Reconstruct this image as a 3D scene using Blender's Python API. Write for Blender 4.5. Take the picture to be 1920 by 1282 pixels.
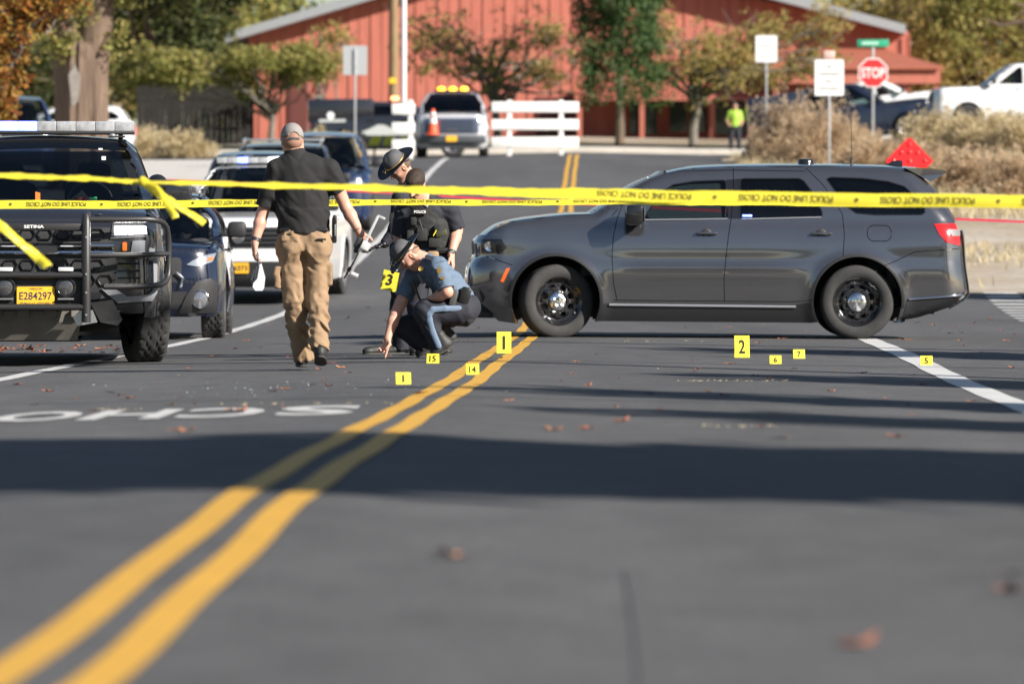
import bpy, bmesh, math, random
import numpy as np
from mathutils import Vector, Matrix, Euler
from mathutils.geometry import delaunay_2d_cdt

for _o in list(bpy.data.objects):
    bpy.data.objects.remove(_o)
S = bpy.context.scene
COL = S.collection
R = math.radians
rng = np.random.default_rng(7)
random.seed(7)

# ------------------------------------------------------------------ camera, sky, sun, exposure
FPX, HC, HY = 10700.0, 0.85, 474.0      # focal length in photo pixels, lens height, horizon row
cam = bpy.data.cameras.new('camera')
cam.sensor_width = 36.0
cam.lens = FPX / 1920 * 36
cam.shift_y = -(641 - HY) / 1920
cam.clip_start, cam.clip_end = 0.5, 6000
cam.dof.use_dof = True
cam.dof.focus_distance = 48.0
cam.dof.aperture_fstop = 3.6
camo = bpy.data.objects.new('camera', cam)
COL.objects.link(camo)
camo.location = (0, 0, HC)
camo.rotation_euler = (R(90), 0, 0)
S.camera = camo

SUN_AZ, SUN_EL = 34.0, 29.0             # degrees behind the right hand, degrees up
to_sun = Vector((math.cos(R(SUN_AZ)) * math.cos(R(SUN_EL)), -math.sin(R(SUN_AZ)) * math.cos(R(SUN_EL)), math.sin(R(SUN_EL))))
W_ = bpy.data.worlds.new('World')
S.world = W_
W_.use_nodes = True
nt = W_.node_tree
nt.nodes.clear()
sky = nt.nodes.new('ShaderNodeTexSky')
sky.sky_type = 'NISHITA'
sky.sun_disc = False
sky.sun_elevation = R(SUN_EL)
sky.sun_rotation = math.atan2(to_sun.x, to_sun.y)
sky.air_density = 1.0
sky.dust_density = 0.6
bg = nt.nodes.new('ShaderNodeBackground')
bg.inputs['Strength'].default_value = 0.05
wo = nt.nodes.new('ShaderNodeOutputWorld')
nt.links.new(sky.outputs[0], bg.inputs[0])
nt.links.new(bg.outputs[0], wo.inputs[0])
sun = bpy.data.lights.new('sun', 'SUN')
sun.energy = 5.0
sun.angle = R(0.53)
sun.color = (1.0, 0.93, 0.84)
suno = bpy.data.objects.new('sun', sun)
COL.objects.link(suno)
suno.rotation_euler = to_sun.to_track_quat('Z', 'Y').to_euler()
S.view_settings.view_transform = 'Standard'
S.view_settings.look = 'None'
S.view_settings.exposure = 1.0
S.view_settings.gamma = 1.0
S.view_settings.use_curve_mapping = False
S.cycles.max_bounces = 6
S.cycles.transparent_max_bounces = 12
S.cycles.caustics_reflective = False
S.cycles.caustics_refractive = False

# ------------------------------------------------------------------ small helpers
def px(p, Y):                            # world X of photo column p at distance Y
    return (p - 960) / FPX * Y
def pz(p, Y):                            # world Z of photo row p at distance Y
    return HC + (HY - p) / FPX * Y

def link(o, parent=None):
    COL.objects.link(o)
    if parent is not None:
        o.parent = parent
    return o
def tag(o, label=None, cat=None, group=None, kind=None):
    if label: o['label'] = label
    if cat: o['category'] = cat
    if group: o['group'] = group
    if kind: o['kind'] = kind
    return o
def empty(name, loc, rz=0.0, label=None, cat=None, group=None):
    o = bpy.data.objects.new(name, None)
    o.empty_display_size = 0.1
    o.location = loc
    o.rotation_euler = (0, 0, rz)
    link(o)
    return tag(o, label, cat, group)
def mesh_obj(name, V, Fc, mat, parent=None, smooth=False, normals=None, mats=None, midx=None):
    me = bpy.data.meshes.new(name)
    V = np.asarray(V, dtype=float).reshape(-1, 3)
    me.from_pydata(V.tolist(), [], [list(map(int, f)) for f in Fc])
    if mats:
        for m in mats: me.materials.append(m)
        if midx is not None: me.polygons.foreach_set('material_index', np.asarray(midx, dtype=np.int32))
    elif mat is not None:
        me.materials.append(mat)
    me.update()
    if smooth:
        me.polygons.foreach_set('use_smooth', np.ones(len(me.polygons), dtype=bool))
        if smooth is not True:
            try: me.set_sharp_from_angle(angle=smooth)
            except Exception: pass
    if normals is not None:
        me.polygons.foreach_set('use_smooth', np.ones(len(me.polygons), dtype=bool))
        me.normals_split_custom_set_from_vertices([tuple(n) for n in np.asarray(normals)])
    o = bpy.data.objects.new(name, me)
    link(o, parent)
    return o
def copy_tree(o, parent=None):
    c = o.copy()
    link(c)
    c.parent = parent
    for ch in list(o.children):
        copy_tree(ch, c)
    return c

class MB:
    """collects shapes into one mesh"""
    def __init__(s):
        s.V, s.F, s.n, s.M = [], [], 0, []
    def add(s, V, Fc, m=0):
        V = np.asarray(V, dtype=float).reshape(-1, 3)
        s.V.append(V)
        s.F += [[int(i) + s.n for i in f] for f in Fc]
        s.M += [m] * len(Fc)
        s.n += len(V)
        return s
    def box(s, c, d, rot=None, bev=0.0, m=0):
        c = np.asarray(c, float); h = np.asarray(d, float) / 2
        if bev <= 0:
            P = np.array([[x, y, z] for x in (-1, 1) for y in (-1, 1) for z in (-1, 1)], float) * h
            Fc = [(0, 1, 3, 2), (4, 6, 7, 5), (0, 4, 5, 1), (2, 3, 7, 6), (0, 2, 6, 4), (1, 5, 7, 3)]
        else:
            bm = bmesh.new()
            bmesh.ops.create_cube(bm, size=1.0)
            for v in bm.verts: v.co = Vector((v.co.x * 2 * h[0], v.co.y * 2 * h[1], v.co.z * 2 * h[2]))
            bmesh.ops.bevel(bm, geom=list(bm.edges), offset=min(bev, min(h) * .95), segments=2, affect='EDGES', profile=.5)
            bm.verts.index_update()
            P = np.array([v.co[:] for v in bm.verts]); Fc = [[v.index for v in f.verts] for f in bm.faces]
            bm.free()
        if rot is not None:
            P = P @ np.array(Euler(rot).to_matrix()).T
        return s.add(P + c, Fc, m)
    def tube(s, pts, r, n=10, cap=True, m=0, flat=None):
        pts = [np.asarray(p, float) for p in pts]
        k = len(pts)
        rr = [r] * k if np.isscalar(r) else list(r)
        V = []; up = None
        for i in range(k):
            t = pts[min(i + 1, k - 1)] - pts[max(i - 1, 0)]
            t = t / (np.linalg.norm(t) + 1e-9)
            if up is None:
                up = np.array([0, 0, 1.]) if abs(t[2]) < .9 else np.array([1., 0, 0])
            a = np.cross(t, up); a /= np.linalg.norm(a) + 1e-9
            b = np.cross(a, t); up = b
            for j in range(n):
                w = 2 * math.pi * j / n
                fa, fb = (1, 1) if flat is None else flat
                V.append(pts[i] + rr[i] * (math.cos(w) * a * fa + math.sin(w) * b * fb))
        Fc = []
        for i in range(k - 1):
            for j in range(n):
                q = (j + 1) % n
                Fc.append((i * n + j, i * n + q, (i + 1) * n + q, (i + 1) * n + j))
        if cap:
            Fc.append(list(range(n))[::-1]); Fc.append([(k - 1) * n + j for j in range(n)])
        return s.add(V, Fc, m)
    def lathe(s, prof, n=32, axis='z', c=(0, 0, 0), m=0, closed=False):
        V = []
        for (r, h) in prof:
            for j in range(n):
                w = 2 * math.pi * j / n
                if axis == 'z': V.append((c[0] + r * math.cos(w), c[1] + r * math.sin(w), c[2] + h))
                elif axis == 'y': V.append((c[0] + r * math.cos(w), c[1] + h, c[2] + r * math.sin(w)))
                else: V.append((c[0] + h, c[1] + r * math.cos(w), c[2] + r * math.sin(w)))
        Fc = []
        k = len(prof)
        for i in range(k if closed else k - 1):
            i2 = (i + 1) % k
            for j in range(n):
                q = (j + 1) % n
                Fc.append((i * n + j, i * n + q, i2 * n + q, i2 * n + j))
        return s.add(V, Fc, m)
    def prism(s, poly, fn, depth, m=0):
        """poly: 2-D outline; fn(u,v,d) -> xyz"""
        k = len(poly)
        V = [fn(u, v, 0) for u, v in poly] + [fn(u, v, depth) for u, v in poly]
        Fc = [list(range(k)), list(range(k, 2 * k))[::-1]]
        for i in range(k):
            q = (i + 1) % k
            Fc.append((i, i + k, q + k, q))
        return s.add(V, Fc, m)
    def xf(s, M):
        A = np.array(M)[:3, :3]; t = np.array(M)[:3, 3]
        s.V = [v @ A.T + t for v in s.V]
        return s
    def build(s, name, mat, parent=None, smooth=R(35), mats=None):
        V = np.concatenate(s.V) if s.V else np.zeros((0, 3))
        o = mesh_obj(name, V, s.F, mat, parent, smooth, mats=mats, midx=s.M if mats else None)
        bm = bmesh.new(); bm.from_mesh(o.data)
        bmesh.ops.recalc_face_normals(bm, faces=bm.faces)
        bm.to_mesh(o.data); bm.free()
        return o

# ------------------------------------------------------------------ procedural materials
MATS = {}
def mk(name, col, rough=.5, metal=0.0, coat=0.0, var=0.0, vscale=8.0, bump=0.0, bscale=60.0, spec=.5,
       emit=None, estr=0.0, stretch=(1, 1, 1), island=None, sub=0.0, alpha=None, coords='Object'):
    if name in MATS: return MATS[name]
    m = bpy.data.materials.new(name); m.use_nodes = True
    N, Lk = m.node_tree.nodes, m.node_tree.links
    b = N['Principled BSDF']
    b.inputs['Base Color'].default_value = (*col, 1)
    b.inputs['Roughness'].default_value = rough
    b.inputs['Metallic'].default_value = metal
    b.inputs['Coat Weight'].default_value = coat
    b.inputs['Coat Roughness'].default_value = .04
    b.inputs['Specular IOR Level'].default_value = spec
    if sub:
        b.inputs['Subsurface Weight'].default_value = sub
        b.inputs['Subsurface Radius'].default_value = (.012, .004, .002)
    if emit is not None:
        b.inputs['Emission Color'].default_value = (*emit, 1)
        b.inputs['Emission Strength'].default_value = estr
    if var or bump:
        tc = N.new('ShaderNodeTexCoord'); mp = N.new('ShaderNodeMapping')
        mp.inputs['Scale'].default_value = stretch
        Lk.new(tc.outputs[coords], mp.inputs[0])
    if var:
        n1 = N.new('ShaderNodeTexNoise'); n1.inputs['Scale'].default_value = vscale
        n1.inputs['Detail'].default_value = 5
        Lk.new(mp.outputs[0], n1.inputs['Vector'])
        rp = N.new('ShaderNodeMapRange')
        rp.inputs[1].default_value, rp.inputs[2].default_value = .25, .75
        rp.inputs[3].default_value, rp.inputs[4].default_value = 1 - var, 1 + var
        Lk.new(n1.outputs['Fac'], rp.inputs[0])
        mx = N.new('ShaderNodeVectorMath'); mx.operation = 'SCALE'
        mx.inputs[0].default_value = col
        Lk.new(rp.outputs[0], mx.inputs['Scale'])
        Lk.new(mx.outputs[0], b.inputs['Base Color'])
    if island:
        g = N.new('ShaderNodeNewGeometry'); cr = N.new('ShaderNodeValToRGB')
        cr.color_ramp.interpolation = 'LINEAR'
        while len(cr.color_ramp.elements) < len(island): cr.color_ramp.elements.new(.5)
        for i, c in enumerate(island):
            e = cr.color_ramp.elements[i]; e.position = i / (len(island) - 1); e.color = (*c, 1)
        Lk.new(g.outputs['Random Per Island'], cr.inputs[0])
        Lk.new(cr.outputs[0], b.inputs['Base Color'])
    if bump:
        n2 = N.new('ShaderNodeTexNoise'); n2.inputs['Scale'].default_value = bscale
        n2.inputs['Detail'].default_value = 4
        Lk.new(mp.outputs[0], n2.inputs['Vector'])
        bp = N.new('ShaderNodeBump'); bp.inputs['Strength'].default_value = bump
        bp.inputs['Distance'].default_value = .01
        Lk.new(n2.outputs['Fac'], bp.inputs['Height'])
        Lk.new(bp.outputs[0], b.inputs['Normal'])
    MATS[name] = m
    return m
def leaf_mat(name, cols, trans=.35):
    if name in MATS: return MATS[name]
    m = mk(name, cols[0], rough=.6, island=cols, spec=.25)
    N, Lk = m.node_tree.nodes, m.node_tree.links
    b = N['Principled BSDF']; out = N['Material Output']
    tr = N.new('ShaderNodeBsdfTranslucent'); mx = N.new('ShaderNodeMixShader')
    mx.inputs[0].default_value = trans
    cr = [n for n in N if n.type == 'VALTORGB'][0]
    Lk.new(cr.outputs[0], tr.inputs[0])
    Lk.new(b.outputs[0], mx.inputs[1]); Lk.new(tr.outputs[0], mx.inputs[2])
    Lk.new(mx.outputs[0], out.inputs[0])
    return m
def glass_mat(name, tint, rough=0.02):
    if name in MATS: return MATS[name]
    m = bpy.data.materials.new(name); m.use_nodes = True
    N, Lk = m.node_tree.nodes, m.node_tree.links
    N.remove(N['Principled BSDF']); out = N['Material Output']
    t = N.new('ShaderNodeBsdfTransparent'); t.inputs[0].default_value = (*tint, 1)
    g = N.new('ShaderNodeBsdfGlossy'); g.inputs['Roughness'].default_value = rough
    g.inputs[0].default_value = (1, 1, 1, 1)
    fr = N.new('ShaderNodeFresnel'); fr.inputs[0].default_value = 1.5
    mx = N.new('ShaderNodeMixShader')
    Lk.new(fr.outputs[0], mx.inputs[0]); Lk.new(t.outputs[0], mx.inputs[1]); Lk.new(g.outputs[0], mx.inputs[2])
    Lk.new(mx.outputs[0], out.inputs[0])
    MATS[name] = m
    return m

# ------------------------------------------------------------------ lettering (flat print)
_TX = {}
def text_mesh(s, bold=0.0):
    if (s, bold) in _TX: return _TX[(s, bold)]
    cu = bpy.data.curves.new('t', 'FONT'); cu.body = s; cu.size = 1.0; cu.offset = bold
    cu.align_x = 'CENTER'; cu.resolution_u = 3
    o = bpy.data.objects.new('t', cu); COL.objects.link(o)
    dg = bpy.context.evaluated_depsgraph_get(); dg.update()
    me = bpy.data.meshes.new_from_object(o.evaluated_get(dg))
    V = np.array([v.co[:2] for v in me.vertices]).reshape(-1, 2)
    Fc = [list(p.vertices) for p in me.polygons]
    bpy.data.objects.remove(o); bpy.data.curves.remove(cu); bpy.data.meshes.remove(me)
    lo, hi = V.min(0), V.max(0)
    V = (V - (lo + hi) / 2)
    _TX[(s, bold)] = (V, Fc, hi - lo)
    return _TX[(s, bold)]
def put_text(mb, s, fn, w=None, h=None, bold=0.0, rot180=False, m=0):
    """fn(u,v) -> xyz with u to the reader's right and v up, centred"""
    V, Fc, d = text_mesh(s, bold)
    sx = w / d[0] if w else h / d[1]
    sy = h / d[1] if h else sx
    if w is None: sx = sy
    U = V * np.array([sx, sy]) * (-1 if rot180 else 1)
    mb.add([fn(u, v) for u, v in U], Fc, m)

# ------------------------------------------------------------------ numeric curves
def pchip(xs, ys):
    xs, ys = np.asarray(xs, float), np.asarray(ys, float)
    h = np.diff(xs); dl = np.diff(ys) / h
    d = np.zeros_like(ys)
    for i in range(1, len(xs) - 1):
        if dl[i - 1] * dl[i] > 0:
            w1, w2 = 2 * h[i] + h[i - 1], h[i] + 2 * h[i - 1]
            d[i] = (w1 + w2) / (w1 / dl[i - 1] + w2 / dl[i])
    d[0], d[-1] = dl[0], dl[-1]
    def f(x):
        x = np.asarray(x, float)
        xc = np.clip(x, xs[0], xs[-1])
        i = np.clip(np.searchsorted(xs, xc) - 1, 0, len(xs) - 2)
        t = (xc - xs[i]) / h[i]
        return ((2 * t**3 - 3 * t**2 + 1) * ys[i] + (t**3 - 2 * t**2 + t) * h[i] * d[i]
                + (-2 * t**3 + 3 * t**2) * ys[i + 1] + (t**3 - t**2) * h[i] * d[i + 1])
    return f
def catmull(pts, n=6, closed=False):
    P = np.asarray(pts, float); k = len(P); out = []
    for i in range(k if closed else k - 1):
        p1, p2 = P[i], P[(i + 1) % k]
        p0 = P[i - 1] if (closed or i > 0) else 2 * p1 - p2
        p3 = P[(i + 2) % k] if (closed or i + 2 < k) else 2 * p2 - p1
        for j in range(n):
            t = j / n
            out.append(.5 * ((2 * p1) + (p2 - p0) * t + (2 * p0 - 5 * p1 + 4 * p2 - p3) * t * t + (3 * p1 - p0 - 3 * p2 + p3) * t**3))
    if not closed: out.append(P[-1])
    return np.array(out)
def inpoly(P, poly):
    P = np.asarray(P, float); poly = np.asarray(poly, float)
    x, y = P[:, 0], P[:, 1]; ins = np.zeros(len(P), bool)
    x1, y1 = poly[:, 0], poly[:, 1]; x2, y2 = np.roll(x1, -1), np.roll(y1, -1)
    for i in range(len(poly)):
        if y1[i] == y2[i]: continue
        c = ((y1[i] > y) != (y2[i] > y)) & (x < (x2[i] - x1[i]) * (y - y1[i]) / (y2[i] - y1[i]) + x1[i])
        ins ^= c
    return ins
def resample(poly, step, closed=True):
    P = np.asarray(poly, float); out = []
    k = len(P)
    for i in range(k if closed else k - 1):
        a, b = P[i], P[(i + 1) % k]
        n = max(1, int(math.ceil(np.linalg.norm(b - a) / step)))
        for j in range(n): out.append(a + (b - a) * j / n)
    if not closed: out.append(P[-1])
    return np.array(out)
def thick(line, w):
    """a polyline widened to a closed ribbon outline"""
    P = np.asarray(line, float); L, Rr = [], []
    for i in range(len(P)):
        t = P[min(i + 1, len(P) - 1)] - P[max(i - 1, 0)]
        t /= np.linalg.norm(t) + 1e-9
        n = np.array([-t[1], t[0]]) * w / 2
        L.append(P[i] + n); Rr.append(P[i] - n)
    return np.array(L + Rr[::-1])
def ellipse(c, rx, ry, n=40, a0=0, a1=360):
    full = (a1 - a0) >= 360
    t = np.radians(np.linspace(a0, a1, n, endpoint=not full))
    return np.stack([c[0] + rx * np.cos(t), c[1] + ry * np.sin(t)], 1)
def rrect(x0, y0, x1, y1, r, n=4):
    out = []
    for (cx, cy, a) in ((x1 - r, y1 - r, 0), (x0 + r, y1 - r, 90), (x0 + r, y0 + r, 180), (x1 - r, y0 + r, 270)):
        for i in range(n + 1):
            t = R(a + 90 * i / n); out.append((cx + r * math.cos(t), cy + r * math.sin(t)))
    return np.array(out)

# ------------------------------------------------------------------ sheets cut from a surface
def cut_sheet(outline, regions, step, minstep=None):
    """triangulate outline; regions: list of (label, polygon, solid?) - later ones win.
    returns P (n,2), T (m,3), lab list"""
    polys = [np.asarray(outline, float)] + [np.asarray(p, float) for _, p in regions]
    pts, edges = [], []
    for i, p in enumerate(polys):
        q = resample(p, step if minstep is None else minstep)
        n0 = len(pts)
        pts += q.tolist()
        edges += [(n0 + j, n0 + (j + 1) % len(q)) for j in range(len(q))]
    lo, hi = polys[0].min(0), polys[0].max(0)
    gx, gy = np.meshgrid(np.arange(lo[0], hi[0], step), np.arange(lo[1], hi[1], step * .87))
    gx = gx + (np.arange(gx.shape[0]) % 2)[:, None] * step * .5
    G = np.stack([gx.ravel(), gy.ravel()], 1)
    G = G[inpoly(G, polys[0])]
    B = np.array(pts)
    keep = np.ones(len(G), bool)
    for i in range(0, len(B), 400):
        d = ((G[:, None] - B[None, i:i + 400])**2).sum(-1).min(1)
        keep &= d > (step * .45)**2
    pts += G[keep].tolist()
    V, _, T, *_ = delaunay_2d_cdt([Vector(p) for p in pts], edges, [], 0, 1e-5)
    P = np.array([v[:] for v in V]); T = np.array([t for t in T if len(t) == 3])
    c = P[T].mean(1)
    lab = np.full(len(T), -1)
    lab[inpoly(c, polys[0])] = 0
    names = ['']
    for k, (nm, _) in enumerate(regions):
        ins = inpoly(c, polys[k + 1]) & (lab >= 0)
        if nm == 'cut':
            lab[ins] = -2
        else:
            if nm not in names: names.append(nm)
            lab[ins] = names.index(nm)
    return P, T, lab, names
def islands(T):
    """connected groups of triangles (by shared edge)"""
    ed = {}
    par = list(range(len(T)))
    def find(a):
        while par[a] != a:
            par[a] = par[par[a]]; a = par[a]
        return a
    for i, t in enumerate(T):
        for a, b in ((0, 1), (1, 2), (2, 0)):
            k = (min(t[a], t[b]), max(t[a], t[b]))
            if k in ed:
                ra, rb = find(i), find(ed[k])
                if ra != rb: par[ra] = rb
            else: ed[k] = i
    g = {}
    for i in range(len(T)): g.setdefault(find(i), []).append(i)
    return list(g.values())
def sheet_mesh(P, T, fn, out, rim=0.0, off=0.0, flip=False):
    """map a flat triangulation through fn(u,v)->xyz; 'out' approximate outward direction; rim: depth of the turned edge"""
    used = np.unique(T); mp = -np.ones(len(P), int); mp[used] = np.arange(len(used))
    Q = P[used]; T = mp[T]
    V = fn(Q[:, 0], Q[:, 1]); e = 2e-3
    du = fn(Q[:, 0] + e, Q[:, 1]) - fn(Q[:, 0] - e, Q[:, 1])
    dv = fn(Q[:, 0], Q[:, 1] + e) - fn(Q[:, 0], Q[:, 1] - e)
    N = np.cross(du, dv); N /= np.linalg.norm(N, axis=1)[:, None] + 1e-12
    out = np.asarray(out, float)
    N *= np.sign((N @ out) + 1e-9)[:, None]
    V = V + N * off
    fnrm = np.cross(V[T[:, 1]] - V[T[:, 0]], V[T[:, 2]] - V[T[:, 0]])
    fl = (fnrm * N[T].mean(1)).sum(1) < 0
    T = T.copy(); T[fl] = T[fl][:, ::-1]
    Fc = T.tolist(); NN = N
    if rim > 0:
        cnt = {}
        for t in T:
            for a, b in ((t[0], t[1]), (t[1], t[2]), (t[2], t[0])):
                k = (min(a, b), max(a, b)); cnt.setdefault(k, []).append((a, b))
        be = [v[0] for v in cnt.values() if len(v) == 1]
        V2, N2 = [V], [N]; n0 = len(V)
        for a, b in be:
            t = V[b] - V[a]; nn = np.cross(t, N[a]); nn /= np.linalg.norm(nn) + 1e-12
            V2.append(np.array([V[a], V[b], V[b] - N[b] * rim, V[a] - N[a] * rim])); N2.append(np.array([nn] * 4))
            Fc.append((n0 + 1, n0, n0 + 3, n0 + 2)); n0 += 4
        V = np.concatenate(V2); NN = np.concatenate(N2)
    return V, Fc, NN
# ================================================================== ground, road, paint
_prof = pchip([-60, 0, 11, 14, 18.5, 25, 32, 40, 57, 66, 76, 90, 107, 120, 135, 157, 165, 172, 181, 190, 215, 260, 400, 3000],
              [0, 0, 0, .03, .075, .06, .02, 0, 0, .03, .12, .50, 1.13, 1.78, 2.64, 3.53, 3.70, 3.80, 4.05, 4.4, 5.25, 5.6, 6, 6])
_xc = pchip([-60, 11.3, 30, 50, 57.5, 76.4, 107, 135, 157, 180], [-2.53, -.926, -.505, -.055, .115, .45, .93, 1.37, 1.70, 2.05])
_cr = pchip([0, 33, 42, 54, 70, 120, 200], [.026, .026, .02, .007, .007, .02, .02])   # fall of the right half
def gz(X, Y):
    X = np.asarray(X, float); Y = np.asarray(Y, float)
    u = X - _xc(Y)
    ul = np.sqrt(np.minimum(u, 0)**2 + .04) - .2
    ur = np.sqrt(np.maximum(u, 0)**2 + .04) - .2
    ul = np.where(ul < 4, ul, 4 + (ul - 4) * .2); ur = np.where(ur < 4, ur, 4 + (ur - 4) * .2)
    fade = np.clip((Y + 30) / 40, 0, 1)
    hill = .75 * np.clip((X - 8.5) / 4, 0, 1)**2 * np.clip((Y - 138) / 14, 0, 1) * np.clip((210 - Y) / 20, 0, 1)
    return _prof(Y) + hill - fade * (.021 * np.minimum(ul, 8) + _cr(Y) * np.minimum(ur, 8))
def G(X, Y): return float(gz(X, Y))
def XC(Y): return float(_xc(Y))

def grid_sheet(name, us, Ys, fn, mat, parent=None):
    U, Yg = np.meshgrid(us, Ys)
    V = fn(U, Yg).reshape(-1, 3)
    a, b = len(us), len(Ys)
    Fc = [(j * a + i, j * a + i + 1, (j + 1) * a + i + 1, (j + 1) * a + i) for j in range(b - 1) for i in range(a - 1)]
    return mesh_obj(name, V, Fc, mat, parent, True)

def ground_mat():
    m = mk('dry_earth', (.3, .24, .17), rough=.95, var=.25, vscale=.35, bump=.6, bscale=9)
    N, Lk = m.node_tree.nodes, m.node_tree.links
    b = N['Principled BSDF']
    tc = [n for n in N if n.type == 'TEX_COORD'][0]
    n1 = N.new('ShaderNodeTexNoise'); n1.inputs['Scale'].default_value = .16; n1.inputs['Detail'].default_value = 8
    Lk.new(tc.outputs['Object'], n1.inputs['Vector'])
    cr = N.new('ShaderNodeValToRGB')
    for i, (p, c) in enumerate([(.35, (.40, .355, .30)), (.5, (.34, .28, .205)), (.62, (.22, .165, .10))]):
        if i > 1: cr.color_ramp.elements.new(p)
        e = cr.color_ramp.elements[i]; e.position = p; e.color = (*c, 1)
    Lk.new(n1.outputs['Fac'], cr.inputs[0])
    n2 = N.new('ShaderNodeTexNoise'); n2.inputs['Scale'].default_value = 5; n2.inputs['Detail'].default_value = 6
    Lk.new(tc.outputs['Object'], n2.inputs['Vector'])
    mr = N.new('ShaderNodeMapRange'); mr.inputs[1].default_value, mr.inputs[2].default_value = .3, .7
    mr.inputs[3].default_value, mr.inputs[4].default_value = .72, 1.2
    Lk.new(n2.outputs['Fac'], mr.inputs[0])
    vm = N.new('ShaderNodeVectorMath'); vm.operation = 'SCALE'
    Lk.new(cr.outputs[0], vm.inputs[0]); Lk.new(mr.outputs[0], vm.inputs['Scale'])
    Lk.new(vm.outputs[0], b.inputs['Base Color'])
    return m
def asphalt_mat():
    m = bpy.data.materials.new('asphalt'); m.use_nodes = True
    N, Lk = m.node_tree.nodes, m.node_tree.links
    b = N['Principled BSDF']; b.inputs['Roughness'].default_value = .82
    b.inputs['Specular IOR Level'].default_value = .35
    tc = N.new('ShaderNodeTexCoord')
    def noise(sc, det, stretch=(1, 1, 1), rough=.5):
        mp = N.new('ShaderNodeMapping'); mp.inputs['Scale'].default_value = stretch
        Lk.new(tc.outputs['Object'], mp.inputs[0])
        n = N.new('ShaderNodeTexNoise'); n.inputs['Scale'].default_value = sc; n.inputs['Detail'].default_value = det
        n.inputs['Roughness'].default_value = rough
        Lk.new(mp.outputs[0], n.inputs['Vector']); return n.outputs['Fac']
    def ramp(s, a, b_, lo, hi):
        r = N.new('ShaderNodeMapRange'); r.inputs[1].default_value, r.inputs[2].default_value = a, b_
        r.inputs[3].default_value, r.inputs[4].default_value = lo, hi
        Lk.new(s, r.inputs[0]); return r.outputs[0]
    def mul(a, b_):
        x = N.new('ShaderNodeMath'); x.operation = 'MULTIPLY'; Lk.new(a, x.inputs[0]); Lk.new(b_, x.inputs[1]); return x.outputs[0]
    big = ramp(noise(.6, 5, (1, .16, 1)), .3, .7, .80, 1.18)       # worn wheel tracks and patches along the road
    mid = ramp(noise(3.0, 6, (1, .6, 1)), .3, .7, .86, 1.14)
    fine = ramp(noise(110, 2), .3, .75, .62, 1.5)                  # stones in the binder
    spots = ramp(noise(300, 1), .66, .74, 1.0, 1.9)
    grit = ramp(noise(34, 4, (1, .7, 1), .7), .3, .7, .80, 1.22)
    f = mul(mul(mul(big, mid), grit), mul(fine, spots))
    vm = N.new('ShaderNodeVectorMath'); vm.operation = 'SCALE'; vm.inputs[0].default_value = (.078, .0785, .081)
    Lk.new(f, vm.inputs['Scale']); Lk.new(vm.outputs[0], b.inputs['Base Color'])
    bp = N.new('ShaderNodeBump'); bp.inputs['Strength'].default_value = .8; bp.inputs['Distance'].default_value = .006
    Lk.new(noise(120, 3), bp.inputs['Height']); Lk.new(bp.outputs[0], b.inputs['Normal'])
    return m
def paint_mat(name, col, wear):
    m = mk(name, col, rough=.6, var=.1, vscale=6, bump=.3, bscale=150)
    N, Lk = m.node_tree.nodes, m.node_tree.links
    b = N['Principled BSDF']; tc = [n for n in N if n.type == 'TEX_COORD'][0]
    n1 = N.new('ShaderNodeTexNoise'); n1.inputs['Scale'].default_value = 22; n1.inputs['Detail'].default_value = 8
    n1.inputs['Roughness'].default_value = .75
    Lk.new(tc.outputs['Object'], n1.inputs['Vector'])
    mr = N.new('ShaderNodeMapRange'); mr.inputs[1].default_value, mr.inputs[2].default_value = wear, wear + .06
    Lk.new(n1.outputs['Fac'], mr.inputs[0])
    mx = N.new('ShaderNodeMixRGB'); mx.inputs[2].default_value = (.13, .125, .12, 1)
    src = b.inputs['Base Color'].links[0].from_socket
    Lk.new(src, mx.inputs[1]); Lk.new(mr.outputs[0], mx.inputs[0]); Lk.new(mx.outputs[0], b.inputs['Base Color'])
    return m

M_earth = ground_mat()
M_asph = asphalt_mat()
M_white = paint_mat('white_road_paint', (.52, .52, .51), .61)
M_yell = paint_mat('yellow_road_paint', (.57, .315, .035), .62)

xs = np.concatenate([[-3000, -900, -300], np.arange(-100, -16, 8), np.arange(-16, 16.1, 1), np.arange(20, 101, 8), [300, 900, 3000]])
ys = np.concatenate([[-2500, -600, -150], np.arange(-60, 0, 10), np.arange(0, 120, 1.5), np.arange(120, 262, 3), [290, 340, 400, 700, 1500, 4000]])
_g = grid_sheet('ground', xs, ys, lambda X, Y: np.stack([X, Y, gz(X, Y) - .03], -1), M_earth)
tag(_g, kind='structure')

us = np.concatenate([np.arange(-9, -3, 1.0), np.arange(-3, 3.01, .25), np.arange(4, 10.1, 1.0)])
YR = np.concatenate([np.arange(-40, 10, 5), np.arange(10, 76, .75), np.arange(76, 84.1, 1)])
road = grid_sheet('road', us, YR, lambda U, Y: np.stack([U + _xc(Y), Y, gz(U + _xc(Y), Y)], -1), M_asph)
tag(road, kind='structure')
us2 = np.concatenate([np.arange(-7, -3, 1.0), np.arange(-3, 3.9, .5), [4.0]])
_r2 = grid_sheet('road', us2, np.concatenate([np.arange(84, 173, 1.5)]), lambda U, Y: np.stack([U + _xc(Y), Y, gz(U + _xc(Y), Y)], -1), M_asph)
tag(_r2, kind='structure')
_r3 = grid_sheet('cross_street', np.linspace(-60, 60, 61), np.arange(160, 181, 2.0), lambda X, Y: np.stack([X, Y, gz(X, Y) + .006], -1), M_asph)
tag(_r3, kind='structure')
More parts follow.
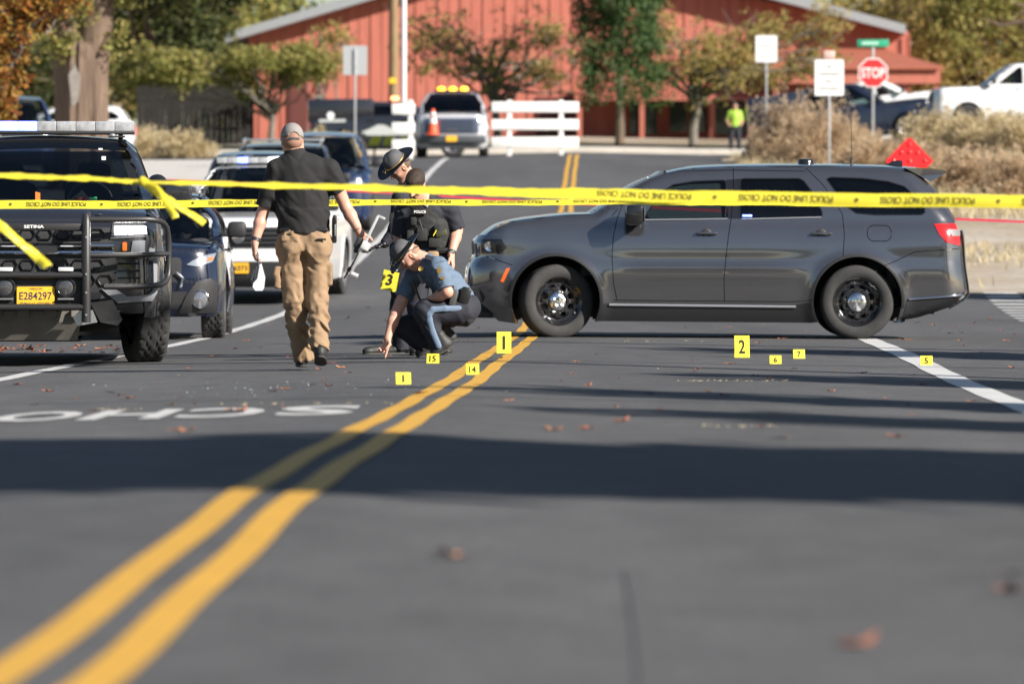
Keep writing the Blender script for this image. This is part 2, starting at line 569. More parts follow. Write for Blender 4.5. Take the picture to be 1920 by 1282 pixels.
def strip(name, o0, o1, Ya, Yb, mat, step=.4, wob=.006):
    Y = np.arange(Ya, Yb, step)
    w = wob * np.sin(Y * 1.7 + o0 * 9) + wob * np.sin(Y * .53 + o1 * 4)
    return grid_sheet(name, np.array([0, .33, .67, 1.0]), Y,
        lambda T, Yg: np.stack([_xc(Yg) + o0 + (o1 - o0) * T + np.interp(Yg, Y, w), Yg, gz(_xc(Yg) + o0 + (o1 - o0) * T, Yg) + .004], -1), mat, road)
strip('yellow_line', -.15, -.045, 2, 160, M_yell)
strip('yellow_line', .045, .15, 2, 160, M_yell)
strip('white_line', -3.53, -3.38, 2, 157, M_white)
strip('white_line', 3.36, 3.57, 2, 62, M_white)
for i, ch in enumerate('SCHOOL'):
    mb = MB(); x0 = -1.02 - .48 * i
    V, Fc, d = text_mesh(ch, .03)
    U = -V * np.array([.42 / d[0], 2.35 / d[1]])
    XX, YY = x0 + U[:, 0], 29.6 + U[:, 1] + (.1 if i else .2)
    mb.add(np.stack([XX, YY, gz(XX, YY) + .0055], 1), Fc)
    mb.build('painted_letter', M_white, road, False)
for i in range(10):
    Y0 = 69 + i * 1.6
    X0 = px(1915, 69) + (px(1846, 84) - px(1915, 69)) * i / 9.5
    mb = MB(); XX = np.array([X0, X0 + .5, X0 + .5, X0]); YY = np.array([Y0, Y0, Y0 + .62, Y0 + .62])
    mb.add(np.stack([XX, YY, gz(XX, YY) + .005], 1), [(0, 1, 2, 3)])
    mb.build('crosswalk_bar', M_white, road, False)
# tar seam snaking up the near lane
sy = np.arange(2, 15.5, .5); sx = .24 + .012 * np.sin(sy * .6) + (sy - 11) * .012
M_tar = mk('tar_seam', (.072, .072, .0735), rough=.82)
grid_sheet('tar_seam', np.array([0, 1.0]), sy, lambda T, Y: np.stack([np.interp(Y, sy, sx) + T * .05, Y, gz(np.interp(Y, sy, sx), Y) + .0035], -1), M_tar, road)

# pale gravel drive on the left, kerb and verge across the end of the road
M_gravel = mk('pale_gravel', (.46, .44, .41), rough=.95, var=.13, vscale=1.3, bump=.5, bscale=12, coords='Object')
_d = grid_sheet('gravel_drive', np.linspace(-40, -5.2, 30), np.arange(112, 158, 2.0), lambda X, Y: np.stack([X + .02 * (Y - 112), Y, gz(X, Y) + .004], -1), M_gravel)
tag(_d, kind='structure')
M_conc = mk('kerb_concrete', (.48, .45, .40), rough=.9, var=.12, vscale=2, bump=.3)
mb = MB()
kx = np.linspace(-30, 18, 33)
for a, b in zip(kx[:-1], kx[1:]):
    za, zb = G(a, 181), G(b, 181)
    P = [(a, 181, za - .1), (b, 181, zb - .1), (b, 181, zb + .15), (a, 181, za + .15), (b, 183.6, zb + .24), (a, 183.6, za + .24)]
    mb.add(P, [(0, 1, 2, 3), (3, 2, 4, 5)])
tag(mb.build('kerb', M_conc, None, False), kind='structure')
M_lawn = mk('lawn', (.09, .13, .03), rough=.9, var=.35, vscale=3, bump=.6, bscale=40)
_l = grid_sheet('verge', np.linspace(-30, 18, 25), np.array([183.6, 187, 192, 198]), lambda X, Y: np.stack([X, Y, gz(X, 183.6) + .24 + (Y - 183.6) * .02], -1), M_lawn)
tag(_l, kind='structure')
# ================================================================== vehicles
# car space: x forward, y to the car's left, z up, origin on the ground below the front axle
M_blk = mk('black_plastic', (.022, .022, .024), rough=.55, var=.15, vscale=20)
M_gloss_blk = mk('gloss_black', (.012, .012, .014), rough=.18, coat=.5)
M_rub = mk('tyre_rubber', (.032, .032, .032), rough=.85, var=.25, vscale=14, bump=.2, bscale=90)
M_chrome = mk('chrome', (.78, .79, .8), rough=.1, metal=1)
M_silver = mk('silver_trim', (.5, .51, .53), rough=.3, metal=.7)
M_steel = mk('bare_steel', (.45, .46, .47), rough=.35, metal=.8, var=.1)
M_in = mk('car_interior', (.03, .03, .033), rough=.8, var=.2, vscale=5)
M_under = mk('underbody', (.018, .018, .018), rough=.9)
M_seat = mk('seat_fabric', (.05, .05, .055), rough=.85, var=.2)
G_dark = glass_mat('tinted_glass', (.05, .06, .07))
G_clear = glass_mat('clear_glass', (.36, .44, .43))
G_wind = glass_mat('windscreen_glass', (.34, .38, .40))
M_lens = glass_mat('lamp_lens', (.8, .82, .85))
M_redlens = mk('red_lens', (.55, .012, .012), rough=.12, coat=1, emit=(.8, .02, .02), estr=.12)
M_amber = mk('amber_lens', (.75, .16, .02), rough=.2, coat=.6)
M_headlit = mk('lit_headlamp', (1, 1, 1), rough=.3, emit=(1, .98, .93), estr=30)
M_bluelit = mk('lit_blue_led', (.3, .35, 1), rough=.3, emit=(.10, .17, 1), estr=2.6)
M_whitelit = mk('lit_white_led', (.9, .92, 1), rough=.3, emit=(.93, .95, 1), estr=2)
M_amberlit = mk('lit_amber_lamp', (1, .5, .02), rough=.3, emit=(1, .36, .01), estr=3.5)
M_redlit = mk('lit_red_lamp', (1, .2, .1), rough=.3, emit=(1, .16, .05), estr=8)
M_plate = mk('plate_yellow', (.85, .47, .03), rough=.45, var=.12, vscale=30)
M_navy = mk('navy_print', (.02, .02, .07), rough=.6)
M_print = mk('black_print', (.015, .015, .015), rough=.6)
M_whiteprint = mk('white_print', (.8, .8, .8), rough=.5)
def car_paint(name, col, metal=.0, rough=.3):
    m = mk(name, col, rough=rough, metal=metal, coat=1.0, var=.04, vscale=3)
    return m

class Car:
    trim = .012
    lines = []
    regions = []
    region_mats = {}
    proud = {}
    gaps = []
    def __init__(s, spec, root, paint):
        s.__dict__.update(spec)
        s.root, s.paint = root, paint
        s.wsec = pchip(*zip(*s.section))
        s.wplan = pchip(*zip(*s.plan))
        fr = sorted(s.front, key=lambda p: p[1]); rr = sorted(s.rear, key=lambda p: p[1])
        s.xf = pchip([p[1] for p in fr], [p[0] for p in fr])
        s.xr = pchip([p[1] for p in rr], [p[0] for p in rr])
        tp = sorted(s.hood + s.ws + s.roof, key=lambda p: p[0])
        s.T = pchip([p[0] for p in tp], [p[1] for p in tp])
    def W(s, x, z):
        """half width of the body side"""
        x = np.asarray(x, float); z = np.asarray(z, float)
        w = s.wsec(z) + s.wplan(x) * np.clip((1.35 - z) / .5, .35, 1)
        for (cx, r) in ((0, s.arch_r), (-s.wb, s.arch_r)):
            d = np.hypot(x - cx, z - s.wheel_r)
            w = w + s.flare * np.exp(-((d - r) / .075)**2) * np.clip((1.0 - z) / .2, 0, 1)
        for f in s.lines: w = w + f(x, z)
        # rounded corners in plan at nose and tail
        for (xe, sg, rx, ry) in ((s.xf(np.minimum(z, s.front[-1][1])), 1, s.crn[0], s.crn[1]), (s.xr(z), -1, s.crn[2], s.crn[3])):
            t = np.clip((sg * (x - xe) + rx) / rx, 0, .96)
            w = w - ry * (1 - np.sqrt(1 - t * t))
        # shoulder round-off at the top edge
        d = np.clip(s.T(x) - z, 0, None); r = s.shoulder
        k = np.clip((r - d) / r, 0, 1)
        w = w - r * 1.15 * (1 - np.sqrt(np.clip(1 - k * k, 0, 1)))
        return w
    def Fx(s, y, z):
        w = s.wsec(z) + s.wplan(s.front[0][0] - .3)
        t = np.clip((np.abs(y) - (w - s.crn[1])) / s.crn[1], 0, .96)
        return s.xf(z) - s.bow * (y / 1.0)**2 - s.crn[0] * (1 - np.sqrt(1 - t * t))
    def Rx(s, y, z):
        w = s.wsec(z) + s.wplan(s.rear[0][0] + .3)
        t = np.clip((np.abs(y) - (w - s.crn[3])) / s.crn[3], 0, .96)
        return s.xr(z) + .04 * y**2 + s.crn[2] * (1 - np.sqrt(1 - t * t))
    def outline(s):
        fb, rb = s.front, s.rear
        o = []
        for x, z in fb: o.append((x - .30 * s.crn[0], z))
        o += [(x - .30 * s.crn[0] * (i == 0), z) for i, (x, z) in enumerate(s.hood)]
        o += s.ws
        o += s.roof
        for x, z in rb: o.append((x + .30 * s.crn[2], z))
        return np.array(o)
    def sides(s, step=.05, minstep=.03):
        out = s.outline()
        regs = []
        for nm, p in s.regions: regs.append((nm, p))
        if s.trim > 0:
            for p in s.windows:
                q = np.asarray(p, float); c_ = q.mean(0); a_ = np.sum(q[:, 0] * np.roll(q[:, 1], -1) - np.roll(q[:, 0], -1) * q[:, 1])
                t_ = np.roll(q, -1, 0) - np.roll(q, 1, 0); t_ /= np.linalg.norm(t_, axis=1)[:, None] + 1e-9
                nn = np.stack([t_[:, 1], -t_[:, 0]], 1) * (1 if a_ > 0 else -1)
                regs.append(('window_trim', q + nn * s.trim))
        for p in s.windows: regs.append(('window', p))
        for p in s.gaps: regs.append(('cut', thick(p, .007)))
        for cx in (0, -s.wb): regs.append(('cut', ellipse((cx, s.wheel_r + s.arch_dz), s.arch_r, s.arch_r, 44)))
        P, T, lab, names = cut_sheet(out, regs, step, minstep)
        for sd in (1, -1):
            fn = lambda u, v: np.stack([u, sd * s.W(u, v), v], 1)
            for k, nm in enumerate(names):
                sel = T[lab == k]
                if not len(sel): continue
                for isl in islands(sel):
                    t = sel[isl]
                    if len(t) < 3: continue
                    c = P[t].reshape(-1, 2).mean(0)
                    if nm == '':
                        name = s.panel_name(c, P[np.unique(t)])
                        m = s.paint
                    elif nm == 'window':
                        name = 'side_window'
                        m = s.win_mat(c)
                    elif nm == 'window_trim':
                        name, m = nm, M_gloss_blk
                    else:
                        name, m = nm, s.region_mats[nm]
                    rim, off = (.022, 0.0) if nm != 'window' else (0, -.012)
                    if nm in s.proud: off = s.proud[nm]; rim = .03
                    V, Fc, N = sheet_mesh(P, t, fn, (0, sd, 0.15), rim, off)
                    mesh_obj(name, V, Fc, m, s.root, normals=N)
    def panel_name(s, c, pts):
        for nm, a, b in s.names:
            if a <= c[0] <= b: return nm
        return 'body_panel'
    def win_mat(s, c):
        return G_clear if c[0] > s.clear_x else G_dark
    def top(s, name, x0, x1, mat, n=14, m=12, crown=.03, lip=0.0):
        X = np.linspace(x0, x1, n); V = []
        for x in X:
            q = min(1.0, (x1 - x) / .22) if lip else 1.0
            zt = float(s.T(x)); ye = float(s.W(x, zt - .001))
            for j in range(m + 1):
                t = -1 + 2 * j / m
                V.append((x - lip * (1 - q) * t * t, ye * t, zt + crown * (1 - t * t) * (1 - (1 - q)**2) - lip * (1 - q)**2))
        Fc = [(i * (m + 1) + j, i * (m + 1) + j + 1, (i + 1) * (m + 1) + j + 1, (i + 1) * (m + 1) + j) for i in range(n - 1) for j in range(m)]
        mb = MB().add(V, Fc)
        o = mb.build(name, mat, s.root, True)
        return o
    def ws_fn(s, pts, bowf=.10):
        """windscreen / back glass surface through the side-view line pts (bottom to top)"""
        xz = pchip([p[1] for p in pts], [p[0] for p in pts])
        sg = 1 if pts[0][0] > pts[-1][0] else -1
        def fn(y, z):
            x = xz(z) + sg * bowf * (1 - (y / .75)**2) * .9
            return np.stack([x, y, z], 1)
        return fn, sg
    def screen(s, name, pts, mat, z0, z1, inset=.05, bowf=.10):
        fn, sg = s.ws_fn(pts, bowf)
        V = []; n, m = 10, 14
        for i in range(n + 1):
            z = z0 + (z1 - z0) * i / n
            xs_ = float(fn(np.array([0.]), np.array([z]))[0, 0]) - sg * bowf * .9
            w = float(s.W(xs_, z)) - inset
            yy = np.linspace(-w, w, m + 1)
            V.append(fn(yy, np.full(m + 1, z)))
        V = np.concatenate(V)
        Fc = [(i * (m + 1) + j, i * (m + 1) + j + 1, (i + 1) * (m + 1) + j + 1, (i + 1) * (m + 1) + j) for i in range(n) for j in range(m)]
        return MB().add(V, Fc).build(name, mat, s.root, True)
    def fascia(s, name, outline, mat, regions=(), rmats=None, step=.05, off=0.0, rear=False, rim=.02, parent=None):
        """panel in (y,z) on the nose (or tail)"""
        P, T, lab, names = cut_sheet(outline, list(regions), step)
        f = s.Rx if rear else s.Fx
        fn = lambda u, v: np.stack([f(u, v), u, v], 1)
        objs = []
        for k, nm in enumerate(names):
            t = T[lab == k]
            if not len(t): continue
            V, Fc, N = sheet_mesh(P, t, fn, (-1 if rear else 1, 0, .1), rim, off)
            objs.append(mesh_obj(name if k == 0 else nm, V, Fc, mat if k == 0 else rmats[nm], parent or s.root, normals=N))
        return objs
    def shell(s, belt=None):
        """dark inner floor, firewall and door linings so nothing shows through the gaps"""
        mb = MB(); b = belt or s.belt
        xs_ = np.linspace(s.rear[0][0] + .12, s.front[0][0] - .12, 30)
        for sd in (1, -1):
            V = []
            for x in xs_:
                zt = min(float(s.T(x)) - .06, b - .02)
                zb = s.sill_z + .02
                for (cx) in (0, -s.wb):
                    if abs(x - cx) < s.arch_r + .03: zb = max(zb, s.wheel_r + s.arch_dz + math.sqrt(max(0, (s.arch_r + .03)**2 - (x - cx)**2)) )
                zb = min(zb, zt - .05)
                for z in (zb, (zb + zt) / 2, zt):
                    V.append((x, sd * (float(s.W(x, z)) - .045), z))
            Fc = [(i * 3 + j, i * 3 + j + 1, (i + 1) * 3 + j + 1, (i + 1) * 3 + j) for i in range(len(xs_) - 1) for j in range(2)]
            mb.add(V, Fc)
        w = float(s.wsec(.5)) - .06
        zf = s.sill_z + .06
        inner = w - .30
        mb.box(((s.front[0][0] + s.rear[0][0]) / 2, 0, zf), (s.front[0][0] - s.rear[0][0] - .3, 2 * inner, .1))
        mb.box((-s.wb / 2, 0, zf + .02), (s.wb - 2 * s.arch_r - .08, 2 * w, .06))
        for cx in (0, -s.wb):                       # wheel housings
            n = 18
            for sd in (1, -1):
                V = []
                for i in range(n + 1):
                    a = math.pi * i / n
                    for yy in (sd * (w + .02), sd * (w - .42)):
                        V.append((cx + (s.arch_r + .02) * math.cos(a), yy, s.wheel_r + s.arch_dz + (s.arch_r + .02) * math.sin(a)))
                mb.add(V, [(2 * i, 2 * i + 1, 2 * i + 3, 2 * i + 2) for i in range(n)])
                mb.box((cx, sd * (w - .40), s.wheel_r + .22), (2 * s.arch_r, .03, .6))
        xd = s.dash_x
        mb.box((xd + .22, 0, b - .28), (.25, 2 * w - .1, .5))
        mb.box((s.rear[0][0] + .35, 0, b - .35), (.2, 2 * w - .1, .6))
        return mb.build('inner_shell', M_under, s.root, False)
    def cabin(s, rows=2, wheel=True):
        b = s.belt; w = .38
        o = MB().box((s.dash_x, 0, b - .10), (.42, 1.42, .2), bev=.06).build('dashboard', M_in, s.root)
        for r_ in range(rows):
            xx = s.dash_x - .95 - r_ * .92
            for yy in (w, -w):
                mb = MB()
                mb.box((xx, yy, b - .42), (.5, .5, .16), bev=.05)
                mb.box((xx - .28, yy, b - .08), (.14, .48, .62), rot=(0, -.22, 0), bev=.05)
                mb.box((xx - .37, yy, b + .30), (.1, .26, .18), rot=(0, -.18, 0), bev=.04)
                mb.build('seat', M_seat, s.root)
        if wheel:
            t = np.linspace(0, 2 * math.pi, 25)
            pts = [(s.dash_x - .34 + .09 * math.sin(a) , w + .19 * math.cos(a), b + .04 + .17 * math.sin(a)) for a in t]
            mb = MB().tube(pts, .015, 6, cap=False)
            mb.tube([(s.dash_x - .34, w, b + .04), (s.dash_x - .1, w, b - .04)], .03, 8)
            mb.box((s.dash_x - .34, w, b + .02), (.03, .36, .05))
            mb.build('steering_wheel', M_in, s.root)

def tyre_mesh(r, w, rim_r, tread=0, n=72):
    """axle along y, centred"""
    h = w / 2
    prof = [(rim_r, -h * .80), (rim_r + .012, -h * .9), (rim_r + (r - rim_r) * .45, -h * 1.0), (r - .035, -h * .96), (r - .012, -h * .86), (r, -h * .72)]
    k = 16 if tread else 4
    mid = [(r + .001, -h * .72 + 2 * h * .72 * (i + 1) / (k + 1)) for i in range(k)]
    prof = prof + mid + [(a, -b) for a, b in prof[::-1]]
    if tread: n = 144
    V, Fc = [], []
    m = len(prof)
    for i, (rr, hh) in enumerate(prof):
        for j in range(n):
            w_ = 2 * math.pi * j / n; q = rr
            if tread and rr > r - .02:
                zig = .012 * (1 if (j // 3) % 2 else -1)
                u = (hh + zig) / h
                if abs(abs(u) - .28) < .06 or abs(u) < .03: q -= .010
                if abs(hh / h) > .5 and (j + (3 if hh > 0 else 0)) % 6 == 0: q -= .011
                if abs(hh / h) < .5 and (j + i) % 6 == 0: q -= .006
            V.append((q * math.cos(w_), hh, q * math.sin(w_)))
    for i in range(m - 1):
        for j in range(n):
            q = (j + 1) % n
            Fc.append((i * n + j, i * n + q, (i + 1) * n + q, (i + 1) * n + j))
    return V, Fc
def rim_sheet(rim_r, slots, hub_r, depth, kind):
    """pierced wheel face; outward = +y"""
    out = ellipse((0, 0), rim_r * .97, rim_r * .97, 56)
    regs = []
    for i in range(slots):
        a = 2 * math.pi * (i + .5) / slots
        if kind == 'steel':
            e = ellipse((rim_r * .60, 0), rim_r * .135, rim_r * .155, 14)
        else:
            hw0, hw1 = math.pi / slots * .55, math.pi / slots * .72
            e = np.array([(rim_r * .36 * math.cos(t), rim_r * .36 * math.sin(t)) for t in np.linspace(-hw0, hw0, 4)] +
                         [(rim_r * .86 * math.cos(t), rim_r * .86 * math.sin(t)) for t in np.linspace(hw1, -hw1, 6)])
        c, s_ = math.cos(a), math.sin(a)
        regs.append(('cut', e @ np.array([[c, s_], [-s_, c]])))
    P, T, lab, _ = cut_sheet(out, regs, .03, .016)
    def fn(u, v):
        q = np.hypot(u, v) / rim_r
        if kind == 'steel':
            y = np.interp(q, [0, .30, .36, .48, .66, .76, .84, .92, 1.0], [.075, .075, .045, .062, .052, .022, .03, .055, .075])
        else:
            y = np.interp(q, [0, .25, .5, .85, .95, 1.0], [.03, .035, .05, .055, .06, .075])
        return np.stack([u, y + depth, v], 1)
    return sheet_mesh(P, T[lab == 0], fn, (0, 1, 0), .03)
_WH = {}
def wheel(root, loc, r, w, rim_r, side, steer=0.0, kind='steel', slots=8, mats=None, tread=0, hub=True, key=None):
    key = key or (r, w, rim_r, kind, slots, tread)
    e = bpy.data.objects.new('wheel', None); e.empty_display_size = .05
    link(e, root); e.location = loc
    e.rotation_euler = (0, 0, (0 if side > 0 else math.pi) + steer)
    mt = mats or (M_gloss_blk, M_chrome)
    if key not in _WH:
        V, Fc = tyre_mesh(r, w, rim_r, tread)
        ty = mesh_obj('tyre', V, Fc, M_rub, e, R(50))
        bm = bmesh.new(); bm.from_mesh(ty.data); bmesh.ops.recalc_face_normals(bm, faces=bm.faces); bm.to_mesh(ty.data); bm.free()
        V, Fc, N = rim_sheet(rim_r, slots, .08, w * .5 - .115, kind)
        ri = mesh_obj('rim', V, Fc, mt[0], e, normals=N)
        mb = MB().lathe([(rim_r * .98, w * .42), (rim_r * 1.03, w * .46), (rim_r * 1.03, w * .40), (rim_r * .93, w * .3), (rim_r * .90, -w * .4)], 48, 'y')
        ba = mb.build('rim_barrel', mt[0], e)
        mb = MB().lathe([(rim_r * .6, -.01), (rim_r * .6, .01), (.04, .012)], 24, 'y', (0, w * .5 - .19, 0))
        dk = mb.build('brake_disc', M_steel, e)
        bk = MB().lathe([(rim_r * .92, -w * .30), (.05, -w * .22), (.001, -w * .22)], 24, 'y').build('wheel_back', M_under, e)
        obs = [ty, ri, ba, dk, bk]
        if hub:
            yb = w * .5 - .115 + .07
            mb = MB().lathe([(rim_r * .395, yb - .02), (rim_r * .39, yb + .004), (rim_r * .31, yb + .02), (rim_r * .16, yb + .024), (rim_r * .14, yb + .032), (0.001, yb + .034)], 28, 'y')
            for i in range(5):
                a = 2 * math.pi * i / 5 + .3
                mb.lathe([(.013, 0), (.012, .014), (.001, .018)], 8, 'y', (rim_r * .235 * math.cos(a), yb + .016, rim_r * .235 * math.sin(a)))
            obs.append(mb.build('hub_cap', mt[1], e))
        _WH[key] = obs
    else:
        for o in _WH[key]:
            c = o.copy(); link(c, e)
    return e
def plate(root, fn, txt, top='', bottom='', w=.305, h=.152, col=None):
    """fn(u,v,d)->xyz in car space"""
    mb = MB().prism(rrect(-w / 2, -h / 2, w / 2, h / 2, .012), fn, .004)
    o = mb.build('number_plate', col or M_plate, root, False)
    mb = MB()
    if txt.strip(): put_text(mb, txt, lambda u, v: fn(u, v, .006), w=w * .86, h=h * .42, bold=.008)
    if top: put_text(mb, top, lambda u, v: fn(u, v + h * .38, .006), w=w * .36, h=h * .1)
    if bottom: put_text(mb, bottom, lambda u, v: fn(u, v - h * .38, .006), w=w * .8, h=h * .085)
    if mb.n: mb.build('plate_lettering', M_navy, o, False)
    return o
def mirror(root, x, y, z, sd, mat, w=.24, h=.17, dp=.11):
    mb = MB().box((x - .055 + dp / 2, y + sd * (.06 + w / 2), z + h / 2), (dp, w, h), bev=.045)
    mb.box((x, y + sd * .05, z + .03), (.06, .14, .05), bev=.015)
    o = mb.build('wing_mirror', mat, root)
    MB().box((x - .06, y + sd * (.06 + w / 2), z + h / 2), (.006, w * .84, h * .78), bev=.002).build('mirror_glass', M_chrome, o)
    return o
def handle(root, x, y, z, sd, mat):
    mb = MB().box((x, y + sd * .028, z), (.21, .022, .026), bev=.01)
    mb.box((x - .085, y + sd * .008, z), (.03, .04, .022)); mb.box((x + .085, y + sd * .008, z), (.03, .04, .022))
    mb.build('door_handle', mat, root)
    MB().lathe([(.052, 0), (.045, .004), (.001, .001)], 18, 'y', (x + .005, y + (.004 if sd > 0 else -.008), z - .004)).build('handle_recess', M_blk, root)

# ------------------------------------------------------------------ generic bodies (scaled), for the other vehicles
def suv_spec(L=4.9, H=1.8, Wd=1.95, wb=2.9, nose=.95, hood_z=1.12, wheel_r=.37, boxy=.5, pickup=False, sport=False):
    w = Wd / 2
    tail = -(L - nose)
    hz = hood_z
    cow = (-.55, hz + .07)
    hd = (-1.42 + .15 * boxy, H - .045)
    front = [(nose - .10, .24), (nose - .01, .40), (nose, .62), (nose - .02, hz - .20), (nose - .05, hz - .09), (nose - .09, hz - .03)]
    hood = [(nose - .18, hz + .005), (.35, hz + .03), (-.1, hz + .05), cow]
    ws = [(cow[0] + (hd[0] - cow[0]) * t, cow[1] + (hd[1] - cow[1]) * (t + .10 * math.sin(math.pi * t))) for t in (.3, .6, .85)] + [hd]
    bz = hz + .10
    if pickup:
        ce = -wb + .45
        roof = [(-1.9, H - .005), (-2.4, H), (ce + .25, H - .02), (ce + .06, H - .09), (ce, H - .35), (ce - .05, bz + .08), (ce - .12, bz + .04), (tail + .3, bz + .04), (tail + .05, bz + .03)]
        rear = [(tail, bz - .02), (tail - .01, .9), (tail - .02, .6), (tail + .02, .42)]
    else:
        roof = [(-1.9, H - .01), (-2.5, H), (-3.1, H - .015), (tail + .45, H - .06)]
        rear = [(tail + .30, H - .14), (tail + .14, H - .40), (tail + .05, bz - .05), (tail, .9), (tail - .01, .6), (tail + .06, .34)]
    sc = [(.1, w - .08), (.35, w - .02), (.6, w), (hz - .25, w - .01), (hz - .05, w - .03), (bz, w - .07), (bz + .2, w - .12), (H - .15, w - .23), (H + .05, w - .32)]
    cut1, cut2, cut3 = -.62, -1.62, (-2.62 if not pickup else -wb + .5)
    wz0, wz1 = bz + .03, H - .13
    def wl(z): return cow[0] - .10 + (hd[0] - cow[0]) * (z - cow[1]) / (hd[1] - cow[1]) - .12
    wins = [[(wl(wz0) , wz0), (wl(wz1), wz1), (cut2 + .05, wz1 + .01), (cut2 + .05, wz0)]]
    if pickup: wins.append([(cut2 - .05, wz0), (cut2 - .05, wz1 + .01), (cut3 + .16, wz1), (cut3 + .10, wz0 + .2), (cut3 + .10, wz0)])
    else:
        wins.append([(cut2 - .05, wz0), (cut2 - .05, wz1 + .01), (cut3 + .12, wz1), (cut3 + .02, wz0)])
        wins.append([(cut3 - .10, wz0 + .03), (cut3 + .0, wz1 - .01), (tail + .62, wz1 - .05), (tail + .40, wz0 + .1), (tail + .5, wz0 + .03)])
    gaps = [[(cut1 - .05, hz - .05), (cut1, .8), (cut1 + .02, .33)], [(cut2, H - .06), (cut2, .8), (cut2 + .02, .33)],
            [(cut3 - .02, H - .06), (cut3 - .03, bz), (cut3, .95)]]
    return dict(front=front, hood=hood, ws=ws, roof=roof, rear=rear, section=sc,
        plan=[(tail, -.05), (tail + .6, -.01), (-1, 0), (0, -.005), (nose - .4, -.04), (nose, -.08)],
        arch_r=wheel_r + .075, arch_dz=.01, wheel_r=wheel_r, wb=wb, flare=.022, crn=(.28, .34, .2, .25), bow=.07, shoulder=.07,
        belt=bz, sill_z=.24, dash_x=-.70, clear_x=-1.6, windows=wins, gaps=gaps, sillz=.30, tail=tail, nose=nose, hz=hz, H=H, w=w,
        names=[('front_fender', cut1, 3), ('front_door', cut2, cut1), ('rear_door', cut3, cut2), ('rear_quarter_panel', -9, cut3)])
def close_low(c, z):
    base = c.outline()
    c.outline = lambda: np.array(base.tolist() + [(c.tail + .35, z - .02), (-c.wb - .4, z), (-c.wb + .4, z - .02), (-.45, z - .02), (.45, z), (c.nose - .25, z - .03)])
def generic_car(root, spec, paint, rear_glass=True, wheels=True, wkind='alloy', step=.09, full=True, lamps=True, grille=True, tread=0, steer=0.0, wmats=None, roof_paint=None, glass=None):
    c = Car(spec, root, paint)
    close_low(c, c.sillz)
    c.sides(step, step * .6)
    c.top('hood', c.hood[-1][0] + .01, c.hood[0][0] + .08, paint, crown=.035, lip=.05)
    rp = roof_paint or paint
    if 'pickup' in root.name:
        ce = -c.wb + .45
        c.top('roof', ce + .06, c.ws[-1][0], rp, n=12)
        c.top('bed_cover', c.tail + .04, ce - .10, M_blk, n=8, crown=.01)
        c.screen('rear_window', [(ce - .02, c.belt + .05), (ce + .10, c.H - .06)], G_dark, c.belt + .05, c.H - .09, inset=.06, bowf=.02)
    else:
        c.top('roof', c.roof[-1][0], c.ws[-1][0], rp, n=14)
        rg = [(c.tail + .02, c.belt - .05), (c.tail + .12, c.H - .40), (c.tail + .28, c.H - .14), (c.tail + .43, c.H - .07)]
        c.screen('rear_window', rg, G_dark, c.belt - .03, c.H - .10, inset=.07, bowf=.03)
    c.screen('windscreen', [c.hood[-1]] + c.ws, glass or G_wind, c.hood[-1][1], c.ws[-1][1] + .01, inset=.05)
    w = c.w
    zt = c.front[-1][1] + .02
    fo = [(-w + .12, .26), (w - .12, .26), (w - .10, .5), (w - .10, zt - .1), (w - .14, zt), (-w + .14, zt), (-w + .10, zt - .1), (-w + .10, .5)]
    if grille:
        regs = [('grille', rrect(-w * .5, c.hz - .36, w * .5, c.hz - .10, .05)), ('lower_intake', rrect(-w * .62, .34, w * .62, .52, .04))]
        c.fascia('front_bumper', fo, paint, regs, {'grille': M_blk, 'lower_intake': M_blk}, step=.08)
    if lamps:
        for sd in (1, -1):
            c.fascia('headlamp', rrect(w * .55 if sd > 0 else -w + .11, c.hz - .28, w - .11 if sd > 0 else -w * .55, c.hz - .12, .03), mk('headlamp_silver', (.45, .47, .5), rough=.12, metal=.6, coat=1), step=.06, off=.012)
    ro = [(-w + .12, .34), (w - .12, .34), (w - .10, .6), (w - .12, c.belt - .08), (-w + .12, c.belt - .08), (-w + .10, .6)]
    c.fascia('tailgate', ro, paint, step=.1, rear=True)
    for sd in (1, -1):
        c.fascia('tail_lamp', rrect(w - .27 if sd > 0 else -w + .10, c.belt - .38, w - .10 if sd > 0 else -w + .27, c.belt - .12, .02), M_redlens, step=.06, off=.012, rear=True)
        mirror(root, -.72, sd * (w - .07), c.belt + .01, sd, M_blk, .2, .17)
        for hx in (-1.42, -2.42): handle(root, hx, sd * float(c.W(hx, c.belt - .12)), c.belt - .12, sd, paint)
    c.shell(); 
    if full: c.cabin(2)
    if wheels:
        mt = wmats or (mk('alloy_grey', (.35, .35, .36), rough=.3, metal=.7), M_blk)
        for sd in (1, -1):
            wheel(root, (0, sd * (w - .14), c.wheel_r), c.wheel_r, .255, c.wheel_r * .62, sd, steer, wkind, 6, mt, tread)
            wheel(root, (-c.wb, sd * (w - .14), c.wheel_r), c.wheel_r, .255, c.wheel_r * .62, sd, 0, wkind, 6, mt, tread)
    return c
def light_bar(root, x, z, w, lit, base_mat=None, h=.085, dpt=.28):
    """roof light bar of separate lens modules; lit: {index: material}"""
    n = 9
    mb = MB().box((x, 0, z - .005), (dpt, w, .03), bev=.01)
    for sd in (1, -1):
        mb.box((x - .02, sd * w * .42, z - .05), (.06, .04, .09)); mb.box((x + .06, sd * w * .40, z - .04), (.14, .14, .014))
    o = mb.build('light_bar_base', M_blk, root)
    M_mod = mk('light_bar_lens', (.36, .37, .385), rough=.25, coat=.6, var=.3, vscale=22)
    for i in range(n):
        y = -w / 2 + w * (i + .5) / n
        MB().box((x, y, z + h / 2 + .006), (dpt * .96, w / n * .985, h), bev=.007).build('light_module', lit.get(i, M_mod), o)
    return o
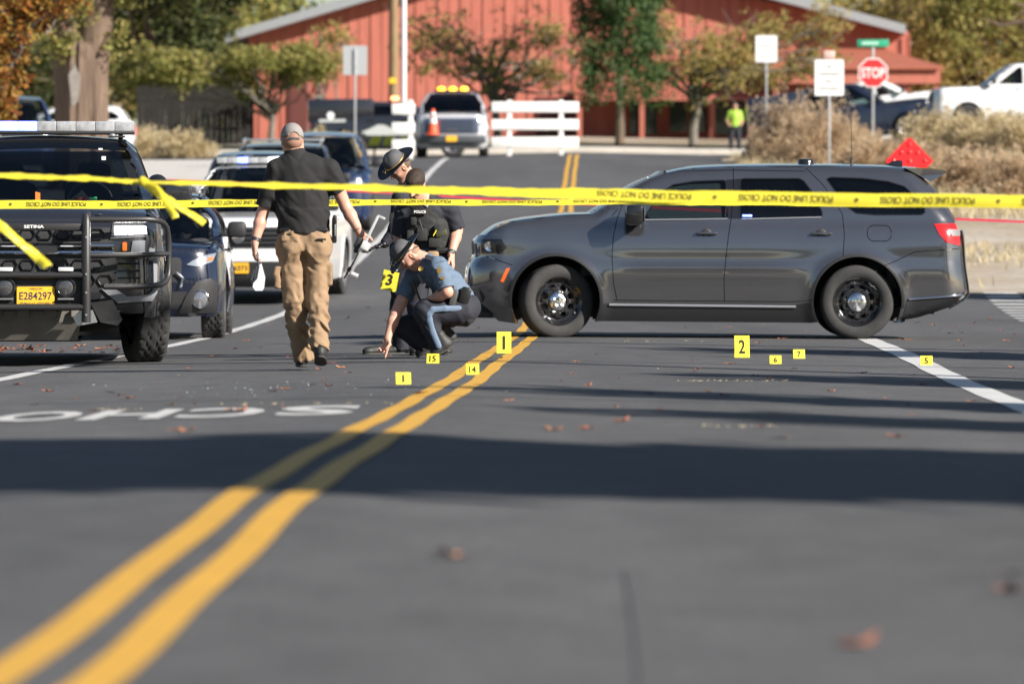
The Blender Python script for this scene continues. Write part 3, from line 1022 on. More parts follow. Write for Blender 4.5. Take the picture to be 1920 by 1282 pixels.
# ------------------------------------------------------------------ grey SUV across the road
def dpx(*pts):                                        # traced side view -> car space
    return [((1042 - a) / 186.0, (633.5 - b) / 186.0) for a, b in pts]
P_grey = car_paint('graphite_paint', (.19, .191, .202), metal=.85, rough=.14)
def build_durango():
    Y0 = 58.47
    X0 = px(1042, 57.5)
    zg = (G(X0, Y0) + G(X0 + 3.04, Y0)) / 2
    root = empty('parked_suv', (X0, Y0, zg), math.pi, 'unmarked dark grey SUV parked broadside across the road', 'SUV')
    root.rotation_euler = (0, R(-.15), math.pi)
    ol_front = dpx((905, 593), (876, 560), (869, 530), (872, 500), (884, 480), (882, 455), (890, 440))
    hood = dpx((910, 428), (960, 414), (1010, 407), (1060, 402), (1110, 400))
    ws = dpx((1150, 376), (1190, 347), (1220, 332), (1250, 322))
    roof = dpx((1300, 313), (1370, 309.5), (1460, 308), (1560, 308), (1660, 310), (1725, 314))
    rear = dpx((1748, 326), (1768, 350), (1790, 384), (1808, 412), (1816, 440), (1818, 470), (1820, 500), (1824, 525), (1826, 548), (1800, 572), (1740, 592), (1695, 600))
    sill = (633.5 - 596) / 186
    bump_r = []
    dlo = [(905, 596), (958, 606)]
    spec = dict(
        front=ol_front, hood=hood, ws=ws, roof=roof, rear=rear,
        section=[(.1, .87), (.25, .925), (.40, .955), (.55, .968), (.66, .972), (.72, .968), (.80, .957), (.95, .942), (1.05, .922), (1.12, .900), (1.17, .876), (1.30, .845), (1.50, .765), (1.65, .70), (1.76, .64)],
        plan=[(-4.6, -.05), (-3.8, -.015), (-3.0, 0), (-1.0, 0), (0, -.01), (.5, -.04), (1.0, -.08)],
        arch_r=.445, arch_dz=.01, wheel_r=.372, wb=3.04, flare=.028, crn=(.34, .40, .30, .34), bow=.10, shoulder=.075,
        lines=[lambda x, z: .010 * np.exp(-((z - .715) / .018)**2) * np.clip((x + 2.5) / .4, 0, 1) * np.clip((-.6 - x) / .3, 0, 1),
               lambda x, z: -.010 * np.exp(-((z - .80) / .05)**2) * np.clip((x + 2.6) / .5, 0, 1) * np.clip((-.5 - x) / .3, 0, 1)],
        belt=1.16, sill_z=.20, dash_x=-.60, clear_x=-1.72, flip=False,
        windows=[dpx(*[tuple(p) for p in catmull([(1180, 411), (1200, 399), (1222, 378), (1245, 356), (1262, 346), (1300, 340), (1360, 337), (1363, 350), (1366, 407), (1300, 410)], 3, True)]) if False else
                 dpx((1205, 412), (1214, 398), (1228, 378), (1246, 357), (1262, 346), (1300, 339.5), (1358, 337), (1361, 340), (1365, 405), (1362, 408.5)),
                 dpx((1390, 336), (1394, 334), (1500, 333.5), (1508, 338), (1530, 368), (1541, 397), (1541, 402), (1536, 404.5), (1392, 408), (1388, 405)),
                 dpx((1552, 333), (1560, 331), (1620, 333), (1668, 339), (1697, 348), (1716, 366), (1733, 388), (1734, 396), (1728, 399.5), (1640, 400), (1606, 397), (1592, 387), (1572, 362))],
        gaps=[dpx((1170, 376), (1157, 408), (1150, 440), (1147, 480), (1150, 530), (1157, 563)),
              dpx((1376, 313), (1376, 345), (1372, 400), (1365, 445), (1361, 480), (1357, 520), (1358, 563)),
              dpx((1512, 312), (1545, 345), (1565, 375), (1580, 400), (1583, 440), (1580, 478)),
              dpx((1147, 404), (1175, 372), (1205, 345), (1240, 326), (1280, 319), (1376, 317), (1512, 319)),
              dpx((1819, 462), (1772, 466), (1715, 470), (1675, 489), (1655, 497)),
              dpx((960, 497), (940, 490), (918, 482), (884, 478)),
              dpx((1150, 562), (1250, 563), (1490, 564), (1530, 560)),
              dpx(*rrect(1626, 420.5, 1671, 450, 12)) + dpx((1671, 435))],
        regions=[('sill_cladding', dpx((1100, 606), (1125, 568), (1150, 567), (1490, 570), (1525, 564), (1545, 602), (1515, 604), (1128, 601))),
                 ('door_pillar', dpx((1361, 336), (1390, 333), (1388, 409), (1366, 409))),
                 ('bumper_lower', dpx((1688, 612), (1700, 560), (1760, 556), (1795, 551), (1840, 530), (1840, 560), (1800, 590), (1740, 606))),
                 ('arch_trim', np.concatenate([ellipse((0, .382), .475, .475, 30, -8, 190)])),
                 ('arch_trim', np.concatenate([ellipse((-3.04, .382), .475, .475, 30, -10, 188)])),
                 ('front_lower_grille', dpx((862, 520), (885, 522), (902, 545), (910, 556), (905, 568), (890, 570), (880, 550), (866, 545))),
                 ('headlamp', dpx((882, 452), (900, 449), (940, 448), (946, 458), (950, 464), (940, 474), (895, 476), (884, 470))),
                 ('marker_lamp', dpx((956, 502), (949, 503), (938, 527), (944, 529))),
                 ('tail_lamp', dpx((1752, 418), (1790, 417), (1824, 419), (1824, 458), (1795, 457), (1775, 452), (1762, 438)))],
        region_mats={'sill_cladding': mk('dark_cladding', (.013, .014, .016), rough=.5), 'door_pillar': M_gloss_blk, 'bumper_lower': MATS.get('dark_cladding') or mk('dark_cladding', (.013, .014, .016), rough=.5),
                     'arch_trim': mk('dark_cladding', (.013, .014, .016), rough=.5), 'front_lower_grille': M_blk, 'headlamp': M_gloss_blk, 'marker_lamp': mk('orange_marker', (.85, .14, .02), rough=.25, coat=.5), 'tail_lamp': M_redlens},
        proud={'sill_cladding': .006, 'arch_trim': .008, 'bumper_lower': .006, 'door_pillar': -.004, 'front_lower_grille': -.03, 'marker_lamp': .005, 'tail_lamp': .008, 'headlamp': .003},
        names=[('front_fender', -.72, 2), ('front_door', -1.74, -.72), ('rear_door', -2.75, -1.74), ('rear_quarter_panel', -6, -2.75)])
    # lower nose and tail closing of the side outline
    c = Car(spec, root, P_grey)
    c.outline_base = c.outline
    def outline():
        o = c.outline_base().tolist()
        low = dpx((1695, 603), (1545, 601), (1520, 603), (1125, 601), (1100, 602), (965, 606), (935, 602))
        return np.array(o + low)
    c.outline = outline
    c.sides(.045, .022)
    # cut-out name for the fuel flap: the small island in the quarter panel
    for o in root.children:
        if o.name.startswith('rear_quarter_panel') and max(o.dimensions) < .4: o.name = 'fuel_flap'
        elif o.name.startswith('front_fender') and o.dimensions.x and max((v.co.z for v in o.data.vertices)) < .75: o.name = 'front_bumper_side'
        elif o.name.startswith('rear_quarter_panel') and max((v.co.z for v in o.data.vertices)) < .92: o.name = 'rear_bumper_side'
    c.top('hood', hood[-1][0] + .02, hood[0][0] + .09, P_grey, n=20, crown=.03, lip=.075)
    c.top('roof', roof[-1][0], ws[-1][0], P_grey, n=20, crown=.03)
    c.screen('windscreen', [hood[-1]] + ws, G_wind, hood[-1][1], ws[-1][1] + .02, inset=.03)
    c.screen('rear_window', list(reversed(dpx((1715, 314), (1756, 350), (1796, 412)))), G_dark, (633.5 - 412) / 186, (633.5 - 320) / 186, inset=.12, bowf=.03)
    zt = ol_front[-1][1]
    fo = [(-.72, .2), (.72, .2), (.80, .5), (.80, .8), (.76, 1.0), (.72, zt), (-.72, zt), (-.76, 1.0), (-.80, .8), (-.80, .5)]
    c.fascia('front_bumper', fo, P_grey, [('grille', rrect(-.55, .84, .55, .98, .05)), ('lower_intake', rrect(-.6, .33, .6, .55, .06))], {'grille': M_blk, 'lower_intake': M_blk}, step=.06)
    zr = rear[0][1]
    ro = [(-.66, .3), (.66, .3), (.72, .6), (.70, 1.1), (-.70, 1.1), (-.72, .6)]
    c.fascia('tailgate', ro, P_grey, step=.08, rear=True)
    c.shell(); c.cabin(3)
    # spoiler
    V = []
    for (x, z, w) in ((dpx((1700, 313))[0] + (.66,)), (dpx((1735, 315))[0] + (.66,)), (dpx((1777, 318))[0] + (.64,)), (dpx((1775, 324))[0] + (.64,)), (dpx((1748, 338))[0] + (.66,)), (dpx((1728, 328))[0] + (.66,))):
        V.append((x, z, w))
    mb = MB(); k = len(V)
    mb.add([(x, w, z + .004) for x, z, w in V] + [(x, 0, z + .03) for x, z, w in V] + [(x, -w, z + .004) for x, z, w in V],
           [(i + b * k, (i + 1) % k + b * k, (i + 1) % k + (b + 1) * k, i + (b + 1) * k) for b in range(2) for i in range(k)] + [list(range(k)), list(range(2 * k, 3 * k))])
    mb.build('roof_spoiler', P_grey, root, False)
    # chrome strips, handles, mirrors, lamps
    for sd in (1, -1):
        def bar(name, a, b, h, mat, off=.012, n=16):
            (xa, za), (xb, zb) = a, b
            t = np.linspace(0, 1, n); X = xa + (xb - xa) * t; Z = za + (zb - za) * t
            mb = MB()
            mb.tube([(x, sd * (float(c.W(x, z)) + off), z) for x, z in zip(X, Z)], h, 8)
            mb.build(name, mat, root)
        bar('sill_strip', dpx((1142, 570.5))[0], dpx((1492, 573.5))[0], .014, M_silver)
        bar('bumper_strip', dpx((1703, 559))[0], dpx((1806, 551))[0], .012, M_chrome)
        bar('belt_moulding', dpx((1208, 411.5))[0], dpx((1364, 409))[0], .008, M_silver, .004)
        bar('belt_moulding', dpx((1390, 409.5))[0], dpx((1540, 405.5))[0], .008, M_silver, .004)
        for hx in (1325, 1540):
            x, z = dpx((hx, 436))[0]; handle(root, x, sd * float(c.W(x, z)), z, sd, P_grey)
        x, z = dpx((1196, 414))[0]
        mirror(root, x, sd * (.90), z - .04, sd, M_gloss_blk, .24, .21, .19)
        # head lamp: lens with a reflector bowl, tail lamp with clear bar
        x, z = dpx((918, 462))[0]
        yl = float(c.W(x, z))
        MB().lathe([(.055, 0), (.05, .012), (.02, .004), (.001, .012)], 18, 'y', (x, sd * yl - (.002 if sd > 0 else .01), z)).build('projector_lens', M_chrome, root)
        P_, T_, l_, n_ = cut_sheet(np.array(dpx((1776, 428), (1800, 429), (1800, 440), (1785, 441))), [], .03)
        V, Fc, N = sheet_mesh(P_, T_[l_ == 0], lambda u, v: np.stack([u, sd * c.W(u, v), v], 1), (0, sd, 0), .01, .014)
        mesh_obj('reversing_lamp', V, Fc, mk('clear_lens', (.16, .15, .155), rough=.5), root, normals=N)
        P_, T_, l_, n_ = cut_sheet(np.array(dpx((1390, 402), (1411, 402), (1411, 405.5), (1390, 405.5))), [], .03)
    MB().box((dpx((1401, 403))[0][0], .86, dpx((1401, 403))[0][1]), (.10, .02, .022), bev=.006).build('window_light', M_bluelit, root)
    # roof fittings
    def onroof(a): x = dpx((a, 0))[0][0]; return x, float(c.T(x)) + .028
    x, z = onroof(1519)
    MB().lathe([(.085, -.01), (.082, .03), (.07, .048), (.001, .054)], 24, 'z', (x, 0, z)).build('roof_dome', M_gloss_blk, root)
    x, z = onroof(1605)
    mb = MB().box((x + .03, .1, z), (.12, .06, .02), bev=.008); mb.tube([(x, .1, z), (x, .1, z + .07)], .012, 8); mb.tube([(x, .1, z + .07), (x, .1, z + .16), (x + .005, .1, z + .46)], .004, 6)
    mb.build('whip_antenna', M_blk, root)
    x, z = onroof(1692)
    V = []
    for i, t in enumerate(np.linspace(0, 1, 9)):
        hh = .075 * math.sin(math.pi * min(1, t * .62 + .0)) ** 1.2; ww = .035 * (1 - .6 * t)
        V += [(x + .16 - .22 * t, -ww - .01, z - .015), (x + .16 - .22 * t, -ww * .35, z - .015 + hh), (x + .16 - .22 * t, ww * .35, z - .015 + hh), (x + .16 - .22 * t, ww + .01, z - .015)]
    MB().add(V, [(i * 4 + j, i * 4 + j + 1, i * 4 + 5 + j, i * 4 + 4 + j) for i in range(8) for j in range(3)] + [(32, 33, 34, 35)]).build('fin_antenna', M_gloss_blk, root)
    # wipers, underside pieces
    x, z = hood[-1]
    MB().tube([(x - .03, .6, z + .03), (x - .01, .2, z + .045), (x - .02, -.2, z + .045)], .01, 6).build('wiper', M_blk, root)
    mb = MB(); mb.tube([(-1.6, -.25, .26), (-3.9, -.25, .28)], .04, 10); mb.box((-1.2, .3, .235), (.8, .25, .09), bev=.02); mb.box((-2.2, -.1, .23), (.5, .5, .1), bev=.03)
    mb.build('exhaust', M_under, root)
    mb = MB().box((.55, 0, .235), (.5, 1.4, .07), bev=.02); mb.tube([(.38, .80, .19), (.38, .78, .30)], .03, 8)
    mb.build('front_skid_plate', M_blk, root)
    mt = (mk('wheel_black', (.018, .018, .02), rough=.14, metal=.3, coat=1), M_chrome)
    for sd in (1, -1):
        wheel(root, (0, sd * .815, .372), .372, .265, .238, sd, R(17), mats=mt)
        wheel(root, (-3.04, sd * .82, .372), .372, .265, .238, sd, mats=mt)
    return root, c
durango, _dc = build_durango()
# ------------------------------------------------------------------ black patrol pickup, near left
P_black = car_paint('black_paint', (.016, .017, .022), rough=.25)
P_navy = car_paint('navy_paint', (.007, .011, .028), rough=.2)
P_blue = car_paint('deep_blue_paint', (.012, .026, .075), rough=.25)
P_white = car_paint('white_paint', (.72, .73, .74), rough=.3)
P_silver = car_paint('silver_paint', (.48, .49, .5), metal=.3, rough=.3)
M_tube = mk('push_bar_powdercoat', (.025, .025, .026), rough=.42, bump=.08, bscale=220)
def placed(name, X, Y, yaw, label, cat, group=None, wb=3.0):
    """root at the front axle; yaw measured so that -90 faces the camera; tilted to the slope of the road"""
    a = R(yaw)
    fx, fy = math.cos(a), math.sin(a)
    zf, zr = G(X, Y), G(X - fx * wb, Y - fy * wb)
    e = empty(name, (X, Y, zf), 0, label, cat, group)
    e.rotation_euler = (0, math.asin((zr - zf) / wb), a)
    return e
def build_patrol():
    Yn, Xn, yaw = 46.5, px(68, 46.5), -87.3
    a = R(yaw)
    root = placed('patrol_pickup', Xn - .97 * math.cos(a), Yn - .97 * math.sin(a), yaw, 'black police pickup with tubular push bumper and roof light bar on the left', 'pickup', wb=3.75)
    sp = suv_spec(L=5.9, H=1.92, Wd=2.06, wb=3.75, nose=.97, hood_z=1.22, wheel_r=.405, pickup=True)
    sp['sillz'] = .42
    sp['section'] = [(.1, .93), (.35, 1.0), (.6, 1.03), (.95, 1.02), (1.17, 1.0), (1.3, .95), (1.5, .88), (1.77, .78), (1.97, .69)]
    sp['front'] = [(.86, .40), (.95, .50), (.97, .66), (.955, .90), (.94, 1.08), (.90, 1.17), (.86, 1.195)]
    sp['crn'] = (.22, .26, .2, .25); sp['bow'] = .05
    sp['hood'] = [(.80, 1.195), (.62, 1.25), (.35, 1.285), (-.1, 1.305), (-.55, 1.325)]
    c = Car(sp, root, P_black)
    close_low(c, c.sillz)
    c.sides(.08, .05)
    c.top('hood', c.hood[-1][0] + .01, c.hood[0][0] + .07, P_black, n=24, m=20, crown=.045, lip=.03)
    for sd in (1, -1):                                 # raised creases on the bonnet
        mb = MB(); mb.tube([(.76, sd * .50, 1.225), (.4, sd * .55, 1.272), (-.1, sd * .60, 1.295), (-.5, sd * .64, 1.31)], [.03, .045, .05, .05], 10, flat=(1, .5))
        mb.build('hood_crease', P_black, root)
    ce = -c.wb + .45
    c.top('roof', ce + .06, c.ws[-1][0], P_black, n=12)
    c.top('bed_cover', c.tail + .04, ce - .10, M_blk, n=8, crown=.01)
    c.screen('windscreen', [c.hood[-1]] + c.ws, G_wind, c.hood[-1][1] + .02, c.ws[-1][1] - .01, inset=.06)
    c.screen('rear_window', [(ce - .02, c.belt + .05), (ce + .10, c.H - .06)], G_dark, c.belt + .05, c.H - .09, inset=.06, bowf=.02)
    c.shell(); c.cabin(2)
    w = 1.0
    fo = [(-w + .06, .43), (w - .06, .43), (w - .03, .6), (w - .05, 1.1), (w - .10, 1.2), (-w + .10, 1.2), (-w + .05, 1.1), (-w + .03, .6)]
    gr = [('grille_recess', np.array([(-.62, .60), (.62, .60), (.66, .80), (.60, 1.13), (-.60, 1.13), (-.66, .80)])),
          ('bumper_corner', np.array([(.46, .42), (.98, .46), (.99, .58), (.93, .56), (.70, .535), (.60, .58), (.54, .60)])),
          ('bumper_corner_right', np.array([(-.46, .42), (-.98, .46), (-.99, .58), (-.93, .56), (-.70, .535), (-.60, .58), (-.54, .60)]))]
    c.fascia('front_bumper', fo, P_black, gr, {'grille_recess': M_blk, 'bumper_corner': mk('grey_bumper_plastic', (.05, .052, .055), rough=.6), 'bumper_corner_right': mk('grey_bumper_plastic', (.05, .052, .055), rough=.6)}, step=.06)
    def onf(y, z, d): return (float(c.Fx(np.array(y), np.array(z))) + d, y, z)
    # honeycomb rows in the grille
    for r_ in range(4):
        z = .70 + r_ * .125
        for k in range(9):
            y = -.56 + k * .14 + (.07 if r_ % 2 else 0)
            if abs(y) > .6: continue
            hexa = [(y + .062 * math.cos(t), z + .05 * math.sin(t)) for t in np.radians([0, 55, 125, 180, 235, 305])]
            pts = [onf(p[0], p[1], .012) for p in hexa + hexa[:1]]
            MB().tube(pts, .0075, 5, cap=False).build('grille_cell', M_gloss_blk, root)
    for z, r_ in ((.985, .016), (.925, .019)):         # bright bars
        t = np.linspace(-.63, .63, 20)
        MB().tube([onf(y, z, .03) for y in t], r_, 8, flat=(1, 1)).build('grille_bar', M_chrome, root)
    bow = [(-.13, -.030), (-.115, -.03), (-.045, -.03), (-.045, -.045), (.045, -.045), (.045, -.03), (.115, -.03), (.15, .030), (.055, .03), (.055, .045), (-.035, .045), (-.035, .03), (-.13, .03), (-.15, -.03)]
    MB().prism([(u, v) for u, v in bow], lambda u, v, d: onf(u + .05, .955 + v, .045 + d), .012).build('grille_emblem', mk('dark_emblem', (.05, .05, .052), rough=.3, metal=.6), root, False)
    for sd in (1, -1):
        lo = np.array([(.60, 1.035), (.92, 1.05), (.95, 1.09), (.93, 1.15), (.62, 1.165)]) * np.array([sd, 1])
        c.fascia('headlamp', lo, mk('lamp_housing', (.06, .06, .065), rough=.2, coat=1), step=.05, off=.012)
        for k in range(5):
            y0 = .640 + k * .052
            lit = np.array([(y0, 1.072 + k * .002), (y0 + .040, 1.074 + k * .002), (y0 + .040, 1.132), (y0, 1.134)]) * np.array([sd, 1])
            c.fascia('lamp_element', lit, M_headlit, step=.03, off=.02)
        for k in range(3):
            y = sd * (.64 + k * .0); 
        c.fascia('indicator', rrect(*(( .70, .94, .735, 1.01) if sd > 0 else (-.735, .94, -.70, 1.01)), .01), M_amber, step=.03, off=.02)
        pn = np.array([(.76, .885), (.95, .90), (.96, 1.03), (.78, 1.02)]) * np.array([sd, 1])
        c.fascia('lamp_surround', pn, mk('lamp_surround_reflected', (.16, .175, .20), rough=.3, coat=.6), step=.05, off=.012)  # body-coloured panel; its reflection is put into this grey-blue colour
        for q in range(3):
            MB().tube([onf(sd * y, .84 - q * .06, .02) for y in (.66, .75, .84)], .008, 6).build('intake_slat', M_gloss_blk, root)
        tr = [(.90, .86), (.965, .86), (.965, .60), (.93, .545), (.72, .52), (.60, .60), (.55, .60), (.66, .485), (.955, .505), (1.0, .58), (1.0, .87)]
        c.fascia('bumper_trim', np.array([(.905, .86), (.935, .86), (.94, .62), (.90, .585), (.74, .57), (.64, .63), (.53, .63), (.66, .52), (.93, .535), (.965, .60), (.965, .86), (.98, .88), (.90, .88)]) * np.array([sd, 1]), mk('pale_silver_trim', (.26, .275, .30), rough=.4, metal=.2), step=.04, off=.02)
        mb = MB().prism([(.44, .52), (.62, .54), (.70, .38), (.66, .33), (.52, .36), (.46, .45)], lambda u, v, d: (onf(sd * u, max(v, .45), .05)[0] + d, sd * u, v), .03)
        mb.build('tow_hook_shield', M_blk, root, False)
        mirror(root, -.66, sd * .92, 1.33, sd, P_black, .27, .21)
        for hx in (-1.42, -2.42): handle(root, hx, sd * float(c.W(hx, 1.15)), 1.15, sd, P_black)
    xb = .97 + .17
    # push bumper
    pb = bpy.data.objects.new('push_bumper', None); pb.empty_display_size = .05; link(pb, root)
    for sd in (1, -1):
        MB().tube([(xb - .14, sd * .41, 1.235), (xb - .03, sd * .41, 1.21), (xb, sd * .41, 1.15), (xb, sd * .41, .55), (xb - .01, sd * .41, .36)], .037, 14).build('upright_tube', M_tube, pb)
        for bz in (.75, .60, 1.05, .42):
            MB().lathe([(.010, 0), (.009, .006), (.001, .008)], 10, 'x', (xb + .034, sd * .41, bz)).build('bolt', M_steel, pb)
        wing = [(xb - .03, .44, 1.195), (xb - .06, .70, 1.195), (xb - .12, .93, 1.195), (xb - .22, 1.035, 1.165), (xb - .30, 1.07, 1.06), (xb - .32, 1.075, .88), (xb - .30, 1.07, .74), (xb - .22, 1.03, .675), (xb - .12, .93, .655), (xb - .05, .70, .65), (xb - .02, .55, .65)]
        P_ = catmull(wing, 4)
        MB().tube([(a_, sd * b_, c_) for a_, b_, c_ in P_], .025, 12).build('wing_tube', M_tube, pb)
        MB().tube([(xb - .02, sd * .44, .905), (xb - .06, sd * .70, .905), (xb - .14, sd * .93, .91), (xb - .30, sd * 1.07, .915)], .022, 12).build('wing_tube', M_tube, pb)
        MB().prism([(.36, .46), (.46, .46), (.50, .36), (.34, .33), (.30, .40)], lambda u, v, d: (xb - .1 + d, sd * u, v), .02).build('mount_plate', M_steel, pb, False)
        lm = MB().lathe([(.085, -.05), (.09, -.01), (.085, .01), (.07, .014), (.066, .004), (.03, .0), (.001, -.002)], 26, 'x', (xb - .02, sd * .245, .643))
        lo_ = lm.build('round_lamp', M_gloss_blk, pb)
        MB().lathe([(.064, 0), (.045, .010), (.001, .014)], 26, 'x', (xb - .018, sd * .245, .643)).build('lamp_glass', mk('lamp_bowl', (.12, .12, .125), rough=.15, metal=.6, coat=1), lo_)
        MB().box((xb - .016, sd * .245, .55), (.04, .13, .012)).build('lamp_bracket', M_steel, pb)
        MB().box((xb + .01, sd * .245, .79), (.045, .125, .036), bev=.01).build('led_bar', mk('led_lens', (.6, .62, .65), rough=.2, coat=1), pb)
    MB().box((xb - .01, 0, 1.135), (.035, .78, .058), bev=.012).build('cross_bar', M_tube, pb)
    MB().tube([(xb, -.41, .743), (xb, .41, .743)], .027, 12).build('cross_tube', M_tube, pb)
    MB().tube([(xb, -.41, .483), (xb, .41, .483)], .027, 12).build('cross_tube', M_tube, pb)
    MB().box((xb - .06, 0, .62), (.02, .8, .26), bev=.006).build('centre_plate', M_blk, pb)
    mb = MB(); put_text(mb, 'SETINA', lambda u, v: (xb + .0095, u - .012, 1.137 + v), w=.162, h=.026, bold=.03)
    mb.build('bumper_lettering', M_whiteprint, pb, False)
    plate(pb, lambda u, v, d: (xb - .035 + d, u, .574 + v), 'E284297', 'OREGON', 'PUBLICLY OWNED')
    # pale skid plate and frame below
    M_sk = mk('dusty_skid', (.17, .16, .14), rough=.75, var=.2, vscale=6)
    mb = MB().add([(.93, -.70, .45), (.93, .70, .45), (.91, .36, .36), (.91, -.36, .36), (.80, .33, .21), (.80, -.33, .21), (.1, .36, .19), (.1, -.36, .19)], [(0, 1, 2, 3), (3, 2, 4, 5), (5, 4, 6, 7)])
    mb.build('skid_plate', M_sk, root, False)
    for k in range(4):
        mb = MB(); mb.box((.94, -.33 + k * .22, .43), (.05, .10, .06), bev=.008)
        mb.build('lower_valance_tab', M_sk, root, False)
    mb = MB().tube([(0, -.8, .36), (0, .8, .36)], .05, 10); mb.box((-.5, 0, .34), (2.2, .5, .16), bev=.03); mb.box((-.3, .30, .30), (.1, .9, .06)); 
    mb.build('front_axle', M_under, root)
    # things behind the glass and on the roof
    light_bar(root, -1.62, 1.965, 1.50, {0: M_bluelit, 1: M_whitelit, 2: M_bluelit, 3: M_bluelit})
    for n_, (y, col) in enumerate(((.42, (.05, .55, .22)), (.36, (.25, .02, .10)), (.30, (.8, .2, .05)))):
        MB().box((-.60, y, 1.365), (.05, .07, .06), bev=.004).build('dash_item', mk('dash_item_%d' % n_, col, rough=.5), root)
    mb = MB().prism([(.08, 0), (.12, 0), (.12, .12), (.08, .13)], lambda u, v, d: (-.50 + .02 * v + d, u - .14, 1.31 + v), .02)
    mb.build('hanging_tag', mk('orange_tag', (.75, .22, .04), rough=.5), root, False)
    for (y, z, hh) in ((.50, 1.73, .05), (.47, 1.81, .02)):
        fn, sg = c.ws_fn([c.hood[-1]] + c.ws)
        p0 = fn(np.array([y]), np.array([z]))[0]
        MB().box(p0 + np.array([.008, 0, 0]), (.004, .035, hh), rot=(0, -.9, 0)).build('windscreen_sticker', mk('sticker_white', (.7, .75, .72), rough=.5), root, False)
    MB().box((-1.05, -.18, 1.62), (.03, .24, .02), rot=(.0, 0, .2)).build('rear_view_mirror', M_silver, root)
    sl = MB().lathe([(.001, .07), (.05, .06), (.085, .02), (.09, -.01), (.075, -.03), (.001, -.032)], 22, 'x', (-.62, .96, 1.50))
    sl.tube([(-.64, .955, 1.42), (-.70, .90, 1.34)], .018, 8)
    sl.build('spot_lamp', M_gloss_blk, root)
    MB().lathe([(.04, 0), (.038, .03), (.02, .05), (.001, .055)], 14, 'z', (-1.52, .56, 1.935)).build('roof_marker', M_steel, root)
    mt = (mk('alloy_grey', (.35, .35, .36), rough=.3, metal=.7), M_blk)
    for sd in (1, -1):
        wheel(root, (0, sd * .865, .405), .405, .285, .24, sd, R(13), 'alloy', 6, mt, 1)
        wheel(root, (-3.75, sd * .865, .405), .405, .285, .24, sd, 0, 'alloy', 6, mt, 1)
    return root
build_patrol()

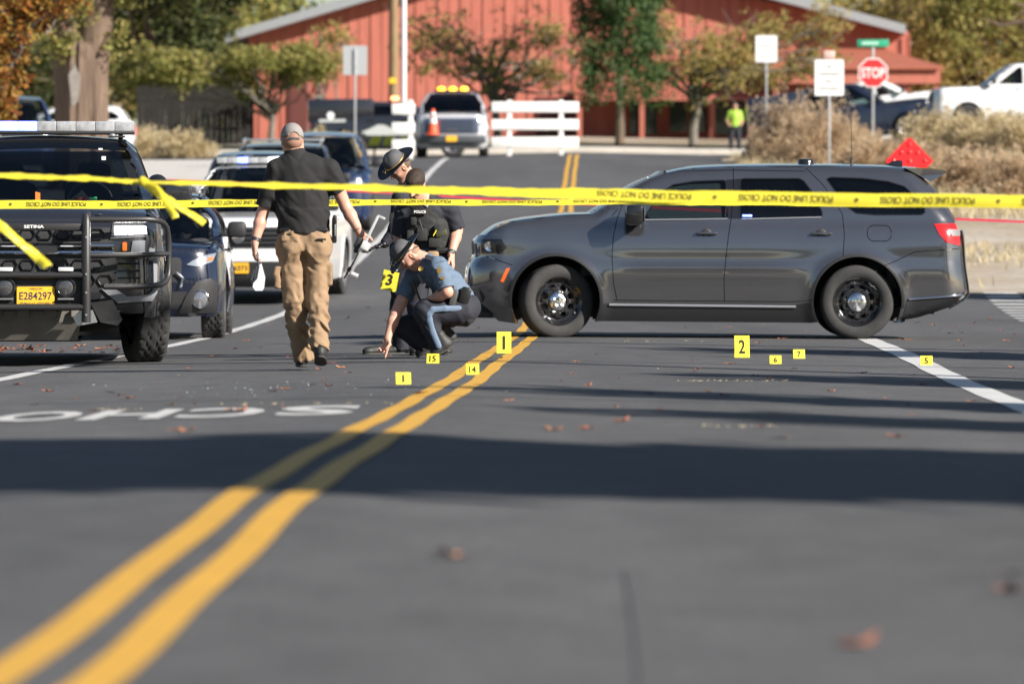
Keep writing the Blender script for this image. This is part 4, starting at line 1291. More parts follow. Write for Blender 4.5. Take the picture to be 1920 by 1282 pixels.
# ------------------------------------------------------------------ row of vehicles along the left shoulder
def build_row():
    # small dark blue crossover
    r = placed('parked_crossover', px(425, 61) - .90, 61.0, -88.8, 'dark blue compact crossover with round fog lamps just behind the black pickup', 'car', wb=2.67)
    sp = suv_spec(L=4.48, H=1.58, Wd=1.80, wb=2.67, nose=.90, hood_z=.98, wheel_r=.345)
    c = generic_car(r, sp, P_navy, step=.08, lamps=False, steer=0, tread=1)
    def onf(y, z, d): return (float(c.Fx(np.array(y), np.array(z))) + d, y, z)
    for sd in (1, -1):
        lo = np.array([(.50, .80), (.62, .78), (.76, .83), (.80, .92), (.70, .90), (.56, .84)]) * np.array([sd, 1])
        c.fascia('headlamp', lo, mk('headlamp_silver', (.45, .47, .5), rough=.12, metal=.6, coat=1), step=.03, off=.014)
        c.fascia('indicator', np.array([(.70, .83), (.755, .85), (.77, .88), (.72, .87)]) * np.array([sd, 1]), M_amber, step=.03, off=.022)
        cl = np.array([(.42, .30), (.80, .30), (.815, .60), (.74, .66), (.60, .62), (.50, .48)]) * np.array([sd, 1])
        c.fascia('bumper_cladding', cl, M_blk, step=.05, off=.016)
        p0 = onf(sd * .645, .44, .03)
        fo = MB().lathe([(.10, -.02), (.095, .01), (.088, .014), (.085, .0)], 24, 'x', p0).build('fog_lamp', M_chrome, r)
        MB().lathe([(.085, 0), (.06, .012), (.001, .018)], 24, 'x', p0).build('fog_lens', mk('fog_bowl', (.4, .4, .42), rough=.12, metal=.7, coat=1), fo)
        MB().tube([onf(sd * y, z, .03) for y, z in ((.40, .72), (.47, .66), (.44, .56))], .014, 6).build('grille_edge', M_chrome, r)
        MB().tube([(-1.1, sd * .60, 1.60), (-2.0, sd * .62, 1.63), (-2.9, sd * .60, 1.59)], .018, 8).build('roof_rail', M_blk, r)
    # white patrol SUV, nose turned to the verge
    a = R(-95.5)
    Xn, Yn = px(447, 80.0), 80.0
    r = placed('patrol_suv', Xn - .95 * math.cos(a), Yn - .95 * math.sin(a), -95.5, 'white police SUV with roof light bar facing us behind the dark crossover', 'SUV', wb=3.07)
    sp = suv_spec(L=5.2, H=1.92, Wd=2.04, wb=3.07, nose=.95, hood_z=1.18, wheel_r=.39)
    c = generic_car(r, sp, P_white, step=.08, grille=False, lamps=False, steer=R(6), tread=1)
    w = c.w; zt = c.front[-1][1] + .02
    fo = [(-w + .12, .26), (w - .12, .26), (w - .10, .5), (w - .10, zt - .1), (w - .14, zt), (-w + .14, zt), (-w + .10, zt - .1), (-w + .10, .5)]
    c.fascia('front_bumper', fo, P_white, [('grille', np.array([(-.60, .80), (.60, .80), (.66, 1.10), (-.66, 1.10)])), ('lower_intake', rrect(-.84, .26, .84, .62, .06))], {'grille': M_blk, 'lower_intake': M_blk}, step=.06)
    def onf(y, z, d): return (float(c.Fx(np.array(y), np.array(z))) + d, y, z)
    for k in range(4):
        MB().tube([onf(y, .86 + k * .065, .012) for y in np.linspace(-.6, .6, 12)], .009, 5).build('grille_slat', M_gloss_blk, r)
    MB().lathe([(.001, .01), (.05, .008), (.085, 0), (.09, -.01)], 20, 'x', onf(0, .955, .03)).build('grille_emblem', M_chrome, r)
    for sd in (1, -1):
        c.fascia('headlamp', np.array([(.64, .88), (.86, .90), (.88, 1.08), (.70, 1.06)]) * np.array([sd, 1]), mk('lamp_housing', (.06, .06, .065), rough=.2, coat=1), step=.05, off=.012)
    plate(r, lambda u, v, d: onf(u, .53 + v, .02 + d), 'E 6273')
    light_bar(r, -1.75, 1.955, 1.36, {2: M_bluelit, 5: M_whitelit})
    # dark SUVs further up
    r = placed('parked_suv', px(365, 92) + .99, 92, -89.5, 'black SUV hidden mostly behind the white police SUV, second dark roof', 'SUV', wb=2.95)
    generic_car(r, suv_spec(L=5.0, H=1.95, Wd=2.0, wb=2.95, hood_z=1.15), P_black, step=.12, full=False)
    r = placed('parked_suv', px(410, 103) + 1.12, 103, -89, 'dark SUV with its grey roof reflection built as a rack behind the white police SUV', 'SUV', wb=2.95)
    c = generic_car(r, suv_spec(L=5.0, H=1.88, Wd=2.12, wb=2.95, hood_z=1.12), P_black, step=.12, full=False)
    for sd in (1, -1):
        MB().tube([(-1.3, sd * .70, 1.93), (-2.6, sd * .72, 1.97), (-3.5, sd * .70, 1.92)], .028, 8).build('roof_rail', M_silver, r)  # silver rack stands for the grey reflection on the roof
    MB().box((-1.9, 0, 1.97), (.10, 1.5, .04), bev=.01).build('roof_reflection_bar', M_silver, r)
    r = placed('parked_suv', px(700, 112) - 1.0, 112, -89, 'deep blue SUV at the head of the parked row beside the road', 'SUV', wb=2.9)
    generic_car(r, suv_spec(L=4.8, H=1.84, Wd=1.96, wb=2.9), P_blue, step=.12)
    # far vehicles
    r = placed('patrol_pickup', px(849, 170), 170, 0, 'black police pickup in profile behind the white fence with badge and lettering', 'pickup', wb=3.2)
    sp = suv_spec(L=5.25, H=1.64, Wd=2.0, wb=3.2, pickup=True, hood_z=1.1); c = generic_car(r, sp, P_black, step=.14, full=False)
    def sidey(x, z): return -float(c.W(x, z)) - .006
    MB().box((-3.30, 0, 1.38), (1.95, 1.86, .70), bev=.05).build('bed_canopy', P_black, r)
    mb = MB()
    mb.prism(ellipse((-3.6, 1.24), .11, .11, 14), lambda u, v, d: (u, -.94 - d, v), .006)
    mb.build('door_badge', M_whiteprint, r, False)
    M_sil = mk('reflective_grey', (.45, .47, .46), rough=.5)
    MB().prism(rrect(-3.95, 1.04, -3.15, 1.13, .03), lambda u, v, d: (u, -1.0 - d, v), .006).build('lettering_strip', M_sil, r, False)
    MB().prism([(-2.70, .74), (-2.45, .84), (-2.2, .96), (-2.0, .95), (-1.8, .85), (-1.4, .82), (-1.2, .64), (-2.5, .64)], lambda u, v, d: (u, -1.012 - d, v), .006).build('mountain_graphic', M_sil, r, False)
    MB().box((-1.73, .1, 1.69), (.25, 1.2, .10), bev=.03).build('light_bar', mk('dull_lens', (.2, .2, .22), rough=.3), r)
    MB().box((-1.70, -.45, 1.75), (.22, .16, .10), bev=.03).build('light_bar_lamp', M_redlit, r)
    r = placed('work_truck', px(847, 157.5), 158.4, -90, 'white work truck with amber roof beacons facing us at the end of the road', 'truck', wb=3.6)
    sp = suv_spec(L=5.9, H=1.80, Wd=2.02, wb=3.6, pickup=True, hood_z=1.16)
    r.name = 'pickup_work_truck'
    c = generic_car(r, sp, car_paint('greyed_white_paint', (.46, .47, .50), rough=.35), step=.12, full=True, glass=G_dark)  # white body colour toned to an even bluish grey
    r.name = 'work_truck'
    def onf(y, z, d): return (float(c.Fx(np.array(y), np.array(z))) + d, y, z)
    c.fascia('grille_panel', rrect(-.74, .66, .74, 1.08, .05), mk('bluish_grille', (.09, .11, .16), rough=.25, metal=.4), step=.08, off=.02)  # even bluish base colour on the grille
    for k in range(3):
        MB().tube([onf(y, .77 + k * .11, .05) for y in (-.6, -.2, .2, .6)], .02, 6).build('grille_bar', M_chrome, r)
    MB().box(onf(0, .50, .06), (.16, 1.9, .22), bev=.05).build('steel_bumper', mk('dull_bumper', (.10, .11, .12), rough=.4, metal=.5), r)
    plate(r, lambda u, v, d: onf(u, .52 + v, .15 + d), ' ')
    MB().box((-1.7, 0, 1.845), (.25, 1.05, .05), bev=.015).build('beacon_bar', M_blk, r)
    for k in range(3):
        MB().lathe([(.105, -.03), (.11, .02), (.09, .06), (.001, .08)], 16, 'z', (-1.68, -.32 + k * .32, 1.885)).build('amber_beacon', M_amberlit, r)
    r = placed('parked_pickup', px(1700, 172), 172, 0, 'dark navy pickup parked side on behind the dry brush', 'pickup', wb=3.5)
    P_dnavy = car_paint('dark_navy_paint', (.008, .012, .028), rough=.25)
    generic_car(r, suv_spec(L=5.6, H=1.95, Wd=2.0, wb=3.5, pickup=True, hood_z=1.15), P_dnavy, step=.15, full=False)
    MB().box((-3.75, 0, 1.55), (1.75, 1.84, .76), bev=.05).build('bed_canopy', P_dnavy, r)
    r = placed('parked_pickup', px(1806, 162), 162, 183, 'white pickup with open brown cab window at the right edge', 'pickup', wb=3.5)
    generic_car(r, suv_spec(L=5.7, H=1.93, Wd=2.0, wb=3.5, pickup=True, hood_z=1.2), P_white, step=.15, full=True)
    r = placed('parked_van', px(1740, 190), 190, 0, 'white van partly hidden between the navy and the white pickup', 'van', wb=2.9)
    generic_car(r, suv_spec(L=4.7, H=1.8, Wd=1.95, wb=2.9), P_white, step=.16, full=False)
    r = placed('parked_suv', px(30, 140), 140, -84, 'blue SUV parked under the orange tree at the left edge', 'SUV', wb=2.9)
    generic_car(r, suv_spec(L=4.8, H=1.86, Wd=1.96, wb=2.9), P_blue, step=.14, full=False)
    r = placed('parked_car', px(258, 165) - 3.7, 165, 180, 'white car seen from behind with red tail lamp beside the tree trunk', 'car', wb=2.7)
    generic_car(r, suv_spec(L=4.6, H=1.50, Wd=1.8, wb=2.7, hood_z=.95, wheel_r=.33), P_white, step=.14, full=False)
build_row()
# ================================================================== trees, brush, barn, fences, signs
def leaf_cloud(blobs, n, size, seed, shell=.5, squash=.7):
    """leaf-sized bent quads spread through the given ellipsoids [(centre, radii, weight)]"""
    g = np.random.default_rng(seed)
    w = np.array([b[2] for b in blobs], float); w /= w.sum()
    which = g.choice(len(blobs), n, p=w)
    C = np.array([b[0] for b in blobs])[which]; Rr = np.array([b[1] for b in blobs])[which]
    d = g.normal(size=(n, 3)); d /= np.linalg.norm(d, axis=1)[:, None]
    r = g.random(n)[:, None] ** (shell)
    # clump leaves into twigs
    P = C + d * r * Rr
    tw = g.integers(0, max(1, n // 9), n)
    anchor = P[g.integers(0, n, max(1, n // 9))]
    P = anchor[tw] + g.normal(size=(n, 3)) * size * np.array([1.7, 1.7, 1.3])
    a = g.normal(size=(n, 3)); a /= np.linalg.norm(a, axis=1)[:, None]
    b = np.cross(a, g.normal(size=(n, 3))); b /= np.linalg.norm(b, axis=1)[:, None]
    s = size * (.6 + .8 * g.random(n))[:, None]
    V = np.stack([P - a * s, P + b * s * squash, P + a * s, P - b * s * squash], 1).reshape(-1, 3)
    Fc = np.arange(4 * n).reshape(n, 4)
    return V, Fc
def fast_mesh(name, V, Fc, mat, parent):
    me = bpy.data.meshes.new(name)
    V = np.asarray(V, np.float32); Fc = np.asarray(Fc, np.int32)
    me.vertices.add(len(V)); me.vertices.foreach_set('co', V.ravel())
    k = Fc.shape[1]
    me.loops.add(Fc.size); me.loops.foreach_set('vertex_index', Fc.ravel())
    me.polygons.add(len(Fc)); me.polygons.foreach_set('loop_start', np.arange(0, Fc.size, k, dtype=np.int32))
    me.materials.append(mat); me.update(calc_edges=True); me.validate()
    return link(bpy.data.objects.new(name, me), parent)
def branch_tree(root, base, h, r0, blobs, mat, seed, bare=.35):
    g = np.random.default_rng(seed)
    mb = MB()
    top = np.array([0, 0, h * .8])
    def limb(a, b, r1, r2, n=5, wob=.05):
        a, b = np.asarray(a, float), np.asarray(b, float); L = np.linalg.norm(b - a)
        pts = [a + (b - a) * t + (g.normal(size=3) * wob * L * (0 < t < 1)) for t in np.linspace(0, 1, n)]
        mb.tube(pts, list(np.linspace(r1, r2, n)), 8)
    limb((0, 0, -.1), top, r0, r0 * .25, 6, .02)
    for c, rr, _ in blobs:
        t = .3 + .45 * g.random()
        limb(top * t, np.asarray(c) + g.normal(size=3) * .2, r0 * .38, r0 * .06, 5)
        for _k in range(3):
            e = np.asarray(c) + g.normal(size=3) * np.asarray(rr) * .6
            limb(np.asarray(c) * .8 + top * t * .2, e, r0 * .14, r0 * .03, 4)
    return mb.build('trunk', mat, root)
M_bark = mk('brown_bark', (.12, .085, .06), rough=.9, var=.4, vscale=5, stretch=(4, 4, .4), bump=1.0, bscale=14)
M_bark2 = mk('grey_bark', (.16, .14, .12), rough=.9, var=.3, vscale=8, bump=.6, bscale=20)
L_olive = leaf_mat('olive_leaves', [(.22, .24, .07), (.32, .30, .09), (.14, .16, .045), (.42, .34, .12), (.26, .25, .075)], .45)
L_olive2 = leaf_mat('yellowing_leaves', [(.46, .37, .13), (.32, .28, .09), (.52, .38, .15), (.22, .21, .065), (.48, .32, .13)], .5)
L_conif = leaf_mat('conifer_needles', [(.04, .08, .024), (.07, .12, .035), (.02, .05, .016), (.10, .14, .045)], .15)
L_orange = leaf_mat('orange_leaves', [(.38, .13, .03), (.30, .17, .035), (.22, .055, .025), (.34, .24, .05), (.16, .10, .03)])
L_dark = leaf_mat('dark_leaves', [(.04, .055, .016), (.065, .08, .024), (.025, .035, .012), (.10, .10, .03)], .15)
L_dry = leaf_mat('dry_twigs', [(.60, .46, .31), (.52, .39, .25), (.68, .55, .39), (.42, .30, .19)], .5)
L_straw = leaf_mat('straw', [(.64, .54, .34), (.54, .44, .26), (.72, .63, .42), (.44, .34, .2)], .45)

def tree(name, X, Y, h, r0, blobs, leaves, size, lmat, seed, label, bmat=None, group=None, shell=.5):
    root = empty(name, (X, Y, G(X, Y) - .03), 0, label, 'tree', group)
    branch_tree(root, None, h, r0, blobs, bmat or M_bark2, seed)
    V, Fc = leaf_cloud(blobs, leaves, size, seed, shell)
    fast_mesh('crown', V, Fc, lmat, root)
    return root
def round_blobs(cx, cz, rx, rz, n, seed, ry=None, flat=.5):
    g = np.random.default_rng(seed); out = []
    ry = ry or rx
    for _ in range(n):
        d = g.normal(size=3); d /= np.linalg.norm(d); k = .35 + .45 * g.random()
        c = np.array([cx + d[0] * rx * k * 1.25, d[1] * ry * k * 1.2, cz + d[2] * rz * k * 1.2])
        out.append((c, np.array([rx, ry, rz]) * (.32 + .2 * g.random()), 1.0))
    return out

# --- ornamental trees in front of the barn
Yt = 192.0; st = FPX / Yt
def tpx(a, b, X0): return ((a - 960) / st - X0, pz(b, Yt) - G(X0, Yt))
X0 = px(510, Yt)
tree('ornamental_tree', X0, Yt, 3.6, .13, round_blobs(-3.3, 2.75, 1.9, 1.0, 9, 3) + round_blobs(-.3, 2.75, 1.9, 1.0, 9, 4) + round_blobs(1.3, 3.2, 1.2, .9, 5, 5), 11000, .07, L_olive, 11, 'olive green tree with thin trunk in front of the barn\'s left corner', group='yellowing trees along the barn')
X0 = px(930, Yt)
tree('ornamental_tree', X0, Yt, 4.6, .17, round_blobs(-.7, 3.5, 2.6, 1.7, 26, 5) + round_blobs(1.6, 3.0, 1.6, 1.2, 12, 6), 6000, .055, L_olive2, 12, 'thin leafed yellowing tree behind the white fence', group='yellowing trees along the barn')
X0 = px(1300, Yt - 2)
tree('ornamental_tree', X0, Yt - 2, 4.6, .17, round_blobs(0, 3.1, 2.4, 1.6, 20, 7) + round_blobs(2.3, 3.1, 1.8, 1.4, 14, 8) + round_blobs(4.3, 3.8, 1.5, 1.1, 9, 9), 10500, .055, L_olive2, 13, 'wide yellow green tree right of the dark conifer', group='yellowing trees along the barn')
X0 = px(600, Yt + 4)
tree('ornamental_tree', X0, Yt + 4, 4.8, .14, round_blobs(.0, 3.3, 1.9, 1.1, 12, 21), 2600, .06, L_olive2, 14, 'sparse yellow tree against the red barn left of the utility pole', group='yellowing trees along the barn')
# conifer
def conifer(X, Y, h, rb, n, seed, label, lmat=L_conif, size=.06, group=None, z0=.15, taper=.8):
    root = empty('conifer_tree', (X, Y, G(X, Y) - .03), 0, label, 'tree', group)
    MB().tube([(0, 0, -.1), (.05, 0, h * .5), (0, 0, h)], [.17, .10, .01], 8).build('trunk', M_bark, root)
    g = np.random.default_rng(seed); k = n // 12
    t = g.random(k) ** .75; a = g.random(k) * 2 * math.pi
    rr = rb * (1 - t) ** taper * (.35 + .65 * g.random(k) ** .5) * (1 + .25 * np.sin(a * 3 + t * 14)) + .05
    z = h * (z0 + (1 - z0) * t)
    A = np.stack([rr * np.cos(a), rr * np.sin(a), z - rr * .12], 1)
    P = np.repeat(A, 12, 0) + g.normal(size=(k * 12, 3)) * size * np.array([1.8, 1.8, 2.0]); m = len(P)
    u = g.normal(size=(m, 3)) + np.array([0, 0, .8]); u /= np.linalg.norm(u, axis=1)[:, None]
    b = np.cross(u, g.normal(size=(m, 3))); b /= np.linalg.norm(b, axis=1)[:, None]
    V = np.stack([P - u * size * 1.5, P + b * size * .5, P + u * size * 1.5, P - b * size * .5], 1).reshape(-1, 3)
    fast_mesh('crown', V, np.arange(4 * m).reshape(m, 4), lmat, root)
    return root
conifer(px(1162, 188), 188, 9.5, 1.5, 34000, 31, 'dark green conifer in front of the red barn', z0=.17, taper=.35)
# --- tree masses right and left
for i, (a, Y, h, rx, rz, n, lm, lab) in enumerate([
        (1830, 225, 9, 4.2, 3.6, 15000, L_olive2, 'tall yellow green tree above the white pickup at the right'),
        (1960, 215, 8, 3.6, 3.2, 11000, L_olive, 'olive green tree cut by the right edge'),
        (1700, 250, 9, 3.4, 3.6, 9000, L_olive2, 'pale yellow tree behind the end of the barn roof'),
        (330, 222, 8, 2.9, 3.0, 11000, L_olive, 'broad olive tree left of the barn'),
        (280, 205, 9, 3.2, 3.0, 10000, L_dark, 'dark leafed tree behind the big trunk'),
        (40, 220, 9, 4.0, 3.6, 12000, L_dark, 'dark tree behind the orange foliage at the left edge')]):
    X = px(a, Y)
    tree('broadleaf_tree', X, Y, h, .28, round_blobs(0, h * .52, rx, rz, 14, 40 + i), n, .10, lm, 50 + i, lab, M_bark)
# far wooded background behind the barn
for i, (a, wh) in enumerate(((-40, 'at the upper left corner above the orange leaves'), (110, 'behind the top of the old trunk'), (240, 'between the old trunk and the barn'), (360, 'just left of the barn roof edge'), (480, 'above the low left end of the barn roof'), (1660, 'above the low right end of the barn roof'), (1790, 'behind the yellow green tree at the right'), (1940, 'at the upper right corner'))):
    Y = 300 + (i % 3) * 18
    X = px(a, Y)
    tree('background_tree', X, Y, 13, .3, round_blobs(0, 6.5, 5.0, 5.2, 9, 70 + i), 3000, .26, (L_olive, L_dark, L_olive2)[i % 3], 90 + i,
         'far tree ' + wh, M_bark, 'far trees behind the barn')
# --- big old trunk on the left with orange tree in front
def big_trunk():
    Y = 131.0; X = px(152, Y); s_ = FPX / Y
    root = empty('old_tree', (X, Y, G(X, Y) - .03), 0, 'massive old tree trunk with pale scar beside the blue SUV', 'tree')
    zt = lambda b: pz(b, Y) - G(X, Y)
    mb = MB(); n = 40
    prof = [(-.1, .80, 0), (.4, .66, 0), (1.0, .58, 0), (zt(200), .57, 0), (zt(120), .58, .0), (zt(85), .50, .0), (zt(60), .22, .0), (zt(55), .02, 0)]
    V = []
    for z, r_, dx in prof:
        for j in range(n):
            t = 2 * math.pi * j / n
            rr = r_ * (1 + .05 * math.sin(7 * t + z) + .06 * math.sin(13 * t + z * .7) + .04 * math.sin(19 * t))
            V.append((dx + rr * math.cos(t), rr * math.sin(t), z))
    mb.add(V, [(i * n + j, i * n + (j + 1) % n, (i + 1) * n + (j + 1) % n, (i + 1) * n + j) for i in range(len(prof) - 1) for j in range(n)])
    z1 = zt(90)
    mb.tube([(-.16, 0, z1 - 1.0), (-.30, 0, z1 - .1), (-.42, 0, z1 + .9), (-.85, .1, z1 + 2.6)], [.44, .40, .33, .2], 14)
    mb.tube([(.14, 0, z1 - 1.0), (.24, -.02, z1 - .1), (.40, -.05, z1 + .9), (.85, 0, z1 + 2.6)], [.46, .42, .38, .26], 14)
    mb.tube([(-.5, -.1, z1 + .3), (-1.5, 0, z1 + 1.0), (-2.4, .2, z1 + 1.8)], [.18, .12, .06], 8)
    mb.build('trunk', mk('pale_old_bark', (.125, .085, .06), rough=.9, var=.5, vscale=4, stretch=(5, 5, .3), bump=1.0, bscale=12), root)
    MB().prism([(-.16, zt(200)), (-.02, zt(190)), (.04, zt(145)), (-.10, zt(118)), (-.24, zt(140))], lambda u, v, d: (u, -.60 - d, v), .02).build('bark_scar', mk('pale_scar', (.22, .20, .18), rough=.8, var=.2), root, False)
    bl = round_blobs(-.8, z1 + 2.4, 2.6, 1.3, 7, 61) + round_blobs(1.2, z1 + 2.0, 1.5, .9, 4, 62) + [(np.array([-1.3, -.4, z1 + .5]), np.array([.7, .6, .6]), .7), (np.array([.9, -.3, z1 + .2]), np.array([.35, .4, .5]), .35), (np.array([-.5, -.6, z1 + .1]), np.array([.6, .3, .35]), .5), (np.array([.1, -.6, z1 + .9]), np.array([.8, .4, .5]), .6)]
    V, Fc = leaf_cloud(bl, 7000, .06, 63)
    fast_mesh('crown', V, Fc, L_olive, root)
big_trunk()
def orange_tree():
    Y = 104.0; X = px(-45, Y)
    root = empty('autumn_tree', (X, Y, G(X, Y) - .03), 0, 'autumn tree with orange and rust leaves hanging in at the upper left', 'tree')
    z0 = G(X, Y); P = lambda a, b, dy=0: np.array([px(a, Y + dy) - X, dy, pz(b, Y + dy) - z0])
    bl = [(P(15, 120), np.array([.42, .5, .55]), 1.2), (P(5, 200), np.array([.30, .5, .42]), .9), (P(60, 15), np.array([.75, .6, .35]), 1.3), (P(120, -10), np.array([.55, .5, .32]), .8), (P(-10, 40), np.array([.5, .5, .6]), 1), (P(40, 60), np.array([.3, .4, .25]), .35), (P(-60, 60), np.array([.9, .9, 1.3]), 2.0)]
    branch_tree(root, None, 5.0, .22, bl, M_bark2, 71)
    V, Fc = leaf_cloud(bl, 4200, .052, 72, .6)
    fast_mesh('crown', V, Fc, L_orange, root)
orange_tree()
# --- trees that stand right of the frame; their shade falls across the road
def shade_tree(X, Y, h, rx, ry, rz, cz, n, seed, label):
    root = empty('roadside_tree', (X, Y, G(X, Y) - .03), 0, label, 'tree', 'trees along the right side of the road')
    g = np.random.default_rng(seed)
    bl = [(np.array([0, 0, cz]), np.array([rx, ry * .8, rz * .75]), 1.0)] + [(np.array([g.normal() * rx * .55, ry * g.uniform(-.7, .7), cz + rz * g.uniform(-.5, .5)]), np.array([.9, .7, .5]) * (.5 + .6 * g.random()), .06) for _ in range(10)] + [(np.array([g.normal() * rx * .7, ry * g.uniform(-.95, 1.0), cz + rz * g.uniform(-.4, .4)]), np.array([.8, .35, .3]), .03) for _ in range(16)]
    MB().tube([(0, 0, -.1), (.1, 0, cz), (0, 0, h)], [.28, .18, .03], 8).build('trunk', M_bark, root)
    V, Fc = leaf_cloud(bl, n * 2, .26, seed, .7)
    fast_mesh('crown', V, Fc, L_dark, root)
kx, ky = math.cos(R(SUN_AZ)) / math.tan(R(SUN_EL)), math.sin(R(SUN_AZ)) / math.tan(R(SUN_EL))
def shade_at(sx, sy, h): return sx + kx * h, sy - ky * h
for i, (sx, sy, h, rx, ry, rz, n) in enumerate([(-2.6, 22.4, 7.0, 3.4, 2.2, 2.0, 6000), (3.0, 21.4, 7.0, 3.4, 2.4, 2.1, 6600), (8.5, 21.0, 6.5, 3.2, 2.3, 2.0, 5000)]):
    X, Y = shade_at(sx, sy, h)
    shade_tree(X, Y, h + 1.4, rx, ry, rz, h, n, 120 + i, 'roadside tree out of view whose shade makes the %s part of the dark band' % ('left', 'middle', 'right')[i])
def poplar(tx, ty, h, r, seed, n=2600, wh=''):
    X, Y = shade_at(tx, ty, h)
    conifer(X, Y, h, r, n, seed, 'slim conifer out of view whose shadow tip ' + wh, L_dark, .22, 'trees along the right side of the road', .1)
poplar(1.45, 30.0, 9.0, 1.5, 131, 4200, 'lies just above the dark band')
poplar(.7, 35.2, 8.5, .5, 132, 1600, 'is the thin streak in the right lane')
poplar(2.7, 40.6, 9.5, 1.9, 133, 4200, 'falls below marker 5')
poplar(2.4, 50.5, 9.0, 1.3, 134, 3200, 'falls behind marker 5')
poplar(5.2, 83.5, 8.0, 1.2, 136, 2600, 'falls behind the grey SUV tail')
def shade_pole(tx, ty, h, label):
    X, Y = shade_at(tx, ty, h)
    root = empty('utility_pole', (X, Y, G(X, Y) - .05), 0, label, 'pole')
    MB().tube([(0, 0, 0), (0, 0, h)], [.16, .11], 10).build('pole', M_bark, root)
    MB().box((0, 0, h - .6), (.12, 2.2, .12)).build('cross_arm', M_bark, root)
shade_pole(-4.6, 47.6, 10.5, 'wooden utility pole out of view whose thin shadow crosses the near lanes')
shade_pole(-2.4, 56.2, 10.5, 'second wooden utility pole out of view to the right of the road')

# --- barn
def barn():
    Y = 214.0; s_ = FPX / Y
    zb = G(0, Y); root = empty('red_barn', (px(1000, Y), Y, zb - .05), 0, 'large red barn with vertical board siding and grey metal roof', 'barn')
    X0 = px(1000, Y); x = lambda a: px(a, Y) - X0; z = lambda b: pz(b, Y) - zb
    M_red = mk('red_siding', (.40, .125, .088), rough=.75, var=.14, vscale=1.2, stretch=(3, 3, .4), bump=.2)
    M_red2 = mk('red_trim', (.35, .105, .072), rough=.75)
    M_roof = mk('grey_metal_roof', (.36, .38, .40), rough=.4, metal=.4, var=.1)
    slope_l, slope_r = (55 - 0) / (620 - 430.0), 45 / 210.0
    apex_x = 1050
    def top(a):                                         # eave line rows
        return 60 - slope_l * (a - 440) if a < apex_x else max(-200, 44 - slope_r * (1690 - a))
    xa = np.arange(x(466), x(1690), .42)
    for i, xx in enumerate(xa):                         # boards
        a = 1000 + (xx + X0 - X0) * s_ if False else (xx + X0) * s_ + 960
        zt = z(top(a + 10)) - .15
        w = .40
        a2 = (xx + w + X0) * s_ + 960
        zt2 = z(top(a2 + 10)) - .15
        dy = .02 * (i % 2)
        mb = MB().add([(xx, -dy, -.2), (xx + w, -dy, -.2), (xx + w, -dy, zt2), (xx, -dy, zt), (xx, .1, -.2), (xx + w, .1, -.2), (xx + w, .1, zt2), (xx, .1, zt)],
                      [(0, 1, 2, 3), (5, 4, 7, 6), (4, 0, 3, 7), (1, 5, 6, 2), (3, 2, 6, 7)])
        mb.build('siding_board', M_red, root, False)
        MB().box((xx + w + .01, -.025, zt2 / 2 - .1), (.05, .03, zt2 - .1)).build('batten', M_red, root, False)
    # side walls and roof slabs running back
    zl, zr = z(top(440)), z(44)
    zap = z(top(apex_x - 1))
    def slab(xa_, za_, xb_, zb_, name):
        mb = MB().add([(xa_, -1.0, za_), (xb_, -1.0, zb_), (xb_, 26, zb_), (xa_, 26, za_), (xa_, -1.0, za_ - .35), (xb_, -1.0, zb_ - .35), (xb_, 26, zb_ - .35), (xa_, 26, za_ - .35)],
                      [(0, 1, 2, 3), (7, 6, 5, 4), (0, 4, 5, 1), (1, 5, 6, 2), (2, 6, 7, 3), (3, 7, 4, 0)])
        return mb.build(name, M_roof, root, False)
    slab(x(425), z(62), x(apex_x), zap + .1, 'roof'); slab(x(apex_x), zap + .1, x(1695), z(46), 'roof')
    MB().box((x(466) + .1, 13, zl / 2 - .3), (.2, 26, zl - .5)).build('side_wall', M_red, root, False)
    MB().box((x(1690) - .1, 13, zr / 2 - .3), (.2, 26, zr - .5)).build('side_wall', M_red, root, False)
    MB().box((0, 25.8, zl / 2), (x(1690) - x(466), .2, zl)).build('rear_wall', M_red, root, False)
    # lean-to at the right, hipped
    xl, xr = x(1440), x(1745)
    zf, zh = z(162), z(131)
    V = [(xl, -5, zf), (xr, -5, zf), (xr, -5, zh), (xl, -5, zh)]
    MB().add([(xl, -5, zf), (xr, -5, zf), (xr, -5, zh), (xl, -5, zh), (xl, -4.7, zf), (xr, -4.7, zf), (xr, -4.7, zh), (xl, -4.7, zh)], [(0, 1, 2, 3), (4, 7, 6, 5), (0, 4, 5, 1), (1, 5, 6, 2), (3, 2, 6, 7), (0, 3, 7, 4)]).build('porch_fascia', M_red, root, False)
    MB().add([(xl - .2, -5.2, zh), (xr + .1, -5.2, zh), (x(1650), -.1, z(88)), (xl - .2, -.1, z(88)), (xr + .1, -5.2, zh - .1), (xl - .2, -5.2, zh - .1), (xr + .1, -.1, zh)],
             [(0, 1, 2, 3), (0, 5, 4, 1), (1, 6, 2)]).build('porch_roof', mk('faded_red_roof', (.33, .10, .06), rough=.7, var=.15), root, False)
    for a in (1445, 1600, 1738):
        MB().box((x(a), -4.8, zf / 2 - .1), (.22, .22, zf)).build('porch_post', M_red2, root, False)
    # low awning over the entrance: keeps the wall below it in shade
    MB().add([(x(1075), -3.4, z(186)), (x(1442), -3.4, z(186)), (x(1442), -.05, z(164)), (x(1075), -.05, z(164)), (x(1075), -3.4, z(191)), (x(1442), -3.4, z(191)), (x(1442), -.05, z(169)), (x(1075), -.05, z(169))],
             [(0, 1, 2, 3), (7, 6, 5, 4), (0, 4, 5, 1), (1, 5, 6, 2), (3, 7, 4, 0)]).build('awning', M_red2, root, False)
    for a in (1085, 1200, 1330, 1436):
        MB().box((x(a), -3.3, z(190) / 2 - .1), (.18, .18, z(190) + .1)).build('awning_post', M_red2, root, False)
